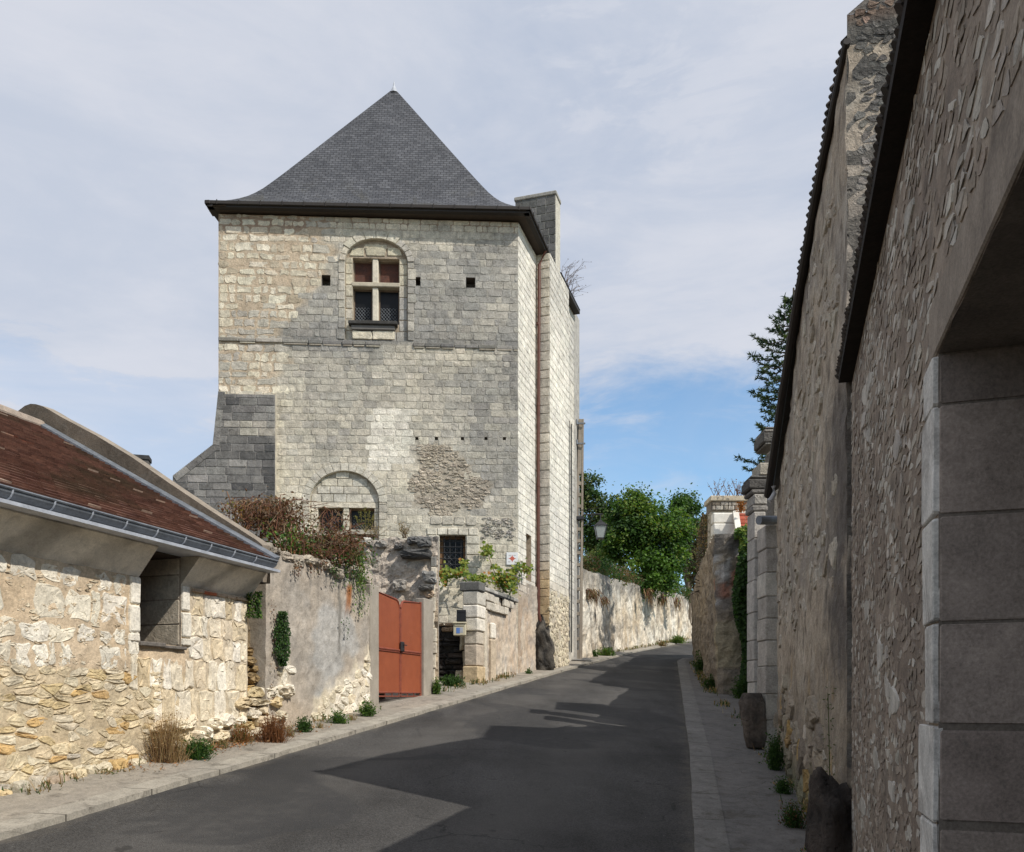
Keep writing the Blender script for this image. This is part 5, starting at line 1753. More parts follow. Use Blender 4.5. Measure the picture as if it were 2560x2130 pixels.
def frust(mb, z0, r0, z1, r1, cap=True):
    a, b = ring4(z0, r0), ring4(z1, r1)
    mb.add(a + b, [(k, (k + 1) % 4, 4 + (k + 1) % 4, 4 + k) for k in range(4)] + ([(3, 2, 1, 0), (4, 5, 6, 7)] if cap else []))
frust(mb, LQ.z + H * .70, .30, LQ.z + H * .92, .09); frust(mb, LQ.z + H * .92, .10, LQ.z + H, .05)
frust(mb, LQ.z + H * .66, .31, LQ.z + H * .70, .31); frust(mb, LQ.z, .17, LQ.z + H * .05, .18)
for k in range(4):
    a, b = ring4(LQ.z + H * .05, .175)[k], ring4(LQ.z + H * .66, .285)[k]
    mb.tube([a, b], .014, 5)
mb.build('lantern_frame', 'dark_metal', lamp)
mb = MB(); frust(mb, LQ.z + H * .052, .165, LQ.z + H * .655, .275, False); mb.build('lamp_glass', 'lamp_glass', lamp)

# ================================================================== FAR LEFT ROADSIDE WALL
fp = [(2.36, 29.74), (2.62, 30.3), (4.40, 36.0), (7.6, 44.6), (12.0, 56.7), (20.5, 78)]
def fw_t(s, z):
    n, n2, n3 = fbm(s * .5, z * .5, 141), fbm(s * 1.8, z * 1.6, 142), fbm(s * 4, z * .8, 143)
    tz = lerp_path([(0, 6.45), (8, 7.0), (28, 8.5), (60, 12)], s)
    g = tz - 3.1
    c = mixc((.54, .44, .31), (.70, .65, .55), .55 + .9 * n)
    c = mixc(c, (.30, .25, .19), sstep(.0, .35, n2) * .75)
    c = mixc(c, (.16, .14, .12), sstep(.28, .5, fbm(s * 2.6, z * .5, 145)) * .8)
    c = mixc(c, (.21, .195, .175), sstep(-1.1, -.2, z - tz + .7 * n3) * .75)
    c = mixc(c, (.66, .61, .52), sstep(.15, .4, n3) * sstep(-1.4, -2.6, z - tz) * .6)
    return c
mb = MB()
loft(mb, fp, lambda s, x, y: ground(x, y) - .2, lambda s: lerp_path([(0, 6.45), (8, 7.0), (28, 8.5), (60, 12)], s) + .10 * fbm(s * .9, 3) + .05 * fbm(s * 4, 9), .5, fw_t, .16, .12, .10, 1, lambda s, z: (.2, .18, .15), .12, .8)
fw = mb.build('roadside_wall', 'rock', None, loc=(4.4, 36.0, ground(4.4, 36)))
tag(fw, 'long weathered tufa wall along the upper bend of the road', 'wall')

# ================================================================== RIGHT: NEAREST BUILDING
NF = Fr((.4916 - .3164 * 1.5, -1.5), (.3164, 1), -1)
dn = lambda d: (d + 1.5) * 1.0489
near = thing('near_building', 'shaded rubble building at the right edge with smooth stone doorway blocks', 'building', (1.4, 2.2, .2))
NL = dn(6.0)
ntop = lambda u: 4.14
q0 = dn(2.68); q1 = dn(1.0)
DOP = ('r', q1, q0, -.6, 2.98)
def n_t(u, z, st=True):
    n, n2 = fbm(u * 1.3, z * 1.3, 151), fbm(u * 7, z * 11, 152)
    if st:
        r = random.random()
        k = sstep(-.1, .35, n + .5 * n2)
        c = mixc((.24, .195, .158), (.36, .31, .255), r)
        if random.random() < .24 + .4 * k: c = mixc(c, (.52, .49, .435), .45 + .55 * r)
        return vary(c, .12)
    c = mixc((.23, .185, .15), (.34, .285, .23), .5 + .9 * n + .5 * n2)
    c = mixc(c, (.12, .10, .085), sstep(.1, .5, n2) * .7)
    return c
rd = random.Random(21)
mb = MB()
LINT = 3.17
iv = ivf_make(0, NL, [DOP])
zs = zbreaks(-.5, 4.0, [DOP], .07)
backing(mb, NF, iv, zs, lambda u, z: n_t(u, z, False), .08, 0, .006)
# the wedge above, up to the sloping eave
for i in range(60):
    a, b = NL * i / 60, NL * (i + 1) / 60
    mb.add([NF.p(a, 4.0), NF.p(b, 4.0), NF.p(b, ntop(b)), NF.p(a, ntop(a))], [(3, 2, 1, 0)], [n_t(a, 3.3, False), n_t(b, 3.3, False), n_t(b, 3.5, False), n_t(a, 3.5, False)])
def nacc(u, z):
    if z > ntop(u) - .02: return False
    if q1 - .1 < u < q0 + .15 and z < LINT + .02: return False
    return True
rubble(mb, NF, dn(1.0), NL, .1, 4.1, .105, .050, .004, n_t, .003, nacc, .14, .0012, .014, .012, rd, .5)
rubble(mb, NF, q0 + .1, NL, .1, 4.0, .26, .13, .012, lambda u, z: vary((.45, .425, .38), .12), .006, lambda u, z: u > q0 + .4 and z < ntop(u) - .1 and fbm(u * 1.3, z * 1.3, 151) > .0, .93, .0015, .016, .012, rd, .5)
jz = [EYE + (HY - y) / F * 2.68 for y in (1013, 1288, 1556, 1812, 2061)]
jz = [2.978] + jz + [jz[-1] - .33 * (k + 1) for k in range(5)]
wq = [.17, .25, .21, .17, .32, .27, .18, .3, .2, .27, .19, .27, .2]
for (a, b, w) in zip(jz[1:], jz, wq):
    stone(mb, NF, rrect(q0 + .001, q0 + w + random.uniform(-.02, .02), a + .003, b - .003, .004, .008, 1), .016, vary((.60, .585, .55), .03), ((1, 0), (.98, .8), (.95, 1)), .002)
mb.box(NF, q1 - .05, q0 + .12, 2.984, LINT, -.05, .010, (.27, .23, .19), .006)
niche(mb, NF, q1, q0, -.5, 2.98, .95, (.20, .175, .15), False)
RVF = Fr(NF.p(q0, 0).to_2d(), -NF.n)
for i, (a, b) in enumerate(zip(jz[1:], jz)):
    u = .002
    dark = i >= 4
    g = .014 if dark else .003
    ws = (.34, .4, .3) if i % 2 == 0 else (.42, .3, .3)
    for w in ws:
        c = mixc((.29, .24, .21), (.37, .315, .275), random.random())
        if i == 0: c = tuple(k * .7 for k in c)  # shade under the soffit painted into the top block
        stone(mb, RVF, rrect(u + (.0 if u < .01 else g), u + w - g, a + g, b - g, .002, .006, 1), .005, vary(c, .05), ((1, 0), (.98, .8), (.96, 1)), .001)
        u += w
mb.build('wall', 'ashlar_near', near)
mb = MB()
mb.box(NF, q1, q0, -.5, 2.98, -1.0, -.952, (.06, .045, .04))
mb.build('door', 'wood_grey', near)
mb = MB()                                       # roof edge: ragged tiles over a dark board
u = 0.0
while u < NL + .05:
    z = ntop(u); z2 = ntop(u + .13)
    for r in range(3):
        up = r * .11
        L = .13
        o = .09 - r * .11 + random.uniform(-.008, .008)
        mb.tube([NF.p(u + .05 + r * .03, z + .045 + up * .9, o), NF.p(u + .05 + r * .03, z + .045 + up * .9 + .16, o - .17)], [.026, .03], 7, vary((.05, .042, .036), .3))
    u += .058
for (w0, w1, z0, z1, c) in ((-.03, .088, -.02, .035, (.022, .018, .015)),):
    mb.add([NF.p(0, ntop(0) + z0, w1), NF.p(NL, ntop(NL) + z0, w1), NF.p(NL, ntop(NL) + z1, w1), NF.p(0, ntop(0) + z1, w1), NF.p(0, ntop(0) + z0, w0), NF.p(NL, ntop(NL) + z0, w0)],
           [(0, 1, 2, 3), (4, 5, 1, 0)], c)
mb.quad(NF.p(0, ntop(0) + .036, .08), NF.p(NL, ntop(NL) + .036, .08), NF.p(NL, ntop(NL) + 2.0, -2.2), NF.p(0, ntop(0) + 2.0, -2.2), (.06, .05, .04))
mb.quad(NF.p(0, ntop(0) + 2.0, -2.2), NF.p(NL, ntop(NL) + 2.0, -2.2), NF.p(NL, ntop(NL), -4.4), NF.p(0, ntop(0), -4.4), (.06, .05, .04))
mb.build('roof', 'tile', near)
mb = MB()
mb.quad(NF.p(0, -.5, 0), NF.p(0, 4.1, 0), NF.p(0, 4.1, -4.4), NF.p(0, -.5, -4.4), (.3, .26, .22))
mb.add([NF.p(0, 4.1, 0), NF.p(0, 6.1, -2.2), NF.p(0, 4.1, -4.4)], [(0, 1, 2)], (.3, .26, .22))
mb.quad(NF.p(0, -.5, -4.4), NF.p(NL, -.5, -4.4), NF.p(NL, 4.1, -4.4), NF.p(0, 4.1, -4.4), (.3, .26, .22))
mb.build('gable', 'roughcast', near)
boulder('guard_stone', (2.30, 6.15, .93), (.145, .20, .41), 'dark lumpy guard stone at the corner of the shaded rubble building', 'guard stone', seed=9, amp=.3, tint=((.022, .02, .019), (.085, .07, .06)))

# ================================================================== RIGHT: SECOND BUILDING
WF = Fr((2.375, 6.05), (.222, 1), -1)
dw = lambda d: (d - 6.05) * 1.0243
sec = thing('tall_building', 'tall shaded roughcast building with dark gutter and bare stone gable', 'building', (2.9, 7.8, .7))
WLn = dw(11.62)
wtop = lambda u: lerp_path([(0, 6.52), (dw(7.34), 6.3), (dw(8.7), 5.88), (dw(9.95), 5.37), (dw(11.4), 4.68), (WLn, 4.60)], u)
def w_t(u, z):
    n, n2, n3 = fbm(u * .9, z * .9, 161), fbm(u * 4, z * 4, 162), fbm(u * 9, z * 3, 163)
    c = mixc((.40, .33, .255), (.50, .43, .34), .5 + .8 * n)
    c = mixc(c, (.33, .30, .265), sstep(.0, .5, fbm(u * .6, z * .7, 165)) * .75)
    c = mixc(c, (.15, .125, .10), sstep(.15, .45, n3) * .75)
    c = mixc(c, (.55, .50, .42), sstep(.2, .42, fbm(u * 5, z * 2.2, 168)) * .5)
    c = mixc(c, (.24, .21, .185), sstep(1.2, .3, wtop(u) - z) * sstep(-.2, .3, n + n2 * .3) * .7)
    d = sstep(1.5, .3, u + .5 * n2) * sstep(-.55, -.1, n + .5 * n2) * sstep(4.7, 3.9, z) * sstep(1.6, 2.4, z)
    c = mixc(c, (.10, .09, .085), d * .85)
    g = ground(*WF.p(u, 0).to_2d())
    lowm = sstep(1.5, .5, (z - g) + .5 * n - .2 * sstep(4, 0, u))
    c = mixc(c, mixc((.34, .29, .22), (.24, .20, .16), .5 + n2), lowm)
    c = mixc(c, (.46, .29, .08), sstep(.25, .45, fbm(u * 2.2, z * 1.5, 167)) * lowm * .7)
    c = mixc(c, (.10, .12, .06), sstep(.5, .0, z - g) * .6)
    return c
mb = MB()
loft(mb, [WF.p(0, 0).to_2d(), WF.p(WLn, 0).to_2d()], lambda s, x, y: ground(x, y) - .2, wtop, .5, w_t, .065, .06, .022, -1, None, -.0, 1.6)
rubble(mb, WF, .4, WLn - .1, 1.2, 6.4, .26, .15, .02, lambda u, z: vary(mixc((.40, .345, .275), (.50, .455, .38), random.random()), .1), .010,
       lambda u, z: z < wtop(u) - .15 and z > ground(*WF.p(u, 0).to_2d()) + .5 and fbm(u * .6, z * .7, 165) > -.2, .5, .005, .025, .03, rd, .5)
rubble(mb, WF, 1.2, WLn - .1, .8, 2.8, .3, .22, .005, lambda u, z: vary(w_t(u, z), .2), .035,
       lambda u, z: z < ground(*WF.p(u, 0).to_2d()) + .95 + .4 * fbm(u, 2), .3, .012, .02, .1, rd, .5)
mb.build('wall', 'roughcast', sec)
mb = MB()
GFr = Fr((2.375, 6.05), (.976, -.217))
def gb_t(u, z, st=True):
    n = fbm(u * 3, z * 1.2, 171)
    c = mixc((.40, .365, .315), (.17, .16, .145), .35 + .8 * n + .25 * sstep(5.4, 6.3, z))
    if z > 6.66: c = mixc(c, (.30, .18, .12), .55)
    return vary(c, .25) if st else tuple(k * .6 for k in c)
GWd, GRISE = 5.2, 1.9
def gab_iv(z0, z1):
    zz = z0
    a = 0
    return [(a, GWd - a)]
zg = zbreaks(.3, 6.74, [], .1)
backing(mb, GFr, gab_iv, zg, lambda u, z: gb_t(u, z, False), .12, 0, .015)
mb.add([GFr.p(0, 6.74), GFr.p(GWd, 6.74), GFr.p(GWd / 2, 6.74 + GWd / 2 * .75)], [(0, 1, 2)], (.2, .18, .16))
rubble(mb, GFr, 0.01, 1.0, 3.6, 7.1, .075, .055, .002, gb_t, .004, lambda u, z: u > .07 and z < 6.72 + .7 * u, .1, .002, .010, .03, rd, .5)

mb.build('gable', 'rock', sec)
# roof with a hipped far end
mb = MB()
nI = -WF.n
ov = lambda u: .025 + .125 * max(0, u) / WLn
for i in range(24):
    a, b = WLn * i / 24, WLn * (i + 1) / 24
    za, zb2 = wtop(max(0, a)), wtop(b)
    mb.quad(WF.p(a, za + .05, ov(a)), WF.p(b, zb2 + .05, ov(b)), WF.p(b, zb2 + 1.85, -GWd / 2), WF.p(a, za + 1.85, -GWd / 2), (.06, .05, .045))
    mb.quad(WF.p(a, za + 1.85, -GWd / 2), WF.p(b, zb2 + 1.85, -GWd / 2), WF.p(b, zb2, -GWd), WF.p(a, za, -GWd), (.06, .05, .045))
u = 0.0
while u < WLn:
    z = wtop(u)
    for r in range(2):
        o = ov(u) + .005 - r * .12 + random.uniform(-.01, .01)
        mb.tube([WF.p(u + .06 + r * .05, z + .06 + r * .08, o), WF.p(u + .06 + r * .05, z + .075 + r * .08 + .12, o - .16)], [.022, .028], 6, vary((.06, .05, .042), .3))
    u += .075
rf2 = mb.build('roof', 'tile', sec)
mb = MB()
pts = [WF.p(-.04 + (WLn - .06) * i / 24, wtop(max(0, -.04 + (WLn - .06) * i / 24)) + .005, ov(-.04 + (WLn - .06) * i / 24) - .02) for i in range(25)]
mb.tube(pts, [.026 + .03 * i / 24 for i in range(25)], 9)
mb.build('gutter', 'eave_brown', rf2)
mb = MB()
p0 = P(1934, 1215, 11.2); 
mb.tube([p0, p0 + Vector((.01, 0, -.10)), p0 + Vector((-.03, .0, -.17)), p0 + Vector((-.06, 0, -.20))], .032, 8)
mb.build('outlet', 'pvc', sec)
# unseen chimney added on its far slope to throw a road shadow
for (cx, cy, tz, lab) in ((4.25, 9.75, 6.75, 'unseen chimney added on the far slope of the roughcast building for its shadow'),):
    mb = MB(); f = Fr((cx, cy), (1, 0))
    mb.box(f, -.15, .75, 5.0, tz, -.4, .7, (.3, .2, .15), .02); mb.box(f, -.2, .8, tz + .002, tz + .12, -.45, .75, (.35, .3, .25), .02)
    mb.build('chimney', 'masonry', sec)
# ================================================================== RIGHT: PORTAL, PIERS, GUARD STONE
por = thing('portal', 'old stone gate portal with a weathered moulded capital', 'portal', P(1899, 1850, 12.3))
def por_t(z, n_): return mixc((.54, .51, .46), (.36, .34, .315), .4 + .9 * fbm(z * 1.5, n_, 181))
PX = Fr((0, 12.2), (1, 0))
mb = MB()
def fbox(x0, x1, y0, y1, d, dep, c, bev=.01, mbb=None):
    f = Fr((0, d), (1, 0))
    (mbb or mb).box(f, (x0 - CX) / F * d, (x1 - CX) / F * d, EYE + (HY - y1) / F * d, EYE + (HY - y0) / F * d, -dep, 0, c, bev)
ys_ = [1870, 1790, 1705, 1650, 1600, 1530, 1450, 1395, 1345, 1278]
for a, b in zip(ys_, ys_[1:]):
    jx = random.uniform(-1.5, 1.5)
    fbox(1885 + jx, 1914, b + .6, a - .6, 12.2, .35, vary(por_t(a * .02, 1), .08), .012)
mb.build('pilaster', 'masonry', por)
mb = MB()
for (x0, x1, y0, y1, c) in ((1880, 1920, 1262, 1277, (.3, .28, .26)), (1884, 1918, 1234, 1261.5, (.36, .34, .31)), (1878, 1922, 1222, 1233.5, (.17, .16, .15)), (1871, 1925, 1196, 1221.5, (.10, .095, .09)), (1876, 1925, 1187, 1195.5, (.14, .135, .125)), (1899, 1925, 1156, 1186.5, (.42, .39, .33))):
    fbox(x0, x1, y0, y1, 12.2, .4 if y1 < 1235 else .37, vary(c, .05), .02 if y1 - y0 < 30 else .012)
mb.build('capital', 'rock', por)
mb = MB()
ys_ = [1880, 1800, 1735, 1665, 1600, 1545, 1490, 1430, 1370, 1312]
for i, (a, b) in enumerate(zip(ys_, ys_[1:])):
    fbox(1913 + (i % 2) * 2, 1946, b + .6, a - .6, 11.75, .4, vary(mixc((.50, .465, .41), (.22, .20, .185), .2 + .7 * sstep(1640, 1400, a) * random.random() + .3 * (a > 1720)), .1), .012)
mb.build('jamb', 'masonry', por)
mb = MB()
for (x0, x1, y0, y1, c) in ((1913, 1945, 1105.5, 1111, (.22, .21, .19)), (1908, 1950, 1080, 1105, (.13, .125, .115)), (1911, 1950, 1072, 1079.5, (.3, .28, .25)), (1914, 1950, 1066, 1071.5, (.16, .15, .14))):
    fbox(x0, x1, y0, y1, 12.6, .5, vary(c, .05), .015)
fbox(1934, 1960, 1120.5, 1330, 12.6, .45, (.25, .235, .21), .01)
mb.build('corbel', 'rock', por)
mb = MB()
q = P(1897, 1300, 11.6); mb.tube([q, P(1942, 1300, 11.75)], .062, 12)
mb.build('pipe', 'zinc', por)
bz = P(1884, 1867, 11.85)
mb = MB()
n = 14
for i in range(n):
    pass
def bol(v): return Vector((v.x - .06 * v.z, v.y, v.z))
boulder('guard_stone', (bz.x, bz.y, bz.z + .36), (.155, .15, .40), 'upright worn dark guard stone leaning against the portal pilaster', 'guard stone', seed=17, amp=.14, squash=lambda v: Vector((v.x * (1 + .15 * (v.z > 0)) - .08 * v.z, v.y, max(-.37, min(.39, v.z * 1.15)))), tint=((.06, .052, .046), (.17, .14, .115)))

shade_wall = MB()  # unseen wall, added for the shade it casts on the road
loft(shade_wall, [(3.85, 12.5), (4.5, 15.5), (5.45, 19.25)], lambda s, x, y: ground(x, y) - .2, lambda s: 1.25 + .10 * s + 3.3 + .06 * fbm(s, 3), .4, lambda s, z: mixc((.42, .36, .28), (.25, .22, .19), .5 + .8 * fbm(s, z, 7)), .2, .15, .05, -1)
tag(shade_wall.build('shadow_wall', 'rock', None, loc=(4.5, 15.5, 1.5)), 'unseen wall added between the portal and the ivy curtain to shade the road', 'wall')
sh = MB(); f = Fr((4.35, 13.25), (1, 0))  # unseen pier added behind the portal to cast a shadow finger
sh.box(f, 0, .8, 1.2, 5.9, -1.1, 0, (.35, .3, .24), .02); sh.box(f, -.06, .86, 5.902, 6.02, -1.16, .06, (.3, .26, .21), .02)
sh.build('pier', 'masonry', por)
# ================================================================== RIGHT: FAR WALL, WHITE HOUSE
fr_path = [(7.0, 19.3), (5.55, 19.42), (4.72, 19.5), (4.72 + .02, 19.75), (5.35, 23.4), (7.2, 33.8), (9.6, 35.3), (15, 36)]
def rwt(s, z):
    n, n2, n3 = fbm(s * .8, z * .8, 191), fbm(s * 3, z * 2.5, 192), fbm(s * 6, z * 2, 193)
    c = mixc((.42, .335, .235), (.30, .25, .19), .5 + .8 * n)
    if s < 2.45:
        c = mixc((.34, .28, .20), (.20, .175, .15), .5 + 1.0 * n2)
        c = mixc(c, (.09, .085, .08), sstep(4.6, 5.3, z + .4 * n2) * .85)
        c = mixc(c, (.07, .06, .05), sstep(2.3, 1.6, z + .4 * n2) * .7)
        if 4.2 < z < 4.9 and n3 > .05: c = mixc(c, (.34, .14, .085), .7)
        if 4.0 < z < 5.3 and n3 < -.25: c = mixc(c, (.5, .48, .45), .8)
        if 2.6 < z < 3.6: c = mixc(c, (.42, .36, .22), .5)
    else:
        c = mixc(c, (.12, .10, .085), sstep(.1, .5, n3) * .6)
        c = mixc(c, (.16, .14, .12), sstep(3.9, 3.0, z - .1 * s) * .4)
    return c
mb = MB()
loft(mb, fr_path, lambda s, x, y: ground(x, y) - .25, lambda s: 5.62 + .02 * max(0, s - 3) + .08 * fbm(s * 1.5, 4) + .05 * fbm(s * 5, 2), .6, rwt, .10, .09, .09, -1, lambda s, z: (.12, .11, .1), -.1, 1.2)
RWB = Fr((7.0, 19.3), (-2.28, .2), 1)
frw = mb.build('stone_wall', 'rock', None, loc=(5.3, 23.0, 2.4))
tag(frw, 'shaded eroded stone wall on the right, its dark block end draped with ivy', 'wall')
wh = thing('white_house', 'small white rendered house with red tile roof behind the ivy wall', 'house', (6.1, 23.6, 3.0))
mb = MB()
fbox(1778, 1960, 1275, 1700, 23.8, .45, (.40, .36, .29), .02)
def wht(c): return vary(c, .05)
mb.build('wall', 'masonry', wh)
mb = MB()
x = 1780
for y0, y1 in ((1253, 1263), (1263.5, 1274)):
    x = 1781
    while x < 1935:
        w = random.uniform(8, 22)
        fbox(x, x + w - 1, y0, y1, 23.7, .5, vary(mixc((.20, .165, .13), (.46, .42, .36), random.random() ** 1.6), .1), .015)
        x += w
fbox(1778, 1960, 1276.5, 1252, 23.75, .6, (.2, .17, .14), .0)
fbox(1776, 1960, 1238, 1251.5, 23.66, .8, (.50, .44, .34), .02)
mb.build('cornice', 'masonry', wh)
mb = MB()
fbox(1783, 1837, 1281, 1307, 23.55, .3, (.74, .71, .64), .03); fbox(1784, 1841, 1308, 1337, 23.5, .35, (.72, .68, .60), .03)
fbox(1784, 1846, 1338, 1352, 23.4, .4, (.4, .35, .29), .03)
mb.build('white_render', 'plaster_white', wh)
mb = MB()
top, bot = P(1838, 1281, 23.5), P(1848, 1352, 22.6)
for r in range(7):
    t0, t1 = r / 7, (r + 1.25) / 7
    za, zb_ = bot.z + (top.z - bot.z) * t0, bot.z + (top.z - bot.z) * t1
    ya, yb = bot.y + (top.y - bot.y) * t0, bot.y + (top.y - bot.y) * t1
    xl = bot.x + (top.x - bot.x) * t0
    for k in range(9):
        a = xl + .06 + k * .2; b = a + .19
        mb.add([Vector((a, ya, za + .05)), Vector((b, ya, za + .05)), Vector((b, yb, zb_)), Vector((a, yb, zb_)), Vector((a, ya, za)), Vector((b, ya, za))], [(0, 1, 2, 3), (4, 5, 1, 0)], vary((.30, .075, .045), .25))
rr = mb.build('roof', 'tile', wh)
mb = MB()
mb.add([bot + Vector((-.06, -.02, .04)), bot + Vector((.09, -.02, .08)), top + Vector((.09, 0, .08)), top + Vector((-.06, 0, .04)), bot + Vector((-.06, -.02, -.1)), top + Vector((-.06, 0, -.1))], [(0, 1, 2, 3), (4, 0, 3, 5)], (.7, .67, .6))
fbox(1836, 1900, 1277, 1283, 23.45, .2, (.7, .67, .6), .0)
mb.build('verge', 'plaster_white', rr)

# ================================================================== VEGETATION
def veg_tag(mb, name, mat, loc, lab, cat, grp=None):
    return tag(mb.build(name, mat, None, loc=loc), lab, cat, grp)
def tree(name, base, height, crown, pal, nclump, nleaf, size, lab, seed, grp, trunk_r=.16, crad=.7):
    """crown: list of (centre, radii) lobes; leaves in uneven clumps with gaps between"""
    rd = random.Random(seed)
    base = Vector(base)
    t = thing(name, lab, 'tree', base, grp)
    mb = MB(); tr = MB()
    tops = []
    for (c, r, wgt) in crown:
        c = Vector(c)
        for _ in range(int(nclump * wgt)):
            while True:
                q = Vector((rd.uniform(-1, 1), rd.uniform(-1, 1), rd.uniform(-1, 1)))
                if .05 < q.length < 1: break
            q = q.normalized() * (q.length ** .45)
            p = c + Vector((q.x * r[0], q.y * r[1], q.z * r[2]))
            cr = crad * rd.uniform(.5, 1.25)
            pl = rd.choice(pal)
            m = int(nleaf * rd.uniform(.6, 1.4))
            for _ in range(m):
                v = Vector((rd.gauss(0, .42), rd.gauss(0, .42), rd.gauss(0, .34)))
                leaf(mb, p + v * cr, size * rd.uniform(.6, 1.4), vary(rd.choice(pl), .28, rd), (v.x * .6, v.y * .6, .7), .6, rd)
            tops.append(p)
    mid = base + Vector((0, 0, height * .45))
    tr.tube([base - Vector((0, 0, .3)), base + Vector((.05, 0, height * .2)), mid], [trunk_r * 1.25, trunk_r, trunk_r * .7], 9, (.12, .095, .07))
    for p in rd.sample(tops, min(len(tops), 26)):
        j = base + Vector((0, 0, height * rd.uniform(.25, .45)))
        k = j.lerp(p, .5) + Vector((rd.uniform(-.2, .2), rd.uniform(-.2, .2), rd.uniform(0, .3)))
        tr.tube([j, k, p], [trunk_r * .42, trunk_r * .25, trunk_r * .06], 5, (.12, .095, .07), False)
    tr.build('trunk', 'bark', t)
    mb.build('crown', 'leaf', t)
    return t
def lobe(x, y, rx, ry, d, w=1.0, ryd=None):
    c = P(x, y, d); k = d / F
    return (c, (rx * k, (ryd or rx) * k, ry * k), w)
def tbase(x, d):
    p = P(x, 1500, d); return Vector((p.x, p.y, ground(p.x, p.y)))
TG = 'trees behind the roadside wall'
B1 = [G_MID, G_LITE, [(.07, .15, .02), (.10, .19, .03)], G_DARK]
tree('broadleaf_tree', tbase(1612, 44), 8, [lobe(1600, 1310, 62, 60, 44, .5), lobe(1560, 1350, 45, 65, 43.5, .3), lobe(1650, 1370, 60, 80, 43, .6), lobe(1625, 1440, 60, 45, 42, .35), lobe(1580, 1260, 28, 30, 44, .15), lobe(1690, 1330, 25, 45, 43, .15)], B1, 80, 210, .165, 'brightest bushy green tree in the middle behind the roadside wall', 5, TG, crad=.75)
tree('broadleaf_tree', tbase(1500, 50), 9, [lobe(1480, 1290, 40, 95, 50, .5), lobe(1520, 1330, 48, 80, 50, .5), lobe(1470, 1210, 22, 35, 50, .12), lobe(1545, 1275, 25, 30, 50, .12), lobe(1500, 1420, 55, 35, 48, .3)], [G_MID, G_DARK, [(.05, .10, .03), (.06, .10, .04)], [(.12, .16, .05), (.15, .17, .06)]], 75, 170, .17, 'loose grey green tree standing just behind the street lamp', 6, TG, crad=.7)
tree('broadleaf_tree', tbase(1720, 56), 9, [lobe(1715, 1300, 40, 55, 56, .5), lobe(1735, 1360, 30, 60, 56, .4), lobe(1700, 1270, 22, 28, 56, .15)], [G_MID, [(.06, .11, .05), (.08, .13, .06)]], 65, 150, .19, 'hazy pale green tree furthest along beside the shaded wall', 7, TG, crad=.8)
tree('broadleaf_tree', tbase(1745, 46), 6, [lobe(1742, 1415, 22, 60, 46, .5), lobe(1755, 1350, 18, 45, 46, .3)], [[(.16, .13, .06), (.20, .17, .07)], [(.10, .085, .05), (.07, .06, .04)], G_MID], 50, 100, .14, 'half dry brownish tree squeezed against the shaded wall', 8, TG, crad=.5)
mb = MB(); rd = random.Random(12)
for i in range(150):
    s = rd.random(); x = 1463 + 270 * s; d = 33 + 24 * s ** 1.5
    y = lerp_path([(1460, 1425), (1573, 1455), (1735, 1492)], x) - rd.uniform(-6, 26 if x < 1570 else 14)
    clump(mb, P(x, y, d + .6), .38, 48, .11, rd.choice([G_DARK, G_MID, [(.13, .12, .06)], [(.16, .10, .05)]]), rd)
veg_tag(mb, 'hedge', 'leaf', (4.6, 37, 6.3), 'scrubby hedge growing along the top of the roadside wall', 'hedge')
# dry plants hanging on that wall
def hang(x, y, r, d, n, ln, pal, bw, lab):
    mb = MB()
    for _ in range(n):
        a = P(x + random.gauss(0, r * .55), y - random.uniform(0, 20), d - .15)
        blade(mb, a, a + Vector((random.uniform(-.15, .17), -.12 + random.uniform(-.1, .1), -random.uniform(.15, ln))), bw, vary(random.choice(pal), .2))
    veg_tag(mb, 'dry_plant', 'dry', P(x, y, d), lab, 'plant', 'dry plants hanging on the roadside wall')
HP = G_DRY + G_RUST + [(.13, .15, .05)]
hang(1478, 1490, 20, 31.0, 260, .5, HP, .010, 'biggest dry brown plant hanging down the roadside wall just right of the pole')
hang(1509, 1508, 10, 32.0, 90, .4, HP, .010, 'small dry plant hanging lower down the roadside wall, right of the big dry plant')
hang(1620, 1490, 10, 40, 80, .7, HP, .016, 'rusty dry plant hanging near the middle of the roadside wall')
hang(1657, 1502, 12, 44, 90, .7, HP, .018, 'rusty dry plant hanging on the roadside wall above the half dry grass tuft')
hang(1692, 1512, 9, 49, 70, .7, HP, .018, 'rusty dry plant hanging furthest along the roadside wall')

# weeds
def weed(name, x, yb, d, wpx, hpx, n, pal, lab, cat='weed', leafs=0, lpal=None, grp=None, bw=.004, lsize=.03, spread=1.0, seed=0, dz=0, back=.6):
    rd = random.Random(seed + int(x * 7 + yb))
    mb = MB()
    b = P(x, yb, d); k = d / F
    w, h = wpx * k * .5, hpx * k
    for _ in range(n):
        u = rd.gauss(0, .42)
        u = max(-1, min(1, u))
        bx, by = b.x + u * w * .75, b.y + rd.uniform(-.4, back) * w
        bz_ = ground(bx, by) + .0 + dz
        hh = h * (1 - .55 * u * u) * rd.uniform(.35, 1.05)
        tip = Vector((bx + u * w * .4 * spread + rd.gauss(0, .16) * h * spread, by + rd.gauss(0, .12) * h, bz_ + hh))
        c = vary(rd.choice(pal), .22, rd)
        blade(mb, (bx, by, bz_), tip, bw * rd.uniform(.6, 1.4), c)
        if leafs:
            for _ in range(leafs):
                t = rd.uniform(.15, 1)
                p = Vector((bx, by, bz_)).lerp(tip, t) + Vector((rd.gauss(0, .02), rd.gauss(0, .02), rd.gauss(0, .015)))
                leaf(mb, p, lsize * rd.uniform(.6, 1.4), vary(rd.choice(lpal or pal), .25, rd), None, .55, rd)
    o = mb.build(name, 'dry' if lpal is None and not leafs else 'leaf', None, loc=(b.x, b.y, ground(b.x, b.y)))
    o['kind'] = 'thing'
    return tag(o, lab, cat, grp)
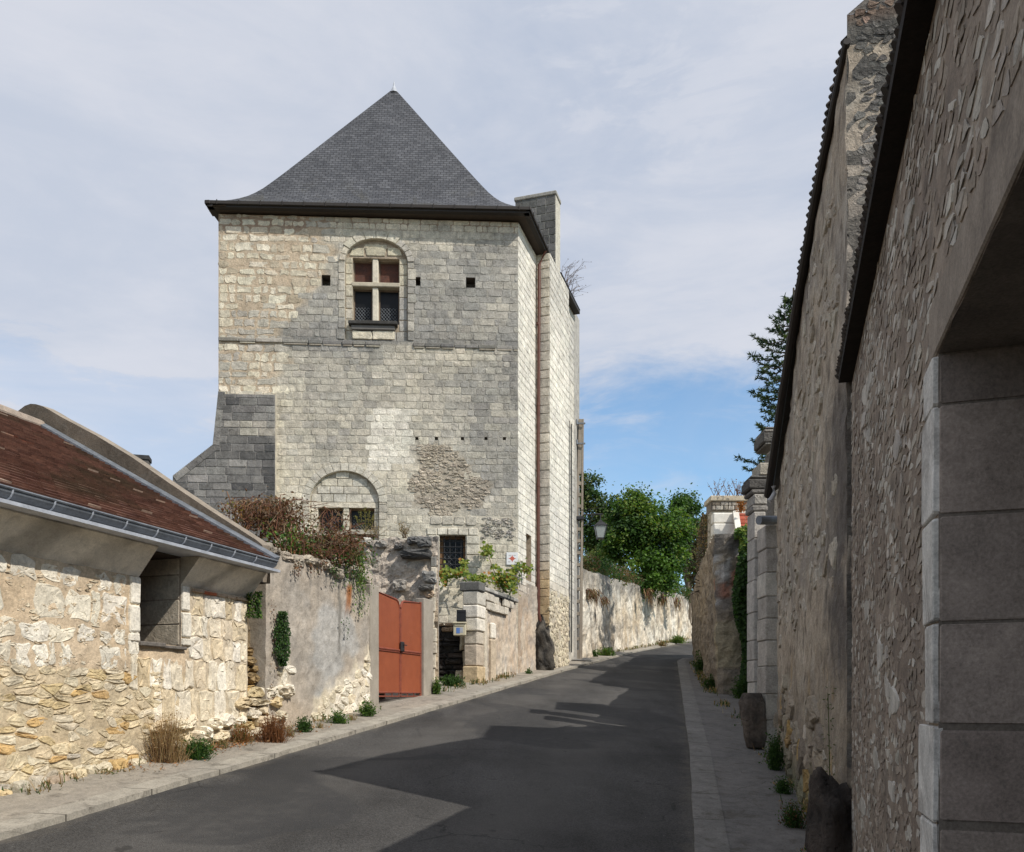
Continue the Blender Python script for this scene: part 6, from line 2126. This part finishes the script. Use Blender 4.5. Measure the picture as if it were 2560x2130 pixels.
WG = 'weeds at the foot of the left walls'
weed('dry_bush', 418, 1903, 9.25, 118, 135, 620, G_DRY + [(.24, .15, .085)], 'large straw coloured dry bush at the foot of the outbuilding', 'bush', 1, G_DRY + [(.28, .16, .09)], WG, .0028, .022, .8, 1)
weed('weed', 492, 1896, 9.45, 88, 62, 260, G_MID, 'low green weed beside the large straw bush', 'weed', 4, G_MID + G_LITE[:1] + G_DARK, WG, .003, .028, 1, 2)
weed('dry_weed', 604, 1856, 10.6, 66, 62, 240, G_ORNG + G_DRY, 'small orange dry weed with some green, between the green weed and the rust bush', 'weed', 2, G_ORNG + G_MID, WG, .003, .024, .9, 3)
weed('dry_bush', 682, 1851, 10.75, 96, 80, 420, [(.20, .085, .035), (.15, .065, .03), (.26, .12, .05)], 'rust brown dry bush at the foot of the rubble stub', 'bush', 2, [(.22, .095, .04), (.16, .07, .03)], WG, .003, .024, .8, 4)
weed('weed', 760, 1817, 11.6, 40, 44, 120, G_MID, 'small green weed at the foot of the grey rendered wall, beside the rust bush', 'weed', 5, G_MID + G_DARK, WG, .003, .03, 1, 5)
weed('weed', 845, 1800, 12.5, 48, 34, 130, G_MID, 'low spreading green weed midway along the grey rendered wall', 'weed', 5, G_MID + G_LITE[:2], WG, .003, .032, 1, 6)
weed('weed', 918, 1789, 13.4, 46, 44, 140, G_MID, 'green weed at the foot of the left gate post', 'weed', 5, G_MID + G_LITE[:2], WG, .003, .034, 1, 7)
weed('weed', 1092, 1738, 16.9, 26, 46, 110, G_MID, 'bright green weed at the foot of the right gate post', 'weed', 6, G_LITE + G_MID, WG, .003, .04, 1, 8)
weed('weed', 1132, 1716, 18.6, 62, 30, 200, G_MID, 'dark low weeds filling the passage beside the pier', 'weed', 4, G_DARK + G_MID, WG, .003, .045, 1, 9)
weed('weed', 1322, 1680, 22.6, 16, 16, 40, G_MID, 'tiny weed between the low wall and the leaning rock', 'weed', 4, G_MID, WG, .003, .04, 1, 10)
weed('grass_tuft', 1516, 1634, 32.4, 48, 24, 160, G_LITE, 'grass tuft at the wall foot nearest the pole', 'grass', 3, G_MID + G_LITE, 'grass tufts along the roadside wall', .008, .07, 1, 11)
weed('grass_tuft', 1486, 1636, 31.4, 18, 20, 70, G_MID, 'small grass tuft right beside the pole foot', 'grass', 3, G_MID, 'grass tufts along the roadside wall', .008, .07, 1, 12)
weed('grass_tuft', 1696, 1612, 47.0, 44, 24, 140, G_LITE, 'bright grass tuft furthest along the roadside wall', 'grass', 3, G_LITE, 'grass tufts along the roadside wall', .012, .1, 1, 13)
weed('grass_tuft', 1655, 1618, 42.5, 24, 16, 70, G_DRY, 'half dry grass tuft midway along the roadside wall', 'grass', 3, G_DRY + G_MID, 'grass tufts along the roadside wall', .012, .09, 1, 14)
RG = 'weeds at the foot of the right walls'
weed('weed', 1757, 1700, 25.5, 46, 60, 200, G_DARK, 'dark weeds at the foot of the shaded stone wall, furthest up the pavement', 'weed', 5, G_DARK + G_MID, RG, .004, .06, 1, 15)
weed('weed', 1778, 1726, 20.4, 30, 40, 110, G_DARK, 'dark weeds beside the block end of the shaded stone wall', 'weed', 5, G_DARK + G_MID + [(.1, .07, .04)], RG, .004, .05, 1, 16)
weed('weed', 1857, 1748, 18.6, 52, 62, 240, G_MID, 'leafy weeds under the ivy beside the block end', 'weed', 5, G_DARK + G_MID, RG, .004, .05, 1, 17)
weed('weed', 1938, 1905, 10.3, 34, 105, 240, G_DARK, 'tall dark weeds at the far corner of the roughcast building', 'weed', 5, G_DARK + G_MID, RG, .003, .03, .6, 18)
weed('weed', 1985, 2050, 7.6, 62, 70, 220, G_DARK, 'weeds at the foot of the roughcast building, halfway along', 'weed', 4, G_DARK + G_MID + G_RUST, RG, .0025, .022, 1, 19)
weed('weed', 1958, 1965, 9.0, 40, 46, 140, G_DARK, 'low dark weeds between the tall dark weeds and the lumpy guard stone', 'weed', 4, G_DARK + G_MID, RG, .0025, .024, 1, 22)
weed('weed', 2030, 2125, 6.3, 70, 60, 220, G_DARK, 'weeds nearest the camera on the right pavement beside the lumpy guard stone', 'weed', 4, G_DARK + G_MID + G_RUST, RG, .002, .02, 1, 20)
for (x, yb, d, w_, h_, lab) in ((560, 1872, 10.2, 40, 34, 'thin straw tuft between the low green weed and the orange dry weed'), (725, 1835, 11.2, 26, 40, 'thin dead stalks just right of the rust bush'), (880, 1797, 12.9, 26, 22, 'small dry tuft between the spreading weed and the left gate post'), (800, 1809, 12.0, 22, 18, 'tiny dry tuft beside the small green weed under the ivy column'), (260, 1935, 8.5, 60, 22, 'thin dry grass at the foot of the outbuilding left of the straw bush'), (1240, 1702, 20.2, 30, 12, 'thin dry grass at the foot of the low wall')):
    weed('dry_grass', x, yb, d, w_, h_, 60, G_DRY + G_MID[:1], lab, 'grass', 1, G_DRY + [(.14, .14, .05)], 'thin dry grass along the left walls', .0025, .02, 1.2, int(x))
# tall thin weed growing up the roughcast wall
mb = MB(); rd = random.Random(5)
pts = []
for i in range(14):
    t = i / 13
    u = dw(6.2) - .06 * t + .03 * math.sin(5 * t)
    g = ground(*WF.p(u, 0).to_2d())
    pts.append(WF.p(u, g + 1.35 * t, .07 + .05 * t))
mb.tube(pts, [.006 - .0035 * i / 13 for i in range(14)], 5, (.10, .13, .05))
for p in pts[2:]:
    for _ in range(9):
        e = p + Vector((rd.gauss(0, .02), rd.gauss(0, .05), rd.gauss(0, .03)))
        leaf(mb, e, .026, vary(rd.choice([(.12, .15, .07), (.09, .12, .05)]), .2, rd), None, .4, rd)
veg_tag(mb, 'tall_weed', 'leaf', pts[0], 'single tall thin weed stem against the roughcast wall', 'weed')

# fallen leaves along the left wall
mb = MB(); rd = random.Random(8)
for _ in range(900):
    d = rd.uniform(8.6, 12.2); t = rd.random() ** 2
    x = streetX(d) + .04 + t * .55
    c = rd.choice([(.34, .15, .06), (.28, .12, .05), (.40, .24, .12), (.24, .15, .08)])
    if rd.random() < .5: d = rd.gauss(10.3, .5); x = streetX(d) + .03 + t * .4
    leaf(mb, Vector((x, d, ground(x, d) + .012 + rd.random() * .02)), rd.uniform(.02, .05), vary(c, .2, rd), (rd.gauss(0, .3), rd.gauss(0, .3), 1), .55, rd)
o = mb.build('fallen_leaves', 'dry', None, loc=(-3.6, 10.3, 1.3)); o['label'] = 'scattered dry brown leaves along the foot of the outbuilding'; o['category'] = 'leaves'; kind(o, 'stuff')

# ragged low growth in the cracks along both walls
mb = MB(); rd = random.Random(77)
for (f, d0, d1, n) in ((lambda d: streetX(d) + .02, 7.2, 22.5, 1500), (lambda d: lerp_path(R_WALL, d) - .03, 6.6, 30.0, 1900), (lambda d: lerp_path(L_WALL, d) + .05, 31, 54, 900)):
    for _ in range(n):
        d = rd.uniform(d0, d1)
        if fbm(d * 1.3, d0, 3) + .4 * fbm(d * 5, d0, 4) < .05 or (f is not None and d0 < 8 and d1 < 23 and 14.6 < d < 16.6): continue
        sg = -1 if d0 == 6.6 else 1
        x = f(d) + sg * rd.random() ** 2.5 * .28
        b = Vector((x, d, ground(x, d)))
        h = rd.uniform(.02, .11) * (1 + d / 40)
        pal = rd.choice([G_DRY, G_MID, G_DARK, G_DRY, [(.14, .13, .05), (.2, .15, .07)]])
        blade(mb, b, b + Vector((rd.gauss(0, .03), rd.gauss(0, .03), h)), .0035 * (1 + d / 15), vary(rd.choice(pal), .25, rd))
        if rd.random() < .5: leaf(mb, b + Vector((rd.gauss(0, .02), rd.gauss(0, .02), h * .6)), .03 * (1 + d / 30), vary(rd.choice(pal), .25, rd), None, .6, rd)
o = mb.build('verge_growth', 'leaf', None, loc=(-2.5, 12, 1.4)); o['label'] = 'ragged low grass and weeds in the cracks along the wall feet'; o['category'] = 'ground cover'; kind(o, 'stuff')

# brambles on the rendered wall
br = thing('bramble', 'tangled bramble, half dry and red brown, spilling over the grey rendered wall', 'bramble', LF.p(du_(12.8), 3.9, -.4))
st, lv = MB(), MB()
rd = random.Random(31)
def bram(x, y, d, rx, ry, n, pal, stems, hang=.0, ls=.055):
    k = d / F
    for _ in range(stems):
        a = P(x + rd.uniform(-rx, rx) * .8, y + ry * .8, d + rd.uniform(-.2, .7))
        b = P(x + rd.gauss(0, rx * .7), y - ry * rd.uniform(-.2, 1.15), d + rd.uniform(-.4, .8))
        m = a.lerp(b, .55) + Vector((rd.gauss(0, .12), rd.gauss(0, .12), .12 + rd.random() * .2))
        m2 = m.lerp(b, .55) + Vector((rd.gauss(0, .07), 0, .05))
        st.tube([a, m, m2, b], [.007, .005, .004, .002], 4, vary(rd.choice([(.17, .075, .045), (.22, .11, .06), (.12, .06, .04), (.25, .18, .11)]), .2, rd), False)
        for t in range(7):
            f = rd.random()
            p = a.lerp(m, f) if rd.random() < .4 else m.lerp(b, f)
            leaf(lv, p + Vector((rd.gauss(0, .04), rd.gauss(0, .04), rd.gauss(0, .03))), ls * rd.uniform(.5, 1.2), vary(rd.choice(pal), .28, rd), None, .6, rd)
    for _ in range(n):
        g = Vector((rd.gauss(0, .45), rd.gauss(0, .45), rd.gauss(0, .45)))
        p = P(x, y, d) + Vector((g.x * rx * k * 1.3, g.y * .5 + .1, g.z * ry * k * 1.3))
        leaf(lv, p, ls * rd.uniform(.5, 1.3), vary(rd.choice(pal), .3, rd), None, .6, rd)
RB = G_RUST + [(.13, .06, .035), (.20, .12, .07), (.17, .10, .06), (.28, .19, .12), (.09, .08, .04)]
bram(660, 1290, 13.0, 70, 42, 420, RB + [(.25, .17, .10)], 60)
bram(705, 1305, 13.2, 70, 46, 700, RB + [(.09, .08, .03)], 80)
bram(790, 1370, 13.2, 80, 28, 1100, RB + G_MID[:1] + [(.11, .10, .04)], 60)
bram(720, 1360, 12.6, 55, 38, 700, G_MID + G_LITE[:2] + RB[:2], 30)
bram(850, 1370, 13.4, 55, 40, 900, RB + G_MID + [(.12, .12, .04)], 40)
bram(600, 1285, 12.8, 34, 26, 240, RB + [(.3, .16, .05), (.26, .24, .05)], 18)
bram(830, 1318, 13.4, 40, 20, 40, RB, 12)
bram(770, 1395, 12.9, 80, 16, 500, RB + G_MID, 30)
bram(880, 1392, 13.7, 26, 26, 360, G_LITE[:3] + G_MID + RB[:1], 14)
st.build('stems', 'bark', br); lv.build('leaves', 'leaf', br)
# hanging ivy strands
iv_ = MB(); rd = random.Random(37)
for (x, y0, y1, n, pal) in ((868, 1400, 1475, 8, G_MID + G_LITE), (900, 1370, 1560, 12, G_MID + G_LITE), (912, 1390, 1500, 10, G_LITE), (830, 1405, 1450, 8, G_MID), (885, 1410, 1460, 8, G_DARK), (848, 1420, 1470, 5, G_MID), (866, 1540, 1610, 3, G_DARK), (780, 1400, 1440, 5, RB), (740, 1405, 1450, 6, RB), (925, 1380, 1440, 8, G_MID), (805, 1400, 1432, 6, RB)):
    for _ in range(n):
        xx = x + rd.gauss(0, 7); d = LF.hit(xx, 1450)
        y = y0 + rd.uniform(0, 14)
        ye = y1 - rd.uniform(0, .6) * (y1 - y0)
        while y < ye:
            u, z = LF.hit(xx, y, .06)
            leaf(iv_, LF.p(u, z, rd.uniform(.05, .10)), rd.uniform(.025, .05), vary(rd.choice(pal), .25, rd), (LF.n.x, LF.n.y, .4), .75, rd)
            y += rd.uniform(2.5, 6); xx += rd.gauss(0, 1.4)
veg_tag(iv_, 'hanging_vine', 'leaf', LF.p(du_(13.6), 3.9, .06), 'thin green vine strands hanging from the top of the rendered wall', 'vine')
# ivy patches on walls
def ivy(fr, x0, y0, x1, y1, n, pal, lab, size=.04, shape=None, w=.05, seed=1, grp=None):
    mb = MB(); rd = random.Random(seed)
    for _ in range(n):
        s, t = rd.random(), rd.random()
        hw = shape(t) if shape else 1
        x = (x0 + x1) / 2 + (x1 - x0) / 2 * hw * (2 * s - 1) + rd.gauss(0, 1.5); y = y0 + (y1 - y0) * t
        u, z = fr.hit(x, y, w)
        e = 1 - abs(2 * s - 1)
        leaf(mb, fr.p(u, z, w * .4 + rd.random() * (.04 + w * 1.6 * e)), size * rd.uniform(.6, 1.3), vary(rd.choice(pal), .28, rd), (fr.n.x, fr.n.y, .5), .75, rd)
    return veg_tag(mb, 'ivy', 'leaf', fr.p(*fr.hit((x0 + x1) / 2, y1, 0), 0), lab, 'ivy', grp)
tear = lambda t: (.3 + .7 * sstep(0, .35, t)) * (1 - .7 * sstep(.7, 1, t)) * (1 + .35 * math.sin(t * 17 + 1) * random.random())
ivy(LF, 690, 1528, 724, 1665, 1500, G_DARK + G_MID + [(.035, .085, .03)], 'narrow dense dark ivy column on the grey rendered wall', .035, tear, .06, 3)
ivy(LF, 620, 1478, 655, 1545, 700, G_LITE + G_MID + G_DARK, 'yellow green ivy clump tucked under the gutter end', .035, lambda t: .8 + .2 * math.sin(t * 9), .06, 4)
ivy(LF, 676, 1500, 690, 1760, 60, RB, 'few dry tendrils beside the dark ivy column', .03, None, .02, 5)
# vine with yellow-green leaves along the low wall and the barred window
vn = MB(); rd = random.Random(41)
YG = [(.16, .22, .03), (.22, .26, .035), (.11, .18, .03), (.26, .28, .05), (.08, .14, .025)]
for (x, y, rx, ry, d, n) in ((1112, 1440, 14, 22, 21.6, 150), (1142, 1432, 24, 10, 21.7, 160), (1162, 1412, 10, 16, 22.0, 90), (1218, 1375, 15, 14, 22.3, 110), (1200, 1445, 28, 12, 21.4, 150), (1262, 1450, 26, 22, 21.9, 300), (1276, 1462, 16, 18, 21.7, 120), (1288, 1425, 12, 12, 22.2, 70), (1318, 1424, 12, 9, 22.7, 60), (1240, 1420, 10, 10, 22.2, 30), (1302, 1412, 10, 8, 22.4, 40)):
    k = d / F
    for _ in range(n):
        p = P(x + rd.gauss(0, rx * .55), y + rd.gauss(0, ry * .55), d + rd.gauss(0, .15))
        leaf(vn, p, rd.uniform(.06, .13), vary(rd.choice(YG if rd.random() < .93 else [(.35, .16, .03)]), .2, rd), (.3, -.7, .5), .8, rd)
vt = MB()
for pts in (((1170, 1470), (1160, 1440), (1135, 1438), (1105, 1435)), ((1260, 1480), (1240, 1440), (1225, 1400), (1215, 1372)), ((1260, 1480), (1285, 1430), (1320, 1422)), ((1262, 1470), (1225, 1455), (1175, 1450))):
    vt.tube([P(x, y, 22.2) for x, y in pts], [.014, .011, .009, .006][:len(pts)], 5, (.16, .11, .07), False)
vv = thing('grape_vine', 'yellow green leafy vine along the low wall and under the barred window', 'vine', P(1260, 1490, 22.0))
vn.build('leaves', 'leaf', vv); vt.build('stems', 'bark', vv)
# weeds on the ruined wall and by the lower window
rd = random.Random(51)
for (x, y, h, n, lab) in ((1012, 1345, 42, 18, 'dry stalks on the ruined wall, beside the dark ledge stones'), (938, 1345, 40, 16, 'dry stalks at the left end of the ruined wall, under the low arched window')):
    mb = MB()
    for _ in range(n):
        a = P(x + rd.gauss(0, 4), y, 18.2); b = P(x + rd.gauss(0, 12), y - h * rd.uniform(.5, 1), 18.2 + rd.gauss(0, .1))
        mb.tube([a, a.lerp(b, .6) + Vector((rd.gauss(0, .03), 0, .02)), b], [.006, .004, .002], 4, vary((.20, .15, .10), .3, rd), False)
        for _ in range(9): leaf(mb, a.lerp(b, rd.uniform(.4, 1)) + Vector((rd.gauss(0, .03), rd.gauss(0, .03), rd.gauss(0, .03))), .04, vary(rd.choice(G_DRY + [(.20, .17, .06), (.13, .13, .05)]), .2, rd), None, .4, rd)
    veg_tag(mb, 'dry_weed', 'dry', P(x, y, 18.2), lab, 'weed', None)
mb = MB()
for s in (-1, -.5, 0, .5, 1):
    a, b = P(914, 1330, 20.8), P(912 + s * 22, 1290 - 22 * (1 - abs(s)), 20.8)
    mb.tube([a, a.lerp(b, .5) + Vector((s * .06, 0, -.02)), b], [.008, .007, .012], 5, (.24, .20, .07), False)
    for _ in range(60):
        t = rd.uniform(.35, 1.05); leaf(mb, a.lerp(b, t) + Vector((rd.gauss(0, .025), rd.gauss(0, .025), rd.gauss(0, .03))), .05, vary(rd.choice([(.26, .22, .07), (.20, .19, .06), (.14, .15, .05)]), .2, rd), None, .4, rd)
veg_tag(mb, 'mullein', 'leaf', P(914, 1335, 20.8), 'branched yellow seed stalk in front of the low arched window', 'plant')
# bare twigs on the wing
mb = MB(); rd = random.Random(61)
for i in range(16):
    a = TR.p(u_w0 + 1.0 + rd.random() * 1.4, 15.0, .1)
    b = a + Vector((rd.uniform(-.2, .6), rd.gauss(0, .2), rd.uniform(.25, .95)))
    m = a.lerp(b, .5) + Vector((rd.gauss(0, .08), 0, .08))
    mb.tube([a, m, b], [.012, .008, .003], 4, (.13, .09, .07), False)
    for _ in range(5):
        c = m.lerp(b, rd.random()); e = c + Vector((rd.uniform(-.1, .35), rd.gauss(0, .1), rd.uniform(0, .25)))
        mb.tube([c, e], [.005, .002], 3, (.14, .10, .08), False)
        leaf(mb, e, .05, vary((.20, .14, .09), .2, rd), None, .5, rd)
veg_tag(mb, 'bare_shrub', 'bark', TR.p(u_w0 + 1.5, 15.0, .1), 'bare twiggy shrub rooted on the roof edge of the rear wing', 'shrub')
# ivy on the right wall end
mb = MB(); rd = random.Random(71)
for _ in range(5200):
    t = rd.random()
    y = 1322 + (1755 - 1322) * t
    x = 1862 + 26 * rd.uniform(-1, 1) * (.55 + .45 * math.sin(3.1 * min(1, t * 1.5))) + 6 * math.sin(t * 11) + 4 * t
    d = 19.25 - .45 * rd.random()
    leaf(mb, P(x, y, d), rd.uniform(.05, .11), vary(rd.choice(G_DARK + G_MID[:1] + ([G_LITE[1], G_LITE[3]] if t < .14 else [])), .3, rd), (-.3, -.8, .5), .75, rd)
for _ in range(700):  # top leaves in lighter greens, sunlight put into their colour
    x = rd.uniform(1838, 1886); y = 1338 - 14 * math.sin((x - 1838) / 48 * 2.6) + rd.gauss(0, 5)
    leaf(mb, P(x, y, 19.4 - rd.random() * .5), rd.uniform(.05, .11), vary(rd.choice(G_LITE + G_MID), .25, rd), (-.1, -.6, .7), .75, rd)
veg_tag(mb, 'ivy', 'leaf', P(1862, 1740, 19.2), 'thick dark ivy curtain beside the portal, top leaves painted light as if sunlit', 'ivy')
# dead creeper over the far right wall
mb = MB(); rd = random.Random(81)
for _ in range(2600):
    t = rd.random(); y = 1285 + 215 * t
    x = 1772 - 34 * rd.random() * (.35 + .65 * math.sin(2.6 * t + .3)) + 3
    d = 24.0 + (1775 - x) * .16
    leaf(mb, P(x, y, d), rd.uniform(.06, .13), vary(rd.choice([(.05, .045, .03), (.08, .06, .04), (.11, .08, .05), (.04, .055, .02), (.17, .10, .04)]), .3, rd), None, .7, rd)
for _ in range(60):
    a = P(rd.uniform(1748, 1774), rd.uniform(1330, 1480), 25.5); b = a + Vector((rd.uniform(-.5, .1), rd.gauss(0, .3), rd.uniform(-.6, .4)))
    mb.tube([a, b], [.014, .005], 4, (.09, .07, .055), False)
veg_tag(mb, 'creeper', 'leaf', P(1758, 1500, 26), 'brown half dead creeper hanging over the shaded stone wall', 'creeper')
# plants on the white house
mb = MB(); rd = random.Random(91)
for i in range(26):
    x = rd.uniform(1782, 1885); a = P(x, 1239, 23.4)
    h = rd.uniform(.12, .5) * (1.6 if i == 5 else 1)
    b = a + Vector((rd.gauss(0, .12), rd.gauss(0, .1), h))
    mb.tube([a, a.lerp(b, .5) + Vector((rd.gauss(0, .03), 0, 0)), b], [.010, .007, .003], 4, (.24, .14, .09), False)
    for _ in range(6): leaf(mb, a.lerp(b, rd.uniform(.3, 1)) + Vector((rd.gauss(0, .03), 0, rd.gauss(0, .02))), .055, vary(rd.choice([(.26, .13, .07), (.20, .13, .07)]), .2, rd), None, .5, rd)
veg_tag(mb, 'dry_plant', 'dry', P(1835, 1240, 23.4), 'reddish dry plants growing on the cornice of the white house', 'plant')
mb = MB()
for _ in range(160):
    a = P(1851 + rd.gauss(0, 5), 1254 + rd.uniform(0, 26), 23.1)
    leaf(mb, a, .08, vary(rd.choice([(.38, .16, .04), (.32, .13, .04)]), .2, rd), None, .5, rd)
veg_tag(mb, 'dry_plant', 'dry', P(1851, 1280, 23.1), 'orange dry plant hanging from the cornice of the white house', 'plant')
# conifer behind the roughcast building
cn = thing('conifer', 'dark spiky conifer rising behind the roughcast building', 'tree', Vector((9.9, 30.0, ground(9.9, 30))))
mb, tr = MB(), MB(); rd = random.Random(101)
cb = Vector((9.9, 30, 2.5)); ctop = 16.3
tr.tube([cb, Vector((9.95, 30, 10)), Vector((9.9, 30, ctop))], [.28, .19, .03], 9, (.10, .08, .06))
z = 9.9
k = 0
while z < ctop - .1:
    t = (z - 9.9) / (ctop - 9.9)
    R = (1.72 if z < 13.4 else .12 + 1.6 * (16.3 - z) / 2.9) * rd.uniform(.85, 1.1)
    if 11.3 < z < 12.3: R *= .8
    nb_ = 8
    for j in range(nb_):
        a = 2 * math.pi * (j + .5 * (k % 2)) / nb_ + rd.gauss(0, .15)
        r = R * rd.uniform(.75, 1.12)
        tip = Vector((9.9 + r * math.cos(a), 30 + r * math.sin(a), z + .10 * r + rd.gauss(0, .06)))
        root = Vector((9.9, 30, z + .05))
        m = root.lerp(tip, .55) - Vector((0, 0, .16 * r))
        tr.tube([root, m, tip], [.028, .018, .006], 4, (.09, .07, .05), False)
        nn = int(9 + 14 * r)
        for s in range(nn):
            f = .25 + .8 * (s / nn) ** .8
            c = root.lerp(m, min(1, f / .55)) if f < .55 else m.lerp(tip, min(1.05, (f - .55) / .45))
            sd = Vector((-math.sin(a), math.cos(a), 0)) * rd.gauss(0, .10) * (1.2 - .5 * f)
            c = c + sd + Vector((0, 0, rd.gauss(.015, .03)))
            pal = rd.choice([(.018, .042, .018), (.028, .06, .022), (.022, .05, .025), (.07, .10, .025)])
            for _ in range(6):
                dr = Vector((math.cos(a) * .7 + rd.gauss(0, .6), math.sin(a) * .7 + rd.gauss(0, .6), rd.gauss(.35, .5))).normalized()
                blade(mb, c, c + dr * rd.uniform(.09, .19), .017, vary(pal, .25, rd))
    z += .42 + .07 * rd.random(); k += 1
tr.build('trunk', 'bark', cn); mb.build('crown', 'leaf', cn)
